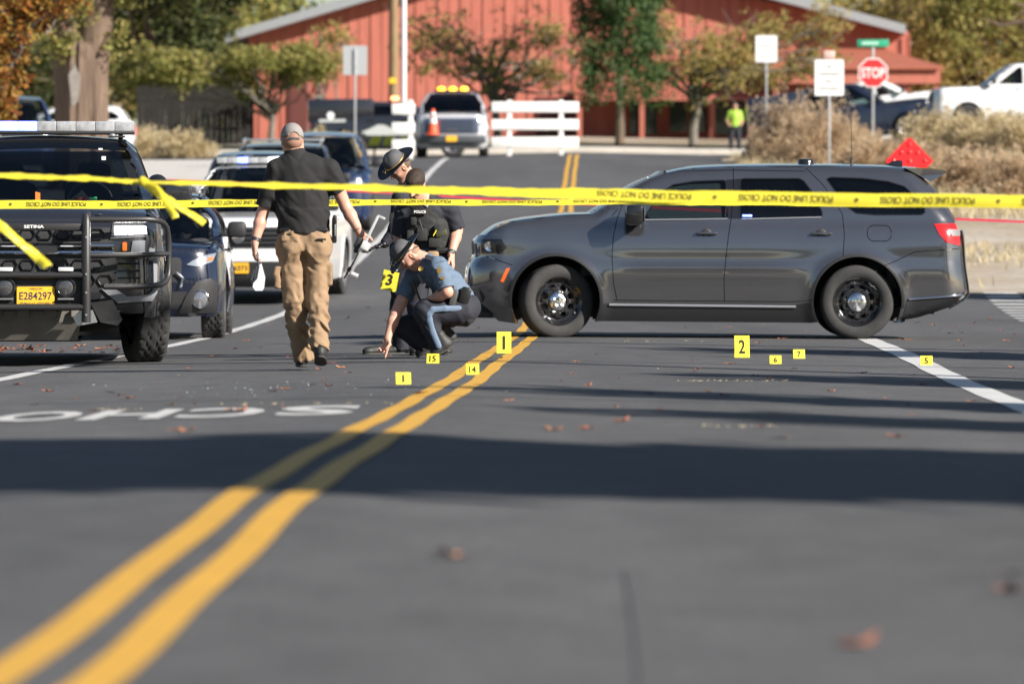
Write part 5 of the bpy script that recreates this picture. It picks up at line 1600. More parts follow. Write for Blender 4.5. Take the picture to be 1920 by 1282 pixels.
    # doors and windows along the ground floor
    M_dk = mk('dark_opening', (.02, .025, .028), rough=.4)
    M_gl = mk('window_dark_glass', (.03, .05, .055), rough=.08, coat=1)
    for (a0, a1, b0, b1, nm, m) in ((545, 572, 150, 250, 'barn_door', mk('dark_red_door', (.10, .025, .02), rough=.7)), (1255, 1325, 182, 245, 'window', M_gl), (1180, 1232, 190, 250, 'window', M_gl), (1340, 1400, 186, 250, 'window', M_gl), (1010, 1075, 185, 250, 'barn_door', mk('dark_red_door', (.10, .025, .02), rough=.7))):
        f = MB().box(((x(a0) + x(a1)) / 2, -.06, (z(b0) + z(b1)) / 2), (x(a1) - x(a0) + .2, .07, z(b0) - z(b1) + .2)).build(nm, M_red2 if nm == 'window' else m, root, False)
        MB().box(((x(a0) + x(a1)) / 2, -.10, (z(b0) + z(b1)) / 2), (x(a1) - x(a0), .03, z(b0) - z(b1))).build('pane' if nm == 'window' else 'door_leaf', m, f, False)
        if nm == 'window': MB().box(((x(a0) + x(a1)) / 2, -.125, (z(b0) + z(b1)) / 2), (.06, .02, z(b0) - z(b1))).build('mullion', M_red2, f, False)
barn()
# dark hedge-like fence left of the barn
def dark_fence():
    Y = 200.0; X0 = px(365, Y); root = empty('board_fence', (X0, Y, G(X0, Y)), 0, 'dark brown board fence left of the barn', 'fence')
    M_df = mk('dark_boards', (.014, .012, .011), rough=.9, var=.3, vscale=3)  # near-black board colour with random variation
    xa = np.arange(px(262, Y) - X0, px(470, Y) - X0, .2)
    for i, xx in enumerate(xa):
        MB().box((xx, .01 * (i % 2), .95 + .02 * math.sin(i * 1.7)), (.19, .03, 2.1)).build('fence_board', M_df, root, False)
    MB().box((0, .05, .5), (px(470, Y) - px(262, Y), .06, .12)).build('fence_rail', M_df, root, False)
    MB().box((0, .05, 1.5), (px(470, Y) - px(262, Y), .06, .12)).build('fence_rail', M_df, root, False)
dark_fence()
# --- white rail fences
M_wf = mk('white_fence_paint', (.78, .78, .76), rough=.55, var=.06, vscale=3)
def rail_fence(a0, a1, posts, rows, Y, label):
    X0 = px((a0 + a1) / 2, Y); zg = G(X0, Y)
    root = empty('rail_fence', (X0, Y, zg), 0, label, 'fence', 'white rail fences across the end of the road')
    for a in posts:
        MB().box((px(a, Y) - X0, 0, (pz(188, Y) - zg) / 2 - .05), (.13, .13, pz(188, Y) - zg + .1), bev=.01).build('fence_post', M_wf, root)
    for b in rows:
        MB().box((0, -.085, pz(b, Y) - zg), (px(a1, Y) - px(a0, Y), .04, .29), bev=.01).build('fence_rail', M_wf, root)
rail_fence(922, 1085, (955, 1052), (201, 234, 267), 159.0, 'white three rail fence right of the white work truck')
rail_fence(735, 778, (770,), (205, 240, 272), 155.6, 'short white rail fence stub left of the white work truck')
# striped board
def barrier():
    Y = 161.5; X0 = px(735, Y); zg = G(X0, Y)
    root = empty('striped_barrier', (X0, Y, zg), 0, 'barrier board with yellow and blue stripes beside the white fence', 'barrier')
    z = pz(264, Y) - zg
    MB().box((0, 0, z), (px(775, Y) - px(690, Y), .04, .30), bev=.008).build('board', mk('barrier_blue', (.03, .05, .30), rough=.5), root)
    for a in (702, 728, 757):
        MB().prism([(px(a, Y) - X0 - .18, z - .14), (px(a, Y) - X0 + .14, z - .14), (px(a, Y) - X0 + .24, z + .14), (px(a, Y) - X0 - .08, z + .14)], lambda u, v, d: (u, -.022 - d, v), .006).build('stripe', mk('barrier_yellow', (.75, .68, .05), rough=.5), root, False)
    for sx in (-.5, .5):
        MB().box((sx, .05, z / 2 - .05), (.06, .06, z + .1)).build('leg', M_blk, root, False)
barrier()
# traffic cone on the work truck's bumper
def cone():
    Y = 157.25; X0 = px(812, Y); z0 = pz(253, Y)
    root = empty('traffic_cone', (X0, Y, z0), 0, 'orange traffic cone standing on the front bumper of the white truck', 'cone')
    M_or = mk('cone_orange', (.85, .10, .03), rough=.5); M_rf = mk('cone_band', (.75, .75, .76), rough=.4)
    MB().box((0, 0, .015), (.36, .30, .03), bev=.01).build('base', M_or, root)
    MB().lathe([(.15, .03), (.045, .70), (.03, .71), (.001, .71)], 20).build('cone_body', M_or, root)
    MB().lathe([(.108, .32), (.084, .47)], 20).build('reflective_band', M_rf, root)
    MB().lathe([(.074, .54), (.062, .62)], 20).build('reflective_band', M_rf, root)
cone()
# --- poles by the barn
def util():
    Y = 183.0; zg = G(px(738, Y), Y)
    root = empty('utility_pole', (px(738, Y), Y, zg), 0, 'brown wooden utility pole against the red barn', 'pole')
    MB().tube([(0, 0, -.2), (0, 0, 9)], [.17, .13], 12).build('pole', mk('pole_wood', (.24, .16, .085), rough=.9, var=.3, stretch=(5, 5, .3)), root)
    MB().box((-.02, -.19, pz(152, Y) - zg), (.22, .02, .18)).build('yellow_marker', mk('marker_yellow', (.8, .5, .03), rough=.5), root, False)
    root = empty('metal_pole', (px(757, Y - 1), Y - 1, G(px(757, Y), Y - 1)), 0, 'white painted metal pole beside the wooden utility pole', 'pole')
    MB().tube([(0, 0, -.1), (0, 0, 8)], .085, 12).build('pole', mk('pole_white', (.66, .66, .68), rough=.5), root)
util()
# --- signs
M_galv = mk('galvanised_post', (.42, .43, .44), rough=.45, metal=.5, var=.12, vscale=12)
M_signw = mk('sign_white', (.72, .73, .73), rough=.45)
def sign_post(name, a, Y, rowtop, rowbot, w, label, lines=None, back=False):
    X0 = px(a, Y); zg = G(X0, Y)
    root = empty(name, (X0, Y, zg), 0, label, 'sign')
    zt, zb = pz(rowtop, Y) - zg, pz(rowbot, Y) - zg
    MB().box((0, .03 if not back else -.03, (zt - .05) / 2 - .1), (.05, .05, zt + .1), bev=.008).build('sign_post', M_galv, root)
    MB().prism(rrect(-w / 2, zb, w / 2, zt, .04), lambda u, v, d: (u, -d, v), .006).build('sign_plate', M_signw if not back else mk('sign_back', (.48, .5, .51), rough=.4, metal=.4), root, False)
    if lines:
        o = [c for c in root.children if c.name.startswith('sign_plate')][0]
        n = len(lines)
        mb = MB(); hh = (zt - zb) / (n + .9)
        for i, tx in enumerate(lines):
            put_text(mb, tx, lambda u, v, i=i: (u, -.010, zt - hh * (i + .95) + v), h=hh * .42, w=min(w * .72, w * .10 * len(tx)))
        mb.build('sign_lettering', mk('sign_print', (.10, .10, .10), rough=.6), o, False)
        bd = rrect(-w / 2 + .02, zb + .02, w / 2 - .02, zt - .02, .03)
    return root
sign_post('road_sign', 666, 144.0, 86, 141, .61, 'back of a pale grey sign on a post in front of the barn', back=True)
sign_post('parking_sign', 1437, 158.0, 67, 117, .60, 'smaller white no parking sign left of the larger one', ['NO', 'PARKING', 'IN', 'PATHWAY'])
_s2 = sign_post('parking_sign', 1555, 121.0, 112, 180, .62, 'larger white no parking sign nearest the grey SUV roof', ['NO', 'PARKING', 'IN', 'PATHWAY'])
MB().box((0, .03, pz(103, 121) - G(px(1555, 121), 121)), (.24, .04, .17), bev=.03).build('top_reflector', mk('pinkish_reflector', (.6, .42, .38), rough=.4), _s2)
def stop_sign():
    Y = 148.0; X0 = px(1637, Y); zg = G(X0, Y)
    root = empty('stop_sign', (X0, Y, zg), 0, 'red octagonal stop sign with green street name blade on top', 'sign')
    zc = pz(137, Y) - zg; M_red = mk('sign_red', (.62, .03, .035), rough=.4)
    octo = lambda r_: [(r_ * math.cos(R(22.5 + 45 * i)), zc + r_ * math.sin(R(22.5 + 45 * i))) for i in range(8)]
    MB().box((0, .03, (pz(78, Y) - zg) / 2), (.06, .05, pz(78, Y) - zg + .1), bev=.008).build('sign_post', M_galv, root)
    p = MB().prism(octo(.412), lambda u, v, d: (u, -d, v), .005).build('sign_border', M_signw, root, False)
    MB().prism(octo(.375), lambda u, v, d: (u, -.006 - d, v), .003).build('sign_face', M_red, p, False)
    mb = MB(); put_text(mb, 'STOP', lambda u, v: (u, -.012, zc + v), w=.62, h=.27, bold=.02); mb.build('sign_lettering', M_whiteprint, p, False)
    zb = pz(81.5, Y) - zg
    MB().box((0, 0, zb), (.82, .012, .19), bev=.004).build('street_blade', mk('sign_green', (.02, .30, .17), rough=.4), root)
    MB().prism(rrect(-.30, zb - .04, .14, zb + .04, .02), lambda u, v, d: (u, -.008 - d, v), .003).build('blade_lettering', mk('pale_green_print', (.35, .58, .48), rough=.5), root, False)
stop_sign()
def red_marker():
    Y = 98.0; X0 = px(1705, Y); zg = G(X0, Y)
    root = empty('end_marker', (X0, Y, zg), 0, 'red diamond end of road marker with round reflectors', 'sign')
    zc = pz(302, Y) - zg; r_ = (302 - 257) / (FPX / Y)
    MB().box((0, .03, zc / 2), (.06, .05, zc + .2)).build('sign_post', M_galv, root)
    dm = catmull([(r_ * math.cos(t), zc + r_ * math.sin(t)) for t in np.radians([0, 90, 180, 270])], 1, True)
    pl = MB().prism([(r_, zc), (.03, zc + r_ - .02), (-.03, zc + r_ - .02), (-r_, zc), (-.03, zc - r_ + .02), (.03, zc - r_ + .02)], lambda u, v, d: (u, -d, v), .008).build('sign_plate', mk('marker_red', (.72, .02, .025), rough=.4), root, False)
    for (u, v) in ((0, .28), (.14, .14), (-.14, .14), (.27, 0), (-.27, 0), (0, 0), (0, .15), (.14, -.14), (-.14, -.14), (0, -.28)):
        MB().lathe([(.038, -.004), (.034, .010), (.02, .018), (.001, .02)], 14, 'y', (0, 0, 0)).xf(Matrix.Translation((u, -.010, zc + v)) @ Matrix.Diagonal((1, -1, 1, 1))).build('reflector', M_redlens, pl)
red_marker()
# --- dry brush and grass
def shrub(X, Y, rx, h, n, lmat, seed, label, group, size=.05):
    root = empty('dry_shrub', (X, Y, G(X, Y) - .03), 0, label, 'shrub', group)
    g = np.random.default_rng(seed)
    mb = MB()
    for k in range(14):
        a = g.random() * 6.28; rr = rx * (.3 + .6 * g.random())
        mb.tube([(0, 0, -.05), (rr * .5 * math.cos(a), rr * .5 * math.sin(a), h * .5), (rr * math.cos(a), rr * math.sin(a), h * (.7 + .3 * g.random()))], [.02, .014, .004], 5)
    mb.build('stems', mk('dry_stem', (.26, .18, .11), rough=.9), root)
    k = n // 2; t = g.random((k, 3))
    th = g.random(k) * 6.28; ph = np.arccos(g.random(k) ** .8); r_ = (.25 + .75 * g.random(k) ** .6)
    lump = 1 + .30 * np.sin(th * 3 + seed) * np.sin(ph * 5 + seed * 2) + .22 * np.sin(th * 7 + ph * 9 + seed) + .25 * (g.random(k) - .5)
    P = np.stack([rx * 1.1 * r_ * lump * np.sin(ph) * np.cos(th), rx * r_ * lump * np.sin(ph) * np.sin(th), h * .95 * r_ * lump * np.cos(ph) + .02], 1)
    P = np.concatenate([P, P + g.normal(size=P.shape) * size])
    m = len(P)
    u = P / (np.linalg.norm(P, axis=1)[:, None] + .1) + g.normal(size=(m, 3)) * .6; u /= np.linalg.norm(u, axis=1)[:, None]
    b = np.cross(u, g.normal(size=(m, 3))); b /= np.linalg.norm(b, axis=1)[:, None]
    V = np.stack([P - u * size * 1.6, P + b * size * .42, P + u * size * 1.6, P - b * size * .42], 1).reshape(-1, 3)
    fast_mesh('twigs', V, np.arange(4 * m).reshape(m, 4), lmat, root)
gS = 'dry brown shrubs on the right verge'
k = 0
for (a, b, Y, w, top, lm, lab) in [(1478, 0, 150, 110, 194, L_dry, 'tall brown brush at the foot of the smaller no parking sign'), (1545, 0, 146, 130, 205, L_dry, 'tall brown brush right beside the larger no parking sign post'), (1436, 0, 152, 60, 250, L_dry, 'low brown brush at the edge of the far asphalt'),
                             (1640, 0, 140, 110, 264, L_dry, 'brown brush below the stop sign post'), (1730, 0, 136, 120, 276, L_dry, 'brown brush behind the red diamond marker'), (1830, 0, 130, 130, 286, L_dry, 'brown brush right of the red diamond marker'), (1915, 0, 126, 110, 292, L_dry, 'brown brush cut by the right edge'),
                             (1760, 0, 150, 120, 214, L_straw, 'pale straw clump in front of the white pickup'), (1860, 0, 148, 150, 214, L_straw, 'pale straw clump below the white pickup door'), (1930, 0, 146, 110, 220, L_straw, 'pale straw clump at the right edge below the pickup'),
                             (1590, 0, 156, 110, 246, L_dry, 'brown brush in front of the navy pickup')]:
    X = px(a, Y); s_ = FPX / Y
    shrub(X, Y, w / s_ / 1.7, (pz(top, Y) - G(X, Y)) * 1.0, 15000, lm, 200 + k, lab, gS, .036); k += 1
for (a, Y, w, top, lab) in [(262, 170, 75, 246, 'straw coloured bush at the end of the gravel drive by the trunk'), (345, 168, 75, 249, 'straw coloured bush at the end of the gravel drive by the fence'), (300, 172, 80, 252, 'straw coloured bush between two others beyond the gravel drive'), (655, 166, 30, 262, 'small straw bush behind the deep blue SUV'), (600, 164, 40, 250, 'small straw bush below the black pickup')]:
    X = px(a, Y); s_ = FPX / Y
    shrub(X, Y, w / s_ / 1.6, max(.6, pz(top, Y) - G(X, Y)), 8000, L_straw, 240 + k, lab, 'straw bushes on the left', .045); k += 1
def grass():
    g = np.random.default_rng(5); n = 26000
    Y = 86 + 74 * g.random(n); X = _xc(Y) + 4.3 + 14 * g.random(n)
    keep = (np.sin(X * 1.3 + Y * .21) + np.sin(Y * .33 - X * .7) + g.normal(size=n) * .6) > .55 - (Y > 118) * .9
    X, Y = X[keep], Y[keep]; n = len(X); Z = gz(X, Y) - .03
    h = .06 + .16 * g.random(n) + (Y > 118) * .18 * g.random(n); lean = g.normal(size=(n, 2)) * .35 * h[:, None]
    w = .012 + .012 * g.random(n); a = g.random(n) * 6.28
    V = np.stack([np.stack([X - w * np.cos(a), Y - w * np.sin(a), Z], 1), np.stack([X + w * np.cos(a), Y + w * np.sin(a), Z], 1), np.stack([X + lean[:, 0], Y + lean[:, 1], Z + h], 1)], 1).reshape(-1, 3)
    o = fast_mesh('dry_grass', V, np.arange(3 * n).reshape(n, 3), L_straw, None)
    tag(o, 'dry straw coloured grass on the right verge', 'grass', kind='stuff')
grass()
# ================================================================== people: bodies grown from blended limbs
class Field:
    def __init__(s): s.ops = []
    def _p(s, op, fn, lo, hi, k):
        s.ops.append((op, fn, np.asarray(lo, float) - k - .03, np.asarray(hi, float) + k + .03, k)); return s
    def cone(s, a, b, r1, r2, k=.02, op='u', flat=None):
        a, b = np.asarray(a, float), np.asarray(b, float); ba = b - a; bb = ba @ ba + 1e-9
        if flat is not None:
            fn_, ff = np.asarray(flat[0], float), flat[1]; fn_ = fn_ / np.linalg.norm(fn_)
        def f(X, Y, Z):
            x, y, z = X - a[0], Y - a[1], Z - a[2]
            if flat is not None:
                q = (x * fn_[0] + y * fn_[1] + z * fn_[2]) * (1 / ff - 1)
                # keep the axis where it is
                t0 = np.clip((x * ba[0] + y * ba[1] + z * ba[2]) / bb, 0, 1)
                q = q - t0 * (ba @ fn_) * (1 / ff - 1)
                x, y, z = x + q * fn_[0], y + q * fn_[1], z + q * fn_[2]
            t = np.clip((x * ba[0] + y * ba[1] + z * ba[2]) / bb, 0, 1)
            d = np.sqrt((x - t * ba[0])**2 + (y - t * ba[1])**2 + (z - t * ba[2])**2) - (r1 + (r2 - r1) * t)
            return d * (.5 * (1 + flat[1]) if flat is not None else 1)
        m = max(r1, r2)
        return s._p(op, f, np.minimum(a, b) - m, np.maximum(a, b) + m, k)
    def chain(s, pts, rs, k=.02, op='u', flat=None):
        for i in range(len(pts) - 1): s.cone(pts[i], pts[i + 1], rs[i], rs[i + 1], k, op, flat)
        return s
    def ell(s, c, r, k=.02, op='u', M=None):
        c, r = np.asarray(c, float), np.asarray(r, float)
        M = np.eye(3) if M is None else np.asarray(M, float)       # columns = axes
        def f(X, Y, Z):
            x, y, z = X - c[0], Y - c[1], Z - c[2]
            u = [(x * M[0, i] + y * M[1, i] + z * M[2, i]) for i in range(3)]
            k0 = np.sqrt(sum((u[i] / r[i])**2 for i in range(3))); k1 = np.sqrt(sum((u[i] / r[i]**2)**2 for i in range(3)))
            return k0 * (k0 - 1) / (k1 + 1e-9)
        return s._p(op, f, c - r.max(), c + r.max(), k)
    def box(s, c, h, r=.01, k=.01, op='u', M=None):
        c, h = np.asarray(c, float), np.asarray(h, float)
        M = np.eye(3) if M is None else np.asarray(M, float)
        def f(X, Y, Z):
            x, y, z = X - c[0], Y - c[1], Z - c[2]
            u = [np.abs(x * M[0, i] + y * M[1, i] + z * M[2, i]) - h[i] + r for i in range(3)]
            o = np.sqrt(sum(np.maximum(q, 0)**2 for q in u)); i_ = np.minimum(np.maximum(u[0], np.maximum(u[1], u[2])), 0)
            return o + i_ - r
        m = np.linalg.norm(h)
        return s._p(op, f, c - m, c + m, k)
    def cyl(s, a, b, r1, r2, k=.015, op='u', flat=None):
        """tapered limb with flat ends (hems, cuffs)"""
        a, b = np.asarray(a, float), np.asarray(b, float); ba = b - a; L = np.linalg.norm(ba); ba = ba / L
        if flat is not None: fn_, ff = np.asarray(flat[0], float), flat[1]; fn_ = fn_ / np.linalg.norm(fn_)
        def f(X, Y, Z):
            x, y, z = X - a[0], Y - a[1], Z - a[2]
            t = x * ba[0] + y * ba[1] + z * ba[2]
            px_, py_, pz_ = x - t * ba[0], y - t * ba[1], z - t * ba[2]
            if flat is not None:
                q = (px_ * fn_[0] + py_ * fn_[1] + pz_ * fn_[2]) * (1 / ff - 1)
                px_, py_, pz_ = px_ + q * fn_[0], py_ + q * fn_[1], pz_ + q * fn_[2]
            rad = np.sqrt(px_**2 + py_**2 + pz_**2) - (r1 + (r2 - r1) * np.clip(t / L, 0, 1))
            ax = np.maximum(-t, t - L)
            return np.maximum(rad * (.5 * (1 + ff) if flat is not None else 1), ax)
        m = max(r1, r2)
        return s._p(op, f, np.minimum(a, b) - m, np.maximum(a, b) + m, k)
    def cut(s, p, n):
        """remove everything on the side n points to"""
        p, n = np.asarray(p, float), np.asarray(n, float); n = n / np.linalg.norm(n)
        s.ops.append(('c', lambda X, Y, Z: (X - p[0]) * n[0] + (Y - p[1]) * n[1] + (Z - p[2]) * n[2], None, None, 0)); return s
    def disp(s, fn):
        s.ops.append(('d', fn, None, None, 0)); return s
    def mesh(s, h):
        lo = np.min([o[2] for o in s.ops if o[0] == 'u'], axis=0); hi = np.max([o[3] for o in s.ops if o[0] == 'u'], axis=0)
        ax = [np.arange(lo[i], hi[i] + h, h) for i in range(3)]
        D = np.full([len(a) for a in ax], .5, np.float32)
        for op, fn, l, u, k in s.ops:
            if l is None: sl = [slice(0, len(a)) for a in ax]
            else:
                sl = [slice(max(0, int((l[i] - lo[i]) / h)), min(len(ax[i]), int((u[i] - lo[i]) / h) + 2)) for i in range(3)]
            X = ax[0][sl[0]][:, None, None].astype(np.float32); Y = ax[1][sl[1]][None, :, None].astype(np.float32); Z = ax[2][sl[2]][None, None, :].astype(np.float32)
            if X.size == 0 or Y.size == 0 or Z.size == 0: continue
            sub = D[sl[0], sl[1], sl[2]]
            d = fn(X, Y, Z)
            if op == 'u':
                t = np.clip(.5 + .5 * (sub - d) / k, 0, 1); sub[...] = sub * (1 - t) + d * t - k * t * (1 - t)
            elif op == 's':
                t = np.clip(.5 - .5 * (sub + d) / k, 0, 1); sub[...] = sub * (1 - t) - d * t + k * t * (1 - t)
            elif op == 'c': np.maximum(sub, d, out=sub)
            else:
                msk = np.abs(sub) < .05
                sub += np.where(msk, d, 0)
        return surface_nets(D, lo, h)
def surface_nets(D, lo, h):
    S_ = D < 0
    n = np.array(D.shape) - 1
    c = np.zeros(n, np.int8)
    for i in (0, 1):
        for j in (0, 1):
            for k in (0, 1):
                c += S_[i:n[0] + i, j:n[1] + j, k:n[2] + k]
    act = np.argwhere((c > 0) & (c < 8))
    idx = -np.ones(n, np.int32); idx[act[:, 0], act[:, 1], act[:, 2]] = np.arange(len(act))
    acc = np.zeros((len(act), 3)); cnt = np.zeros(len(act))
    for a in range(3):
        o = [q for q in range(3) if q != a]
        for i in (0, 1):
            for j in (0, 1):
                p0 = act.copy(); p0[:, o[0]] += i; p0[:, o[1]] += j
                p1 = p0.copy(); p1[:, a] += 1
                d0 = D[p0[:, 0], p0[:, 1], p0[:, 2]]; d1 = D[p1[:, 0], p1[:, 1], p1[:, 2]]
                m = (d0 < 0) != (d1 < 0)
                t = np.where(m, d0 / (d0 - d1 + 1e-12), 0)
                q = p0.astype(float); q[:, a] += t
                acc[m] += q[m]; cnt[m] += 1
    V = acc / cnt[:, None] * h + lo
    Fc = []
    for a in range(3):
        b, c_ = (a + 1) % 3, (a + 2) % 3
        sl0 = [slice(None)] * 3; sl1 = [slice(None)] * 3
        sl0[a] = slice(0, D.shape[a] - 1); sl1[a] = slice(1, D.shape[a])
        A, B = S_[tuple(sl0)], S_[tuple(sl1)]
        e = np.argwhere(A != B)
        ok = (e[:, b] > 0) & (e[:, c_] > 0) & (e[:, b] < n[b]) & (e[:, c_] < n[c_])
        e = e[ok]
        q = []
        for db, dc in ((-1, -1), (0, -1), (0, 0), (-1, 0)):
            w = e.copy(); w[:, b] += db; w[:, c_] += dc; q.append(idx[w[:, 0], w[:, 1], w[:, 2]])
        q = np.stack(q, 1); ins = A[e[:, 0], e[:, 1], e[:, 2]]
        q[~ins] = q[~ins][:, ::-1]
        Fc.append(q)
    Fc = np.concatenate(Fc); Fc = Fc[(Fc >= 0).all(1)]
    # light smoothing keeps the blend from showing its grid
    E = np.concatenate([Fc[:, [0, 1]], Fc[:, [1, 2]], Fc[:, [2, 3]], Fc[:, [3, 0]]])
    for lam in (.5, -.35, .5):
        sm = np.zeros_like(V); ct = np.zeros(len(V))
        np.add.at(sm, E[:, 0], V[E[:, 1]]); np.add.at(ct, E[:, 0], 1)
        np.add.at(sm, E[:, 1], V[E[:, 0]]); np.add.at(ct, E[:, 1], 1)
        V = V + lam * (sm / np.maximum(ct, 1)[:, None] - V)
    return V, Fc
def grow(name, fld, h, mat, parent):
    V, Fc = fld.mesh(h)
    me = bpy.data.meshes.new(name)
    me.from_pydata(V.tolist(), [], Fc.tolist())
    me.materials.append(mat)
    me.polygons.foreach_set('use_smooth', np.ones(len(me.polygons), bool))
    me.update()
    return link(bpy.data.objects.new(name, me), parent)
def nrm(v): v = np.asarray(v, float); return v / np.linalg.norm(v)
def frame(fwd, up):
    f = nrm(fwd); u = np.asarray(up, float); u = nrm(u - f * (u @ f)); r = np.cross(f, u)
    return r, f, u                                      # right, forward, up
def head(fl, c, fwd, up, neck):
    r, f, u = frame(fwd, up); M = np.stack([r, f, u], 1); c = np.asarray(c, float)
    P = lambda a, b, d: c + r * a + f * b + u * d
    fl.ell(P(0, -.012, .025), (.074, .096, .092), .02, M=M)
    fl.ell(P(0, .026, -.045), (.058, .062, .078), .03, M=M)
    fl.ell(P(0, .060, -.098), (.026, .022, .020), .025, M=M)          # chin
    for sd in (-1, 1):
        fl.cone(P(sd * .052, -.01, -.055), P(sd * .022, .06, -.098), .018, .016, .02)     # jaw line
        fl.ell(P(sd * .034, .058, -.028), (.022, .022, .018), .02, M=M)  # cheek bone
        fl.ell(P(sd * .032, .090, .006), (.016, .014, .011), .012, op='s', M=M)         # eye socket
        fl.ell(P(sd * .031, .074, .004), (.013, .012, .011), .006, M=M)                  # lid
        fl.cone(P(sd * .018, .086, .026), P(sd * .050, .070, .026), .008, .006, .012)    # brow
        fl.ell(P(sd * .076, -.012, -.010), (.010, .020, .031), .008, M=M)                # ear
        fl.ell(P(sd * .083, -.006, -.008), (.006, .010, .018), .006, op='s', M=M)
    fl.cone(P(0, .088, .010), P(0, .112, -.028), .007, .0125, .012)                      # nose
    fl.cone(P(-.014, .094, -.034), P(.014, .094, -.034), .008, .008, .008)
    fl.cone(P(-.020, .083, -.058), P(.020, .083, -.058), .0065, .0065, .008)             # lips
    fl.cone(P(-.017, .081, -.070), P(.017, .081, -.070), .0075, .0075, .008)
    fl.cone(P(-.022, .091, -.064), P(.022, .091, -.064), .003, .003, .003, op='s')
    fl.cone(P(0, -.025, -.045), neck, .055, .060, .035)
    return P, M
def hand(fl, wrist, d, pn, tside, curl=.5, point=False, k=.008):
    """d: along the hand, pn: palm normal, tside: direction of the thumb side"""
    d = nrm(d); pn = nrm(np.asarray(pn, float) - d * (np.asarray(pn, float) @ d)); sd = nrm(np.cross(d, pn)); 
    if sd @ np.asarray(tside, float) < 0: sd = -sd
    w = np.asarray(wrist, float)
    M = np.stack([sd, pn, d], 1)
    fl.ell(w + d * .052, (.040, .017, .056), .015, M=M)
    fl.cone(w - d * .01, w + d * .03, .026, .028, .02, flat=(pn, .7))
    for i, (off, L) in enumerate(((.029, .072), (.010, .080), (-.010, .074), (-.028, .058))):
        b = w + d * (.090 - .006 * (i == 3)) + sd * off
        c = curl if not (point and i == 0) else .05
        if point and i > 0: c = 1.25
        a1, a2, a3 = c * .55, c * 1.35, c * 2.0
        dr = lambda a: d * math.cos(a) + pn * math.sin(a)
        p1 = b + dr(a1) * L * .45; p2 = p1 + dr(a2) * L * .32; p3 = p2 + dr(a3) * L * .25
        fl.chain([b - d * .02, b, p1, p2, p3], [.0105, .0102, .0092, .0085, .0072], k)
    t0 = w + d * .022 + sd * .028
    t1 = t0 + nrm(d * .65 + sd * .7 + pn * .25) * .042
    t2 = t1 + nrm(d * .9 + sd * .15 + pn * .5 * (curl + .3)) * .030
    t3 = t2 + nrm(d * .9 - sd * .1 + pn * .8 * curl) * .024
    fl.chain([t0, t1, t2, t3], [.014, .0125, .0105, .0085], .01)
def folds(axis, freq, amp, seed=0, sel=None):
    """soft cloth creases: warped waves"""
    a = nrm(axis)
    def f(X, Y, Z):
        u = X * a[0] + Y * a[1] + Z * a[2]
        w = .07 * np.sin(X * 17 + seed + 3 * np.sin(Z * 5)) + .06 * np.sin(Y * 13 + 2.1 * seed) + .06 * np.sin(Z * 11 + seed * 1.3 + 2 * np.sin(X * 9)) + .012 * np.sin((X + Z) * 53 + seed)
        g = np.clip(np.sin(Z * 12.7 + X * 15 + 2.7 * seed) * np.sin(X * 21 - Z * 6 + seed) + .35, 0, 1)
        a_ = np.sin((u + w) * freq * .75)
        d = amp * (1.5 * g * (a_ * np.abs(a_)) + .45 * np.sin((u * 1.3 - w * 1.6) * freq * .5 + 1.1 + seed))
        return d if sel is None else d * sel(X, Y, Z)
    return f
M_skin = mk('skin', (.56, .31, .23), rough=.5, var=.1, vscale=30, sub=.08, spec=.4)
M_skin2 = mk('skin_tan', (.50, .28, .20), rough=.5, var=.1, vscale=30, sub=.08, spec=.4)
M_polo = mk('black_polo', (.011, .011, .012), rough=.85, bump=.25, bscale=300)
M_khaki = mk('tan_trousers', (.27, .18, .105), rough=.85, var=.1, vscale=10, bump=.25, bscale=260)
M_shoe = mk('dark_boot', (.022, .022, .022), rough=.6, var=.3, vscale=20)
M_sole = mk('boot_sole', (.045, .043, .04), rough=.8)
M_cap = mk('grey_cap', (.24, .225, .215), rough=.85, bump=.3, bscale=250)
M_hair = mk('dark_hair', (.030, .017, .010), rough=.75, var=.4, vscale=60, stretch=(1, 1, .2), bump=.6, bscale=160)
M_hair2 = mk('short_brown_hair', (.12, .075, .045), rough=.6, var=.3, vscale=80, bump=.5, bscale=260)
M_trshirt = mk('trooper_blue_shirt', (.105, .150, .215), rough=.8, bump=.2, bscale=280)
M_trnavy = mk('navy_uniform', (.016, .018, .028), rough=.8, bump=.2, bscale=280)
M_stripe = mk('stripe_blue', (.13, .185, .27), rough=.8)
M_vest = mk('black_vest', (.020, .021, .020), rough=.8, var=.3, vscale=25, bump=.5, bscale=120)
M_hat = mk('grey_felt_hat', (.075, .076, .082), rough=.75, var=.15, vscale=20)
M_hatunder = mk('navy_hat_under', (.012, .016, .035), rough=.7)
M_gold = mk('gold_cord', (.65, .45, .15), rough=.3, metal=.8)
M_leather = mk('black_leather', (.014, .014, .015), rough=.35)
M_wband = mk('watch_band', (.03, .03, .032), rough=.4)

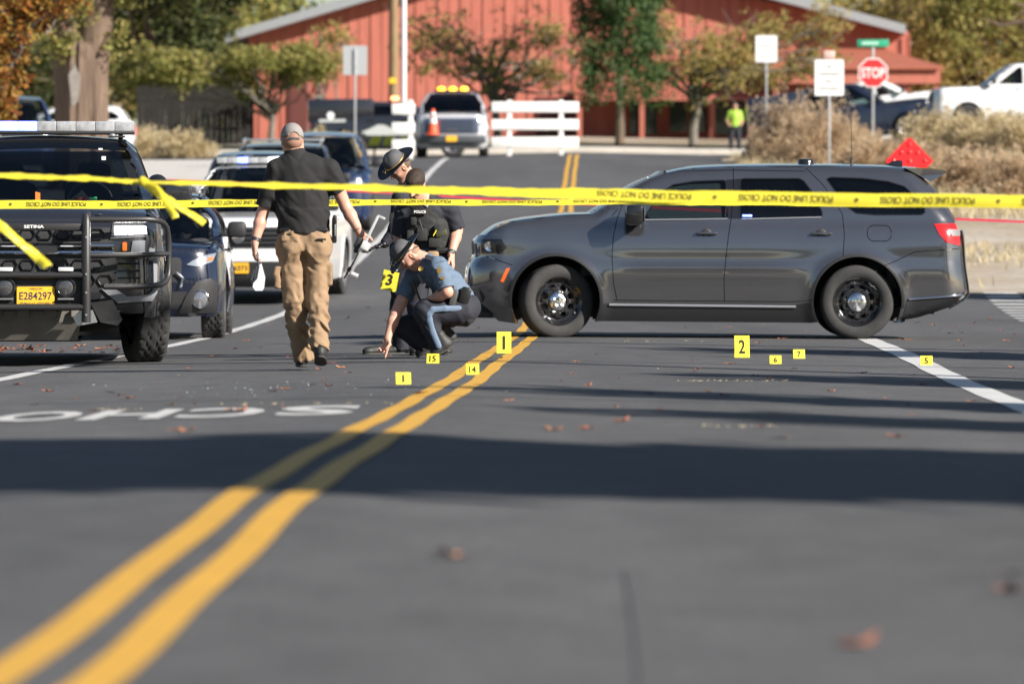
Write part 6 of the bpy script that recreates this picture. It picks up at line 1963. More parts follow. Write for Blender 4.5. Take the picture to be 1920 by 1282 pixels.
def boots(root, heel, toe, up=(0, 0, 1), w=.046, name='boot', shaft=None):
    heel, toe = np.asarray(heel, float), np.asarray(toe, float); d = nrm(toe - heel); u = nrm(np.asarray(up, float) - d * (np.asarray(up, float) @ d)); r = np.cross(d, u)
    L = np.linalg.norm(toe - heel); M = np.stack([r, d, u], 1)
    f = Field()
    f.ell(heel + d * .035 + u * .050, (w * .86, .055, .058), .03, M=M)
    f.ell(heel + d * (L * .55) + u * .042, (w, L * .36, .042), .03, M=M)
    f.ell(heel + d * (L - .055) + u * .035, (w * .95, .06, .036), .03, M=M)
    f.cone(heel + d * .05 + u * .06, (heel + d * .055 + u * .14) if shaft is None else shaft, .045, .05, .03)
    f.cut(heel + u * .016, -u)
    o = grow(name, f, .006, M_shoe, root)
    s = Field()
    s.ell(heel + d * .045 + u * .012, (w * .88, .055, .03), .02, M=M)
    s.ell(heel + d * (L * .55) + u * .012, (w * 1.0, L * .42, .03), .03, M=M)
    s.ell(heel + d * (L - .06) + u * .012, (w * .98, .065, .03), .02, M=M)
    s.cut(heel + u * .020, u); s.cut(heel, -u)
    grow('sole', s, .006, M_sole, o)
def campaign_hat(root, c, fwd, up):
    """stiff-brimmed trooper hat: pinched crown, flat brim, cord with acorns"""
    r, f, u = frame(fwd, up); c = np.asarray(c, float)
    n = 48
    def ring(rx, ry, z, pinch=0.0, droop=0.0):
        out = []
        for i in range(n):
            t = 2 * math.pi * i / n
            q = 1 - pinch * sum(math.exp(-(((t - a + math.pi) % (2 * math.pi) - math.pi) / .38)**2) for a in (math.pi * .25, math.pi * .75, math.pi * 1.25, math.pi * 1.75))
            x, y = rx * q * math.cos(t), ry * q * math.sin(t)
            out.append(c + r * x + f * y + u * (z + droop * (math.cos(2 * t)) ))
        return out
    def skin_(rings, close=True):
        V = [p for q in rings for p in q]; k = len(rings)
        Fc = [(i * n + j, i * n + (j + 1) % n, (i + 1) * n + (j + 1) % n, (i + 1) * n + j) for i in range(k - 1) for j in range(n)]
        if close: V.append(np.mean(rings[-1], 0) - u * .006); Fc += [((k - 1) * n + j, (k - 1) * n + (j + 1) % n, k * n) for j in range(n)]
        return V, Fc
    hat = MB().add(*skin_([ring(.084, .102, 0), ring(.083, .100, .03), ring(.080, .096, .06, .05), ring(.070, .084, .088, .14), ring(.050, .060, .106, .22), ring(.025, .03, .113, .25)])).build('hat', M_hat, root, True)
    br = MB().add(*skin_([ring(.080, .098, .004), ring(.12, .14, .004, 0, .003), ring(.160, .18, .006, 0, .010), ring(.176, .196, .009, 0, .014), ring(.177, .197, .004, 0, .014), ring(.16, .18, .000, 0, .010), ring(.12, .14, -.002, 0, .003), ring(.082, .10, -.003)], False)).build('hat_brim', M_hatunder, hat, R(40))
    cord = [c + r * .0865 * math.cos(t) + f * .1045 * math.sin(t) + u * .014 for t in np.linspace(0, 2 * math.pi, 40)]
    MB().tube(cord, .005, 6, cap=False).build('hat_cord', M_gold, hat)
    for sd in (-1, 1):
        MB().lathe([(.001, -.012), (.006, -.006), (.007, .004), (.001, .012)], 8, 'z', c + r * sd * .02 + f * .13 + u * .016).build('cord_acorn', M_gold, hat)
    tb = [c + r * .082 * math.cos(t) - f * .0 + f * (-.11) * max(0, math.sin(t)) ** .8 - u * .065 * math.sin(t) for t in np.linspace(0, math.pi, 16)]
    MB().tube(tb, .0045, 5).build('hat_strap', M_leather, hat)
    return hat
def person(px0, Y, label, mark='person'):
    X = px(px0, Y)
    return empty('person', (X, Y, G(X, Y)), 0, label, 'person')

# ---------- man in cap walking away
def walker():
    Y = 42.6
    root = person(575, Y, 'man in grey cap, black polo and tan trousers walking away with a silver rod')
    zz = -G(px(575, Y), Y)
    s_ = FPX / Y
    q = lambda a, b, y=0.0: np.array([(a - 575) / s_, y, (pz(b, Y) + zz)])
    hd = q(547, 264, .02); neck = q(556, 293, .01)
    SL, SR = q(520, 318, .0), q(617, 318, .0)
    EL, WL = q(491, 402, .03), q(478, 456, -.03)
    ER, WR = q(648, 388, .04), q(675, 436, -.02)
    HL, HR = q(545, 468, 0), q(594, 468, 0)
    KL, KR = q(551, 562, -.02), q(596, 560, -.03)
    AL, AR = q(567, 664, .10), q(601, 652, -.22)
    b = Field()
    P, M = head(b, hd, (-.18, 1, -.10), (0, .1, 1), neck)
    b.chain([neck, q(565, 345), q(567, 400), q(570, 450)], [.06, .13, .13, .13], .05, flat=((0, 1, 0), .62))
    b.cone(SL + np.array([.02, 0, -.03]), SR + np.array([-.02, 0, -.03]), .05, .05, .03)
    for S0, E0, W0 in ((SL, EL, WL), (SR, ER, WR)):
        mid = E0 + (W0 - E0) * .32
        b.chain([S0, S0 + (E0 - S0) * .5, E0, mid, W0], [.050, .054, .043, .046, .029], .02)
    b.chain([HL, KL, AL], [.075, .055, .042], .03); b.chain([HR, KR, AR], [.075, .055, .042], .03)
    hand(b, WL, (-.02, .05, -1), (1, .25, 0), (-.1, -1, 0) if False else (0, 1, 0), .75)
    hand(b, WR, (.26, .1, -.96), (.35, .9, .0), (.3, -.9, .2), 1.05)
    grow('body', b, .006, M_skin, root)
    # polo
    t = Field()
    t.chain([q(556, 306), q(563, 338), q(567, 375), q(568, 410)], [.09, .185, .190, .185], .05, flat=((0, 1, 0), .62))
    t.chain([SL, q(557, 309, .01), SR], [.074, .085, .074], .06)
    t.cyl(q(568, 395), q(569, 437), .188, .200, .03, flat=((0, 1, 0), .66))
    t.chain([SL, SL + (EL - SL) * .5], [.076, .070], .03); t.chain([SR, SR + (ER - SR) * .4], [.076, .072], .03)
    t.cyl(SL + (EL - SL) * .3, SL + (EL - SL) * .84, .068, .074, .03); t.cyl(SR + (ER - SR) * .2, SR + (ER - SR) * .60, .070, .076, .03)
    t.cone(q(553, 291, .01), q(557, 303, .01), .063, .078, .02)                            # collar
    t.disp(folds((.45, .2, 1), 46, .0060, 1.3, lambda X, Y, Z: np.clip((1.40 - Z) / .25, .2, 1)))
    t.disp(folds((1, 0, .3), 40, .0045, 4.0))
    grow('polo_shirt', t, .0065, M_polo, root)
    col = Field(); col.cyl(q(551, 280, .012), q(556, 303, .01), .074, .104, .01); col.cyl(q(551, 274, .012), q(556, 303.5, .01), .063, .082, .006, op='s')
    grow('shirt_collar', col, .005, M_polo, root)
    # trousers
    l = Field()
    l.cyl(q(570, 427), q(571, 470), .185, .195, .03, flat=((0, 1, 0), .64))
    l.ell(q(546, 462, -.045), (.100, .095, .13), .05); l.ell(q(596, 462, -.045), (.100, .095, .13), .05)
    l.chain([HL, KL], [.103, .080], .03); l.cyl(KL, AL + np.array([.0, .0, -.035]), .078, .077, .035)
    l.chain([HR, KR], [.103, .080], .03); l.cyl(KR, AR + np.array([0, -.01, -.01]), .078, .070, .035)
    l.box(q(521, 520, .0), (.022, .07, .085), .015, .02); l.box(q(619, 515, .0), (.02, .07, .085), .015, .02)     # cargo pockets
    l.box(q(545, 447, -.133), (.066, .008, .022), .006, .006)
    low = lambda X, Y, Z: np.clip((.62 - Z) / .15, .25, 1)
    l.disp(folds((.35, .1, 1), 58, .0088, .4, low)); l.disp(folds((-.6, .2, 1), 44, .006, 2.2)); l.disp(folds((.9, .3, 1), 70, .0045, 3.1, low))
    grow('trousers', l, .0065, M_khaki, root)
    MB().box(q(571, 431.5), (.355, .225, .035), bev=.012).build('belt', M_leather, root)
    MB().box(q(549, 437, -.136), (.022, .01, .03), bev=.003).build('belt_loop', M_khaki, root)
    MB().box(q(604, 449, -.142), (.07, .012, .014), bev=.004).build('pocket_slit', M_leather, root)
    # holstered pistol
    g = MB().box(q(627, 432, -.02), (.035, .075, .19), bev=.012); g.box(q(628, 412, -.035), (.030, .10, .07), bev=.012)
    h_ = g.build('holster', M_leather, root)
    MB().box(q(629, 425, -.062), (.012, .006, .14), bev=.003).build('holster_clip', M_silver, h_)
    boots(root, q(566, 688.5, .045), q(562, 688.5, .32), (0, 0, 1), .047, 'shoe')
    boots(root, q(603, 669, -.30), q(603, 686, -.09), (0, .55, .85), .047, 'shoe')
    # cap with rear opening
    r_, f_, u_ = frame((-.18, 1, -.10), (0, .1, 1)); Mh = np.stack([r_, f_, u_], 1)
    c = Field(); c.ell(P(0, -.010, .034), (.086, .108, .100), .02, M=Mh); c.cut(P(0, -.01, .014), -(u_ + f_ * .12))
    c.ell(P(0, -.112, .016), (.040, .05, .036), .004, op='s', M=Mh)
    cp = grow('cap', c, .005, M_cap, root)
    vs = Field(); vs.ell(P(0, .125, .022), (.075, .085, .012), .01, M=Mh); grow('cap_visor', vs, .006, M_cap, cp)
    st = [P(.05 * math.sin(a) * 1.02, -.118 + .018 * (1 - math.cos(a)), .004) for a in np.linspace(-1, 1, 9)]
    MB().tube(st, .009, 6, flat=(.35, 1)).build('cap_strap', mk('cap_strap_blue', (.05, .055, .065), rough=.6), cp)
    hf = Field(); hf.ell(P(0, -.030, -.018), (.0755, .082, .060), .02, M=Mh); hf.ell(P(0, -.014, .02), (.0752, .0975, .09), .02, M=Mh); hf.cut(P(0, .035, 0), f_); hf.cut(P(0, -.05, -.062), -u_)
    grow('hair', hf, .005, mk('shaved_hair', (.30, .165, .11), rough=.7, bump=.4, bscale=300), root)
    wt = WL + (EL - WL) * .12
    MB().lathe([(.036, -.014), (.038, -.012), (.038, .012), (.036, .014), (.03, .014), (.03, -.014)], 20, 'z', (0, 0, 0), closed=True).xf(Matrix.Translation(Vector(wt)) @ Vector(EL - WL).to_track_quat('Z', 'Y').to_matrix().to_4x4()).build('wristwatch', M_wband, root)
    wt = WR + (ER - WR) * .10
    MB().lathe([(.033, -.003), (.035, 0), (.033, .003)], 20, 'z', (0, 0, 0), closed=True).xf(Matrix.Translation(Vector(wt)) @ Vector(ER - WR).to_track_quat('Z', 'Y').to_matrix().to_4x4()).build('wrist_band', M_leather, root)
    # silver measuring rod in the right hand
    bx, bz_ = px(683, Y - .1), 0
    def w3(a, b, dy=0.0): return np.array([px(a, Y + dy), Y + dy, pz(b, Y + dy)])
    rod = empty('measuring_rod', w3(682, 460, -.10), 0, 'silver bar with angled ends and black clamp in the walking man\'s right hand', 'tool')
    o0 = np.array(rod.location)
    L = lambda a, b, dy=-.10: w3(a, b, dy) - o0
    def flatbar(A, B, wd, th):
        A, B = np.asarray(A), np.asarray(B); d = B - A; Ln = np.linalg.norm(d)
        return MB().box((0, 0, 0), (wd, th, Ln), bev=.003).xf(Matrix.Translation(Vector((A + B) / 2)) @ Vector(d).to_track_quat('Z', 'Y').to_matrix().to_4x4())
    M_alu = mk('brushed_aluminium', (.62, .63, .64), rough=.35, metal=.5)
    flatbar(L(657, 514), L(709, 405), .026, .02).build('bar', M_alu, rod)
    MB().tube([L(658, 513), L(671, 519)], [.020, .022], 14).build('end_tube', M_alu, rod)
    flatbar(L(708, 404), L(722, 411), .022, .018).build('end_arm', M_alu, rod)
    MB().box(L(685, 461, -.115), (.062, .035, .062), rot=(0, .45, 0), bev=.008).build('slider_block', mk('pale_block', (.6, .6, .6), rough=.4), rod)
    mb = MB().box(L(672, 455, -.06), (.05, .05, .09), rot=(0, .45, 0), bev=.012); mb.box(L(668, 468, -.07), (.035, .04, .05), rot=(0, .2, 0), bev=.01); mb.box(L(684, 472, -.06), (.06, .04, .02), rot=(0, .1, 0), bev=.006)
    mb.build('clamp', M_blk, rod)
    mb = MB().tube([L(672, 475, -.06), L(660, 497, -.05), L(645, 522, -.02)], [.006, .008, .007], 8); mb.box(L(655, 505, -.06), (.03, .05, .04), rot=(0, .4, 0), bev=.008)
    mb.build('clamp_leg', M_blk, rod)
    # white hand-held unit in the left hand
    un = empty('handheld_scanner', w3(484, 515, -.12), 0, 'white plastic handheld unit with dark strap in the walking man\'s left hand', 'tool')
    o0 = np.array(un.location)
    L2 = lambda a, b, dy=-.12: w3(a, b, dy) - o0
    MB().prism([(p[0], p[2]) for p in [L2(*t) for t in ((479, 545), (474, 538), (481, 500), (490, 494), (497, 520), (495, 540), (492, 545))]], lambda u, v, d: (u, d - .02, v), .045).build('unit_body', mk('white_plastic', (.68, .68, .68), rough=.45), un, R(30))
    MB().tube([L2(481, 477, -.14), L2(484, 484, -.145), L2(485, 500, -.145), L2(481, 522, -.145), L2(473, 531, -.145), L2(471, 526, -.145), L2(476, 506, -.145)], .007, 8, flat=(1.6, 1)).build('unit_strap', mk('dark_strap', (.05, .055, .07), rough=.5), un)
walker()

# ---------- kneeling trooper pointing at the road
def croucher():
    Y = 46.7
    root = person(800, Y, 'crouching trooper in blue shirt and striped navy trousers pointing at the asphalt')
    zz = -G(px(800, Y), Y); s_ = FPX / Y
    q = lambda a, b, y=0.0: np.array([(a - 800) / s_, y, pz(b, Y) + zz])
    hd, neck = q(766, 480, -.02), q(790, 487, -.01)
    SN, SF = q(822, 497, -.19), q(778, 512, .15)
    EN, WN = q(839, 547, -.24), q(800, 566, -.10)
    EF, WF = q(741, 590, .0), q(727, 634, -.08)
    pel = q(868, 568, 0)
    HN, HF = q(868, 585, -.10), q(862, 585, .10)
    KN, KF = q(797, 582, -.15), q(752, 612, .13)
    AN, AF = q(822, 652, -.13), q(800, 652, .10)
    b = Field()
    fw, up = nrm((-.52, -.10, -.84)), nrm((-.80, -.20, .50))
    P, M = head(b, hd, fw, up, neck)
    b.chain([neck, q(810, 505), q(845, 540), pel], [.07, .13, .13, .14], .05, flat=((.8, 0, .6), .75))
    b.chain([SN + (EN - SN) * .25, EN, EN + (WN - EN) * .3, WN], [.045, .047, .046, .030], .02)
    b.chain([SF + (EF - SF) * .2, SF + (EF - SF) * .5, EF, EF + (WF - EF) * .3, WF], [.045, .055, .045, .045, .029], .02)
    b.chain([HN, KN, AN], [.08, .06, .045], .03); b.chain([HF, KF, AF], [.08, .06, .045], .03)
    hand(b, WF, (-.22, -.1, -.97), (-.75, -.65, .0) , (.3, -.8, 0), .9, point=True)
    hand(b, WN, (-.8, .4, -.5), (0, .5, -.8), (-.5, -.5, .5), .7)
    grow('body', b, .006, M_skin, root)
    t = Field()
    t.chain([q(797, 492), q(815, 510), q(842, 535), q(864, 562)], [.085, .155, .165, .160], .05, flat=((-.75, 0, -.66), .72))
    t.cone(SN + np.array([0, .03, 0]), SF, .075, .07, .06)
    t.cyl(SN, SN + (EN - SN) * .88, .083, .072, .03); t.cyl(SF, SF + (EF - SF) * .62, .08, .072, .03)
    t.cone(q(789, 484), q(795, 490), .066, .085, .02)
    t.disp(folds((-.3, .2, 1), 58, .004, .7)); t.disp(folds((.8, .1, .5), 45, .0035, 3.0))
    grow('uniform_shirt', t, .0065, M_trshirt, root)
    l = Field()
    l.ell(q(868, 575), (.15, .19, .13), .05)
    l.chain([HN, KN], [.115, .092], .05); l.cyl(KN, AN, .090, .072, .05)
    l.chain([HF, KF], [.115, .080], .05); l.cyl(KF, AF + np.array([0, 0, .0]), .078, .07, .05)
    l.disp(folds((.5, .2, 1), 50, .0045, 2.0))
    grow('trousers', l, .0065, M_trnavy, root)
    s2 = Field()
    off = np.array([0, -.0, 0])
    a = [q(862, 578, -.205), q(835, 578, -.235), q(812, 580, -.242), q(805, 588, -.240), q(806, 600, -.232), q(812, 622, -.214), q(823, 648, -.203)]
    s2.chain(a, [.026] * len(a), .01, flat=((0, 1, 0), .55))
    grow('trouser_stripe', s2, .006, M_stripe, root)
    boots(root, q(850, 650, -.13), q(812, 671, -.15), (.35, 0, 1), .048, 'boot')
    boots(root, q(856, 640, .10), q(782, 671, .10), (.2, 0, 1), .048, 'boot')
    campaign_hat(root, P(0, .0, .045), fw, up)
    hf = Field(); Mh = np.stack(frame(fw, up), 1); r_, f_, u_ = frame(fw, up)
    hf.ell(P(0, -.030, -.010), (.0758, .082, .065), .02, M=Mh); hf.cut(P(0, .01, 0), f_); hf.cut(P(0, -.05, -.05), -u_)
    grow('hair', hf, .005, mk('shaved_hair', (.30, .165, .11)), root)
    # belt and kit
    MB().box(q(858, 556, -.0), (.05, .37, .06), rot=(0, .75, 0), bev=.015).build('duty_belt', M_leather, root)
    rd = MB().box(q(851, 558, -.205), (.055, .04, .13), rot=(0, .25, 0), bev=.01); rd.build('radio', mk('radio_grey', (.07, .07, .072), rough=.5), root)
    MB().tube([q(847, 545, -.21), q(843, 520, -.21), q(838, 500, -.20)], [.007, .006, .003], 8).build('radio_antenna', M_blk, root)
    MB().box(q(872, 555, -.175), (.085, .06, .15), rot=(0, .25, 0), bev=.02).build('holster', M_leather, root)
    MB().box(q(806, 484, -.165), (.08, .075, .012), rot=(.45, .25, 0), bev=.004).build('shoulder_strap', M_trnavy, root)
    for (a_, b_, w_, h_, dy) in ((824, 507, .018, .028, -.292), (830, 521, .020, .013, -.300)):
        MB().lathe([(w_, -.002), (w_, .003), (.001, .004)], 14, 'y', (0, 0, 0)).xf(Matrix.Translation(Vector(q(a_, b_, dy))) @ Matrix.Rotation(.1, 4, 'X') @ Matrix.Diagonal((1, -1, h_ / w_, 1))).build('sleeve_patch', M_gold, root)
    MB().lathe([(.022, 0), (.02, .006), (.001, .01)], 10, 'y', q(790, 503, -.165)).build('badge', M_gold, root)
    MB().tube([q(785, 515, -.15), q(794, 532, -.16)], .012, 8).build('microphone', mk('mic_grey', (.12, .12, .12), rough=.5), root)
    MB().tube([q(772, 525, -.06), q(782, 548, -.07), q(790, 568, -.07)], [.03, .035, .03], 8, flat=(1, .3)).build('necktie', mk('brown_tie', (.10, .065, .03), rough=.7), root)
croucher()

# ---------- trooper standing behind, looking down
def trooper():
    Y = 49.1
    root = person(752, Y, 'standing trooper in campaign hat and navy uniform looking down behind the crouching trooper')
    zz = -G(px(752, Y), Y); s_ = FPX / Y
    q = lambda a, b, y=0.0: np.array([(a - 752) / s_, y, pz(b, Y) + zz])
    hd, neck = q(748, 313, .02), q(768, 338, .06)
    S1, S2 = q(752, 372, -.12), q(792, 362, .16)
    E1, W1 = q(742, 430, -.12), q(722, 458, -.16)
    E2, W2 = q(788, 430, -.1), q(752, 488, -.42)
    b = Field()
    fw, up = nrm((-.62, -.22, -.68)), nrm((-.66, -.42, .62))
    P, M = head(b, hd, fw, up, neck)
    b.chain([neck, q(772, 370, .03), q(768, 420), q(765, 475)], [.07, .14, .14, .14], .05, flat=((.3, 1, 0), .7))
    b.chain([S1, E1, W1], [.06, .045, .03], .02); b.chain([S2, E2, W2], [.06, .045, .03], .02)
    H1, H2, K1, K2, A1, A2 = q(757, 485, -.05), q(778, 485, .08), q(750, 575, -.06), q(790, 575, .10), q(751, 655, -.02), q(795, 650, .14)
    b.chain([H1, K1, A1], [.08, .06, .045], .03); b.chain([H2, K2, A2], [.08, .06, .045], .03)
    grow('body', b, .006, M_skin2, root)
    gl = Field()
    hand(gl, W1, (-.75, -.25, -.2), (.1, -.2, -1), (-.3, -.3, .8), .35); gl.cone(W1 + (E1 - W1) * .18, W1, .036, .034, .02)
    hand(gl, W2, (-.5, -.3, -.8), (.3, -.8, 0), (-.5, 0, .5), .8); gl.cone(W2 + (E2 - W2) * .18, W2, .036, .034, .02)
    # gloves grow as one piece per hand
    V, Fc = gl.mesh(.006)
    me_i = {}
    parts = [[], []]
    cx = (W1[0] + W2[0]) / 2
    for f in Fc: parts[0 if V[f].mean(0)[0] < cx else 1].append(f)
    for fl_ in parts:
        if not fl_: continue
        fl_ = np.array(fl_); us_ = np.unique(fl_); mp = -np.ones(len(V), int); mp[us_] = np.arange(len(us_))
        mesh_obj('glove', V[us_], mp[fl_], M_leather, root, True)
    t = Field()
    t.chain([q(768, 346, .05), q(772, 372, .03), q(769, 410), q(766, 455)], [.09, .165, .165, .155], .05, flat=((.35, 1, 0), .72))
    t.cone(S1, S2, .07, .07, .06)
    t.chain([S1, E1], [.075, .058], .03); t.cyl(E1, W1, .058, .045, .03)
    t.chain([S2, E2], [.075, .058], .03); t.cyl(E2, W2, .058, .045, .03)
    t.cyl(q(766, 440), q(766, 474), .155, .165, .03, flat=((.35, 1, 0), .72))
    t.disp(folds((.2, .2, 1), 55, .004, 5.0))
    grow('uniform_shirt', t, .007, M_trnavy, root)
    l = Field()
    l.ell(q(767, 482, .02), (.16, .14, .10), .05)
    l.chain([H1, K1], [.105, .082], .04); l.cyl(K1, A1, .080, .072, .04)
    l.chain([H2, K2], [.105, .082], .04); l.cyl(K2, A2, .080, .072, .04)
    l.disp(folds((.4, .1, 1), 45, .004, 2.4))
    grow('trousers', l, .007, M_trnavy, root)
    boots(root, q(757, 664.5, .0), q(683, 665, -.25), (0, 0, 1), .05, 'boot')
    boots(root, q(805, 663, .16), q(760, 663, .10), (0, 0, 1), .05, 'boot')
    campaign_hat(root, P(0, .0, .05), fw, up)
    hf = Field(); r_, f_, u_ = frame(fw, up); Mh = np.stack([r_, f_, u_], 1)
    hf.ell(P(0, -.030, -.006), (.0762, .084, .068), .02, M=Mh); hf.cut(P(0, .0, 0), f_); hf.cut(P(0, -.05, -.05), -u_)
    grow('hair', hf, .005, M_hair2, root)
    mb = MB().box(q(742, 415, -.17), (.10, .05, .14), bev=.015); mb.box(q(741, 438, -.17), (.08, .05, .09), bev=.015)
    mb.build('vest_pouch', M_vest, root)
    MB().tube([q(738, 400, -.18), q(742, 385, -.18), q(744, 368, -.17)], [.006, .005, .003], 6).build('radio_antenna', M_blk, root)
    return root
trooper()

# ---------- officer in vest
def officer():
    Y = 48.0
    root = person(800, Y, 'dark haired police officer in black vest with watch leaning over the crouching trooper')
    zz = -G(px(800, Y), Y); s_ = FPX / Y
    q = lambda a, b, y=0.0: np.array([(a - 800) / s_, y, pz(b, Y) + zz])
    hd, neck = q(779, 346, -.16), q(790, 372, -.06)
    S1, S2 = q(757, 395, .0), q(842, 390, -.02)
    E1, W1 = q(748, 450, .05), q(765, 490, -.05)
    E2, W2 = q(857, 432, .02), q(846, 478, -.12)
    b = Field()
    fw, up = nrm((-.28, -.66, -.70)), nrm((-.10, -.72, .68))
    P, M = head(b, hd, fw, up, neck)
    b.chain([neck, q(798, 400), q(802, 440, .02), q(805, 480, .04)], [.07, .14, .14, .14], .05, flat=((0, 1, 0), .7))
    for S0, E0, W0 in ((S1, E1, W1), (S2, E2, W2)):
        b.chain([S0, S0 + (E0 - S0) * .5, E0, E0 + (W0 - E0) * .3, W0], [.05, .058, .046, .048, .030], .02)
    hand(b, W2, (.18, -.2, -.95), (-.9, .2, 0), (0, -1, 0), .6); hand(b, W1, (.2, -.2, -.9), (.9, .2, 0), (0, -1, 0), .6)
    H1, H2, K1, K2, A1, A2 = q(785, 488, .04), q(826, 488, .04), q(782, 570, .02), q(832, 570, .02), q(782, 648, .08), q(834, 648, .08)
    b.chain([H1, K1, A1], [.08, .06, .045], .03); b.chain([H2, K2, A2], [.08, .06, .045], .03)
    grow('body', b, .006, M_skin, root)
    t = Field()
    t.chain([q(792, 378, -.04), q(799, 400), q(803, 440, .02), q(805, 470, .04)], [.09, .175, .175, .17], .05, flat=((0, 1, 0), .68))
    t.cone(S1, S2, .072, .072, .06)
    t.cyl(S1, S1 + (E1 - S1) * .85, .080, .075, .03); t.cyl(S2, S2 + (E2 - S2) * .92, .082, .076, .03)
    t.disp(folds((.2, .2, 1), 50, .0035, 1.0))
    grow('uniform_shirt', t, .007, M_trnavy, root)
    v = Field()
    v.chain([q(796, 392, -.01), q(801, 425, .015), q(804, 455, .03)], [.165, .19, .188], .04, flat=((0, 1, 0), .72))
    v.cut(q(796, 378), (0, .1, 1)); v.cut(q(804, 472), (0, 0, -1))
    v.disp(folds((.1, 0, 1), 90, .003, 3))
    vo = grow('ballistic_vest', v, .007, M_vest, root)
    for (a, c_, w, h) in ((792, 440, .09, .11), (770, 445, .06, .12), (822, 430, .07, .07), (815, 455, .10, .08), (776, 415, .05, .07)):
        MB().box(q(a, c_, -.135), (w, .05, h), bev=.012).build('vest_pouch', M_vest, vo)
    mb = MB(); put_text(mb, 'POLICE', lambda u, w_: q(788, 397.5, -.158) + np.array([u, 0, w_]), w=.098, h=.022, bold=.03)
    mb.build('vest_lettering', M_whiteprint, vo, False)
    MB().box(q(788, 397.5, -.148), (.12, .012, .04), bev=.004).build('name_panel', M_vest, vo)
    MB().tube([q(787, 412, -.16), q(793, 432, -.16)], .004, 6).build('vest_cord', M_blk, vo)
    MB().box(q(828, 438, -.15), (.10, .035, .055), rot=(0, -.25, 0), bev=.01).build('stun_device', mk('olive_kit', (.05, .055, .03), rough=.5), root)
    MB().box(q(816, 437, -.17), (.008, .006, .055), rot=(0, .5, 0)).build('yellow_tag', mk('tag_yellow', (.8, .65, .05), rough=.5), root)
    MB().tube([q(805, 380, -.11), q(800, 388, -.13), q(797, 384, -.13)], .012, 6).build('badge_star', M_silver, root)
    l = Field()
    l.ell(q(805, 484, .04), (.17, .14, .10), .05)
    l.chain([H1, K1], [.105, .085], .04); l.cyl(K1, A1, .082, .075, .04); l.chain([H2, K2], [.105, .085], .04); l.cyl(K2, A2, .082, .075, .04)
    grow('trousers', l, .008, M_trnavy, root)
    boots(root, q(782, 666, .14), q(778, 666, -.13), (0, 0, 1), .05, 'boot'); boots(root, q(834, 666, .14), q(838, 666, -.13), (0, 0, 1), .05, 'boot')
    MB().box(q(806, 470, .03), (.36, .27, .055), bev=.02).build('duty_belt', M_leather, root)
    MB().box(q(812, 484, -.12), (.10, .07, .12), bev=.02).build('holster', mk('tan_holster', (.30, .20, .11), rough=.6), root)
    wt = W2 + (E2 - W2) * .10
    MB().lathe([(.034, -.012), (.037, -.010), (.037, .010), (.034, .012)], 20, 'z', (0, 0, 0), closed=True).xf(Matrix.Translation(Vector(wt)) @ Vector(E2 - W2).to_track_quat('Z', 'Y').to_matrix().to_4x4()).build('wristwatch', M_wband, root)
    MB().lathe([(.020, 0), (.019, .006), (.001, .007)], 16, 'y', (0, 0, 0)).xf(Matrix.Translation(Vector(wt + np.array([.004, -.036, 0]))) @ Matrix.Diagonal((1, -1, 1, 1))).build('watch_face', M_chrome, root)
    h = Field(); r_, f_, u_ = frame(fw, up); Mh = np.stack([r_, f_, u_], 1)
    h.ell(P(0, -.018, .040), (.082, .100, .092), .02, M=Mh); h.ell(P(0, .04, .085), (.06, .06, .04), .03, M=Mh)
    h.ell(P(0, .085, -.03), (.07, .06, .085), .01, op='s', M=Mh); h.cut(P(0, -.06, -.03), -(u_ - f_ * .1))
    h.disp(folds(r_, 130, .0025, 0))
    grow('hair', h, .005, M_hair, root)
officer()
# ================================================================== far worker, evidence markers, tape, leaves, debris
def worker():
    Y = 181.5
    root = person(1378, Y, 'person in lime safety vest and dark trousers standing at the far kerb')
    b = Field()
    head(b, (0, 0, 1.53), (.3, -1, 0), (0, 0, 1), (0, 0, 1.36))
    b.chain([(0, 0, 1.38), (0, 0, 1.2), (0, 0, .85)], [.06, .13, .12], .05, flat=((0, 1, 0), .65))
    for sd, ex in ((-1, .05), (1, .02)):
        b.chain([(sd * .17, 0, 1.33), (sd * (.22 + ex), .02, 1.08), (sd * .17, -.14, .90)], [.05, .042, .03], .02)
        b.chain([(sd * .09, 0, .84), (sd * .12, -.02, .46), (sd * .14, .02, .08)], [.08, .055, .04], .03)
    grow('body', b, .012, M_skin2, root)
    t = Field(); t.chain([(0, 0, 1.36), (0, 0, 1.2), (0, 0, .88)], [.10, .17, .17], .05, flat=((0, 1, 0), .7)); t.cone((-.16, 0, 1.33), (.16, 0, 1.33), .065, .065, .05)
    for sd in (-1, 1): t.cyl((sd * .17, 0, 1.33), (sd * .23, .02, 1.08), .066, .06, .03)
    grow('safety_vest', t, .013, mk('lime_vest', (.30, .48, .05), rough=.6), root)
    l = Field()
    l.ell((0, 0, .84), (.17, .13, .10), .04)
    for sd in (-1, 1): l.chain([(sd * .09, 0, .84), (sd * .12, -.02, .46)], [.10, .075], .04); l.cyl((sd * .12, -.02, .46), (sd * .14, .02, .07), .075, .07, .03)
    grow('trousers', l, .013, M_trnavy, root)
    for sd in (-1, 1): boots(root, (sd * .14, .06, 0), (sd * .15, -.20, 0), (0, 0, 1), .05, 'boot')
    h = Field(); h.ell((0, .01, 1.57), (.082, .10, .09), .02); h.cut((0, 0, 1.55), (0, -.3, -1)); grow('cap', h, .012, M_blk, root)
worker()

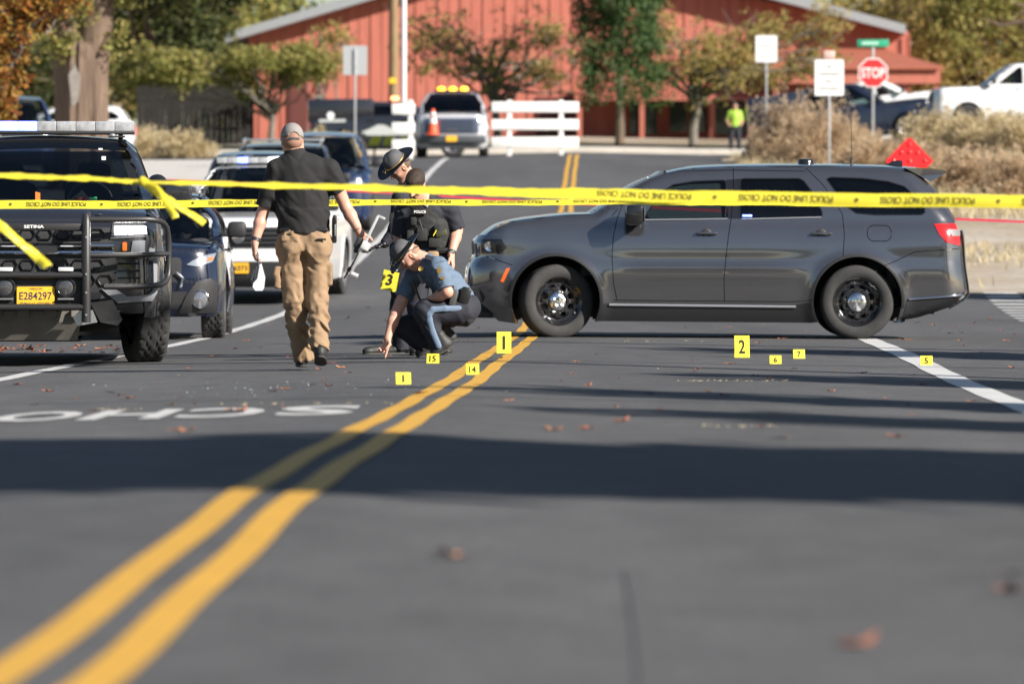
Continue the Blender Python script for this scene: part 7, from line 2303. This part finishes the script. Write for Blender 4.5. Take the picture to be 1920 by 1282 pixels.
def on_ground(a, b):
    Y = 50.0
    for _ in range(12):
        X = px(a, Y); Y = .35 * Y + .65 * FPX * (HC - G(X, Y)) / (b - HY)
    return px(a, Y), Y
M_mark = mk('marker_yellow_plastic', (.80, .70, .055), rough=.45, var=.05)
def marker(a, b, wpx, hpx, txt, label, rz=0.0, narrow=.5):
    X, Y = on_ground(a, b); s_ = FPX / Y; w, h = wpx / s_, hpx / s_
    root = empty('evidence_marker', (X, Y, G(X, Y)), rz, label, 'marker', 'yellow evidence markers')
    dp = h * .42; th = .003
    def panel(sg):
        return MB().add([(-w / 2, sg * dp, 0), (w / 2, sg * dp, 0), (w / 2, 0, h), (-w / 2, 0, h), (-w / 2, sg * (dp - th * 2), 0), (w / 2, sg * (dp - th * 2), 0), (w / 2, 0, h - th * 2), (-w / 2, 0, h - th * 2)],
                        [(0, 1, 2, 3), (5, 4, 7, 6), (0, 4, 5, 1), (1, 5, 6, 2), (3, 2, 6, 7), (0, 3, 7, 4)])
    f = panel(-1).build('front_panel', M_mark, root, False)
    panel(1).build('back_panel', M_mark, root, False)
    mb = MB(); k = dp / h
    fn = lambda u, v: (u, -dp * (1 - (h * .5 + v) / h) - .004, h * .5 + v)
    put_text(mb, txt, fn, w=w * narrow, h=h * .62, bold=.012)
    mb.build('number', M_print, f, False)
marker(945, 662, 27, 40, '1', 'tall yellow evidence marker numbered 1 on the double yellow line', narrow=.17)
marker(1391, 670, 28, 41, '2', 'tall yellow evidence marker numbered 2 in the right lane', narrow=.42)
marker(756, 720, 28, 22, '1', 'small yellow evidence marker numbered 1 left of the double line', .1, .14)
marker(812, 681, 23, 18, '15', 'small yellow evidence marker numbered 15 by the crouching trooper\'s boot', -.1, .52)
marker(886, 702, 24, 20, '14', 'small yellow evidence marker numbered 14 between the yellow lines', .05, .55)
marker(1454, 682, 22, 16, '6', 'small yellow evidence marker numbered 6 lying in a strip of shade', .0, .28)
marker(1498, 672, 22, 17, '7', 'small yellow evidence marker numbered 7 right of marker 6', .05, .28)
marker(1737, 685, 23, 18, '5', 'small yellow evidence marker numbered 5 beyond the right white line', -.05, .28)
def held_marker():
    Y = 48.52
    root = empty('evidence_marker', (px(731, Y), Y, pz(526, Y)), 0, 'yellow evidence marker numbered 3 held tilted above the road', 'marker', 'yellow evidence markers')
    root.rotation_euler = (R(6), R(13), R(-8))
    w, h = .135, .165
    for sg in (-1, 1):
        f = MB().add([(-w / 2, sg * .03, -h / 2), (w / 2, sg * .03, -h / 2), (w / 2, 0, h / 2), (-w / 2, 0, h / 2), (-w / 2, sg * .025, -h / 2), (w / 2, sg * .025, -h / 2), (w / 2, 0, h / 2 - .005), (-w / 2, 0, h / 2 - .005)],
                     [(0, 1, 2, 3), (5, 4, 7, 6), (0, 4, 5, 1), (1, 5, 6, 2), (0, 3, 7, 4)]).build('front_panel' if sg < 0 else 'back_panel', M_mark, root, False)
        if sg < 0:
            mb = MB(); put_text(mb, '3', lambda u, v: (u, -.015 + (v / h) * .03 - .004, v + .01), w=w * .36, h=h * .55, bold=.012); mb.build('number', M_print, f, False)
held_marker()

# ---- barrier tape
M_tape = mk('yellow_tape', (.76, .66, .05), rough=.35, var=.12, vscale=3)
_t = M_tape.node_tree; _b = _t.nodes['Principled BSDF']; _tr = _t.nodes.new('ShaderNodeBsdfTranslucent'); _tr.inputs[0].default_value = (.8, .72, .03, 1)
_mx = _t.nodes.new('ShaderNodeMixShader'); _mx.inputs[0].default_value = .22
_t.links.new(_b.outputs[0], _mx.inputs[1]); _t.links.new(_tr.outputs[0], _mx.inputs[2]); _t.links.new(_mx.outputs[0], _t.nodes['Material Output'].inputs[0])
M_tapeink = mk('tape_ink', (.10, .09, .012), rough=.5)
M_redtape = mk('red_tape', (.42, .03, .055), rough=.45)
def tape(name, pts, width, mat, label, text=None, period=.79, tlen=.53, t0=0.0, trange=None, thfrac=.5, group=None):
    """pts: (col,row,Y,tilt degrees[,width scale]); strip with the given tilt about its own line"""
    A = np.array([[px(a, Y), Y, pz(b, Y), t] for a, b, Y, t in pts])
    C = catmull(A, 14)
    P, T = C[:, :3].copy(), -np.radians(C[:, 3])
    q_ = np.arange(len(P)); sc_ = P[0, 1] / 40
    T = T + np.radians(7) * (np.sin(q_ * .9 + len(pts)) * np.sin(q_ * .23 + 1) + .5 * np.sin(q_ * 2.3))
    P[:, 2] += .0025 * np.sin(q_ * .37 + 2) * sc_
    d = np.gradient(P, axis=0); d /= np.linalg.norm(d, axis=1)[:, None]
    up = np.array([0, 0, 1.]) - d * d[:, 2:3]; up /= np.linalg.norm(up, axis=1)[:, None]
    sd = np.cross(d, up)
    acr = up * np.cos(T)[:, None] + sd * np.sin(T)[:, None]
    n = len(P); k = 5
    V = []
    nor = np.cross(d, acr)
    for j in range(k):
        v = (j / (k - 1) - .5)
        V.append(P + acr * width * v + nor * .004 * math.cos(v * 6))
    V = np.stack(V, 1).reshape(-1, 3)
    Fc = [(i * k + j, i * k + j + 1, (i + 1) * k + j + 1, (i + 1) * k + j) for i in range(n - 1) for j in range(k - 1)]
    root = empty(name, P[0], 0, label, 'tape', group)
    V = V - P[0]
    mesh_obj('strip', V, Fc, mat, root, True)
    if text:
        s_ = np.concatenate([[0], np.cumsum(np.linalg.norm(np.diff(P, axis=0), axis=1))])
        def at(u, v):
            u = np.clip(u, 0, s_[-1])
            p = np.array([np.interp(u, s_, P[:, i]) for i in range(3)]); a_ = np.array([np.interp(u, s_, acr[:, i]) for i in range(3)])
            nn = np.array([np.interp(u, s_, nor[:, i]) for i in range(3)])
            if nn[1] > 0: nn = -nn
            return p + a_ * v + nn * .0065 - P[0]
        u = t0
        while u < s_[-1] - tlen:
            if trange is None or trange[0] <= u <= trange[1]:
                mb = MB()
                put_text(mb, text, lambda a_, b_: at(u + a_, b_), w=tlen, h=width * thfrac, bold=.012, rot180=True)
                mb.build('tape_lettering', M_tapeink, root, False)
                mb = MB().add([at(u + tlen * .5 + (period - tlen) * .5 + .012 * math.cos(t), .012 * math.sin(t)) for t in np.linspace(0, 6.28, 9)[:-1]], [list(range(8))])
                mb.build('tape_mark', M_tapeink, root, False)
            u += period
    return root
TX = 'POLICE LINE DO NOT CROSS'
tape('police_tape', [(-420, 326, 32, 64), (-60, 327, 32, 66), (130, 332, 32, 67), (270, 339.5, 32, 72), (480, 345, 32, 67), (720, 352, 32, 60), (900, 358, 32, 53), (1100, 363, 32, 36), (1300, 369, 32, 20), (1600, 374, 32, 8), (1920, 378, 32, 6), (2400, 381, 32, 5)], .076, M_tape,
     'upper yellow police line tape strung across in front of the walking man', TX, .795, .53, .10, (4.3, 9))
tape('police_tape', [(-420, 385, 43.8, 12), (0, 384, 43.8, 22), (300, 382.5, 43.8, 30), (600, 379.5, 43.8, 45), (900, 379, 43.8, 52), (1200, 379, 43.8, 56), (1400, 379.5, 43.8, 50), (1800, 381, 43.8, 40), (2400, 384, 43.8, 30)], .070, M_tape,
     'lower yellow police line tape passing behind the walking man', TX, .70, .46, .05, None)
tape('police_tape', [(262, 336, 31.97, 15), (278, 350, 31.93, 0), (312, 372, 31.9, 20), (345, 392, 31.9, 45), (384, 418, 31.9, 30)], .043, M_tape, 'long loose tail of yellow tape hanging from the knot over the dark crossover')
tape('police_tape', [(266, 337, 31.95, 30), (290, 352, 31.9, 10), (308, 372, 31.85, 50), (322, 396, 31.82, 20), (330, 408, 31.8, 60)], .040, M_tape, 'short twisted tail of yellow tape hanging from the knot')
tape('police_tape', [(-90, 330, 31.0, 20), (-30, 400, 30.95, 10), (0, 422, 30.9, 25), (40, 455, 30.9, 40), (72, 483, 30.9, 20), (90, 500, 30.85, 60)], .052, M_tape, 'loose end of yellow tape drooping over the grille of the black pickup')
MB_k = MB().box((0, 0, 0), (.05, .03, .045), rot=(.3, .5, .2), bev=.014); MB_k.box((.012, -.01, -.012), (.045, .03, .04), rot=(.7, -.4, .1), bev=.012)
_kn = MB_k.build('tape_knot', M_tape, None); _kn.location = (px(268, 31.95), 31.95, pz(339, 31.95)); tag(_kn, 'bunched yellow knot joining the upper tape and its loose tails', 'knot')
tape('red_tape', [(-300, 318, 68, 25), (340, 340, 68, 30), (640, 357, 68, 55), (1000, 377, 68, 50), (1300, 392, 68, 40), (1900, 415, 68, 45), (2300, 428, 68, 40)], .042, M_redtape, 'thin red barrier tape stretched across behind the people')
for (a, Y, wh) in ((-420, 32, 'left end of the upper yellow'), (2400, 32, 'right end of the upper yellow'), (-420, 43.8, 'left end of the lower yellow'), (2400, 43.8, 'right end of the lower yellow'), (-300, 68, 'left end of the red'), (2300, 68, 'right end of the red')):
    X = px(a, Y); z0 = G(X, Y)
    r = empty('stake', (X, Y, z0), 0, 'wooden stake out of view at the %s tape' % wh, 'stake', 'stakes holding the tapes outside the picture')
    MB().box((0, .04, .85), (.05, .05, 1.75), bev=.005).build('post', M_bark2, r); MB().box((0, .04, .02), (.3, .3, .05), bev=.01).build('foot', M_blk, r)

# ---- fallen leaves
def leaf_meshes():
    out = []
    g = np.random.default_rng(3)
    cols = [(.33, .115, .05), (.26, .085, .04), (.40, .16, .07), (.21, .075, .04), (.30, .13, .06)]
    for k in range(7):
        n = 22; V = [(0, 0, .012)]; lob = g.integers(4, 7)
        for i in range(n):
            t = 2 * math.pi * i / n
            r_ = .5 * (.62 + .38 * abs(math.sin(lob * t / 2 + g.random() * .3))) * (1 + .2 * g.normal())
            cu = .10 + .20 * g.random()
            V.append((r_ * math.cos(t), r_ * .8 * math.sin(t), cu * (r_ / .5)**2 * (.4 + .6 * math.sin(t * 2 + k)**2)))
        V = np.array(V); V[:, 2] -= V[:, 2].min()
        Fc = [(0, i + 1, (i + 1) % n + 1) for i in range(n)]
        V = np.vstack([V, [(.45, 0, .03), (.75, .06, .06), (.75, .08, .06), (.45, .02, .03)]]); Fc.append((n + 1, n + 2, n + 3, n + 4))
        me = bpy.data.meshes.new('leaf'); me.from_pydata(V.tolist(), [], Fc)
        me.materials.append(mk('dead_leaf_%d' % k, cols[k % 5], rough=.8, var=.25, vscale=3)); me.update(); out.append(me)
    return out
LM = leaf_meshes()
def drop(X, Y, s, i):
    g = rng
    o = bpy.data.objects.new('fallen_leaf', LM[i % 7]); link(o)
    o.location = (X, Y, G(X, Y) + .005)
    o.scale = (s, s, s * (.22 + .5 * g.random())); o.rotation_euler = (g.normal() * .07, g.normal() * .07, g.random() * 6.28)
    return o
n = 0
known = [(725, 602), (690, 578), (600, 568), (650, 570), (487, 652), (540, 730), (585, 722), (655, 700), (1220, 740), (953, 752), (1105, 724), (1310, 693), (1372, 683), (1490, 692), (1620, 700), (1730, 722), (1560, 735), (1165, 790), (1430, 802), (1462, 822), (1680, 820), (1160, 792), (1100, 805), (1040, 808), (895, 692), (880, 640),
         (1465, 636), (1535, 634), (1690, 637), (1705, 638), (1800, 640), (1820, 608), (1750, 610), (1890, 640), (1790, 612), (1860, 600), (1720, 605), (1395, 612), (1255, 603), (1430, 610), (30, 722), (90, 735), (225, 742), (240, 748), (430, 770), (455, 771), (350, 810), (335, 807), (770, 712), (780, 740), (790, 738), (640, 690), (530, 605), (505, 610), (460, 640), (440, 655), (700, 560), (840, 565),
         (845, 1045), (1600, 1212), (1897, 1110), (1905, 1076)]
for a, b in known:
    X, Y = on_ground(a, b)
    tag(drop(X, Y, .055 + .055 * rng.random(), n), 'dry reddish brown leaf lying on the sunlit asphalt', 'leaf', 'fallen leaves scattered on the road'); n += 1
for i in range(95):
    a, b = rng.random() * 1920, 590 + 190 * rng.random() ** 1.3
    X, Y = on_ground(a, b)
    if Y > 75 or Y < 20: continue
    tag(drop(X, Y, .035 + .055 * rng.random(), n), 'dry reddish brown leaf lying on the sunlit asphalt', 'leaf', 'fallen leaves scattered on the road'); n += 1
for i in range(48):
    a, b = rng.random() ** 1.5 * 240 - 10, 648 + 14 * rng.random()
    X, Y = on_ground(a, b)
    tag(drop(X, Y, .07 + .07 * rng.random(), n), 'leaf in the drift under the black pickup', 'leaf', 'leaf drift under the black pickup'); n += 1
def specks():
    g = np.random.default_rng(9); V, Fc = [], []
    def chip(X, Y, s):
        z = G(X, Y); k = len(V); a = g.random() * 6.28
        for t in range(3): V.append((X + s * math.cos(a + 2.1 * t), Y + s * math.sin(a + 2.1 * t) * 1.6, z + .004 + .004 * g.random()))
        V.append((X, Y, z + s * (.8 + g.random()))); Fc.extend([(k, k + 1, k + 3), (k + 1, k + 2, k + 3), (k + 2, k, k + 3)])
    for i in range(150):
        X, Y = on_ground(g.normal() * 200 + 540, 728 + g.normal() * 9); chip(X, Y, .003 + .005 * g.random())
    for i in range(60):
        X, Y = on_ground(g.random() * 1920, 640 + 130 * g.random()); chip(X, Y, .002 + .005 * g.random())
    o = mesh_obj('glass_crumbs', V, Fc, mk('glass_crumb', (.42, .46, .46), rough=.15, coat=1), None)
    tag(o, 'tiny pale glass crumbs and grit scattered over the asphalt', 'debris', kind='stuff')
    V, Fc = [], []
    for (a0, a1, b, m) in ((1305, 1440, 714.5, 70), (1200, 1300, 640, 30), (1330, 1470, 800, 24), (170, 250, 768, 24), (420, 800, 758, 50)):
        for i in range(m // 2):
            X, Y = on_ground(a0 + (a1 - a0) * g.random() + g.normal() * 30, b + g.normal() * (1.0 + (b > 900) * 8)); t = g.random() * 3.14; s = .008 + .018 * g.random(); z = G(X, Y) + .005; k = len(V)
            dx, dy = s * math.cos(t), s * math.sin(t)
            V += [(X - dx, Y - dy, z), (X - dy * .12, Y + dx * .12, z + .004), (X + dx, Y + dy, z + .004), (X + dy * .12, Y - dx * .12, z)]; Fc.append((k, k + 1, k + 2, k + 3))
    o = mesh_obj('straw_litter', V, Fc, L_straw, None)
    tag(o, 'fine straw coloured needles blown in lines across the road', 'litter', kind='stuff')
specks()
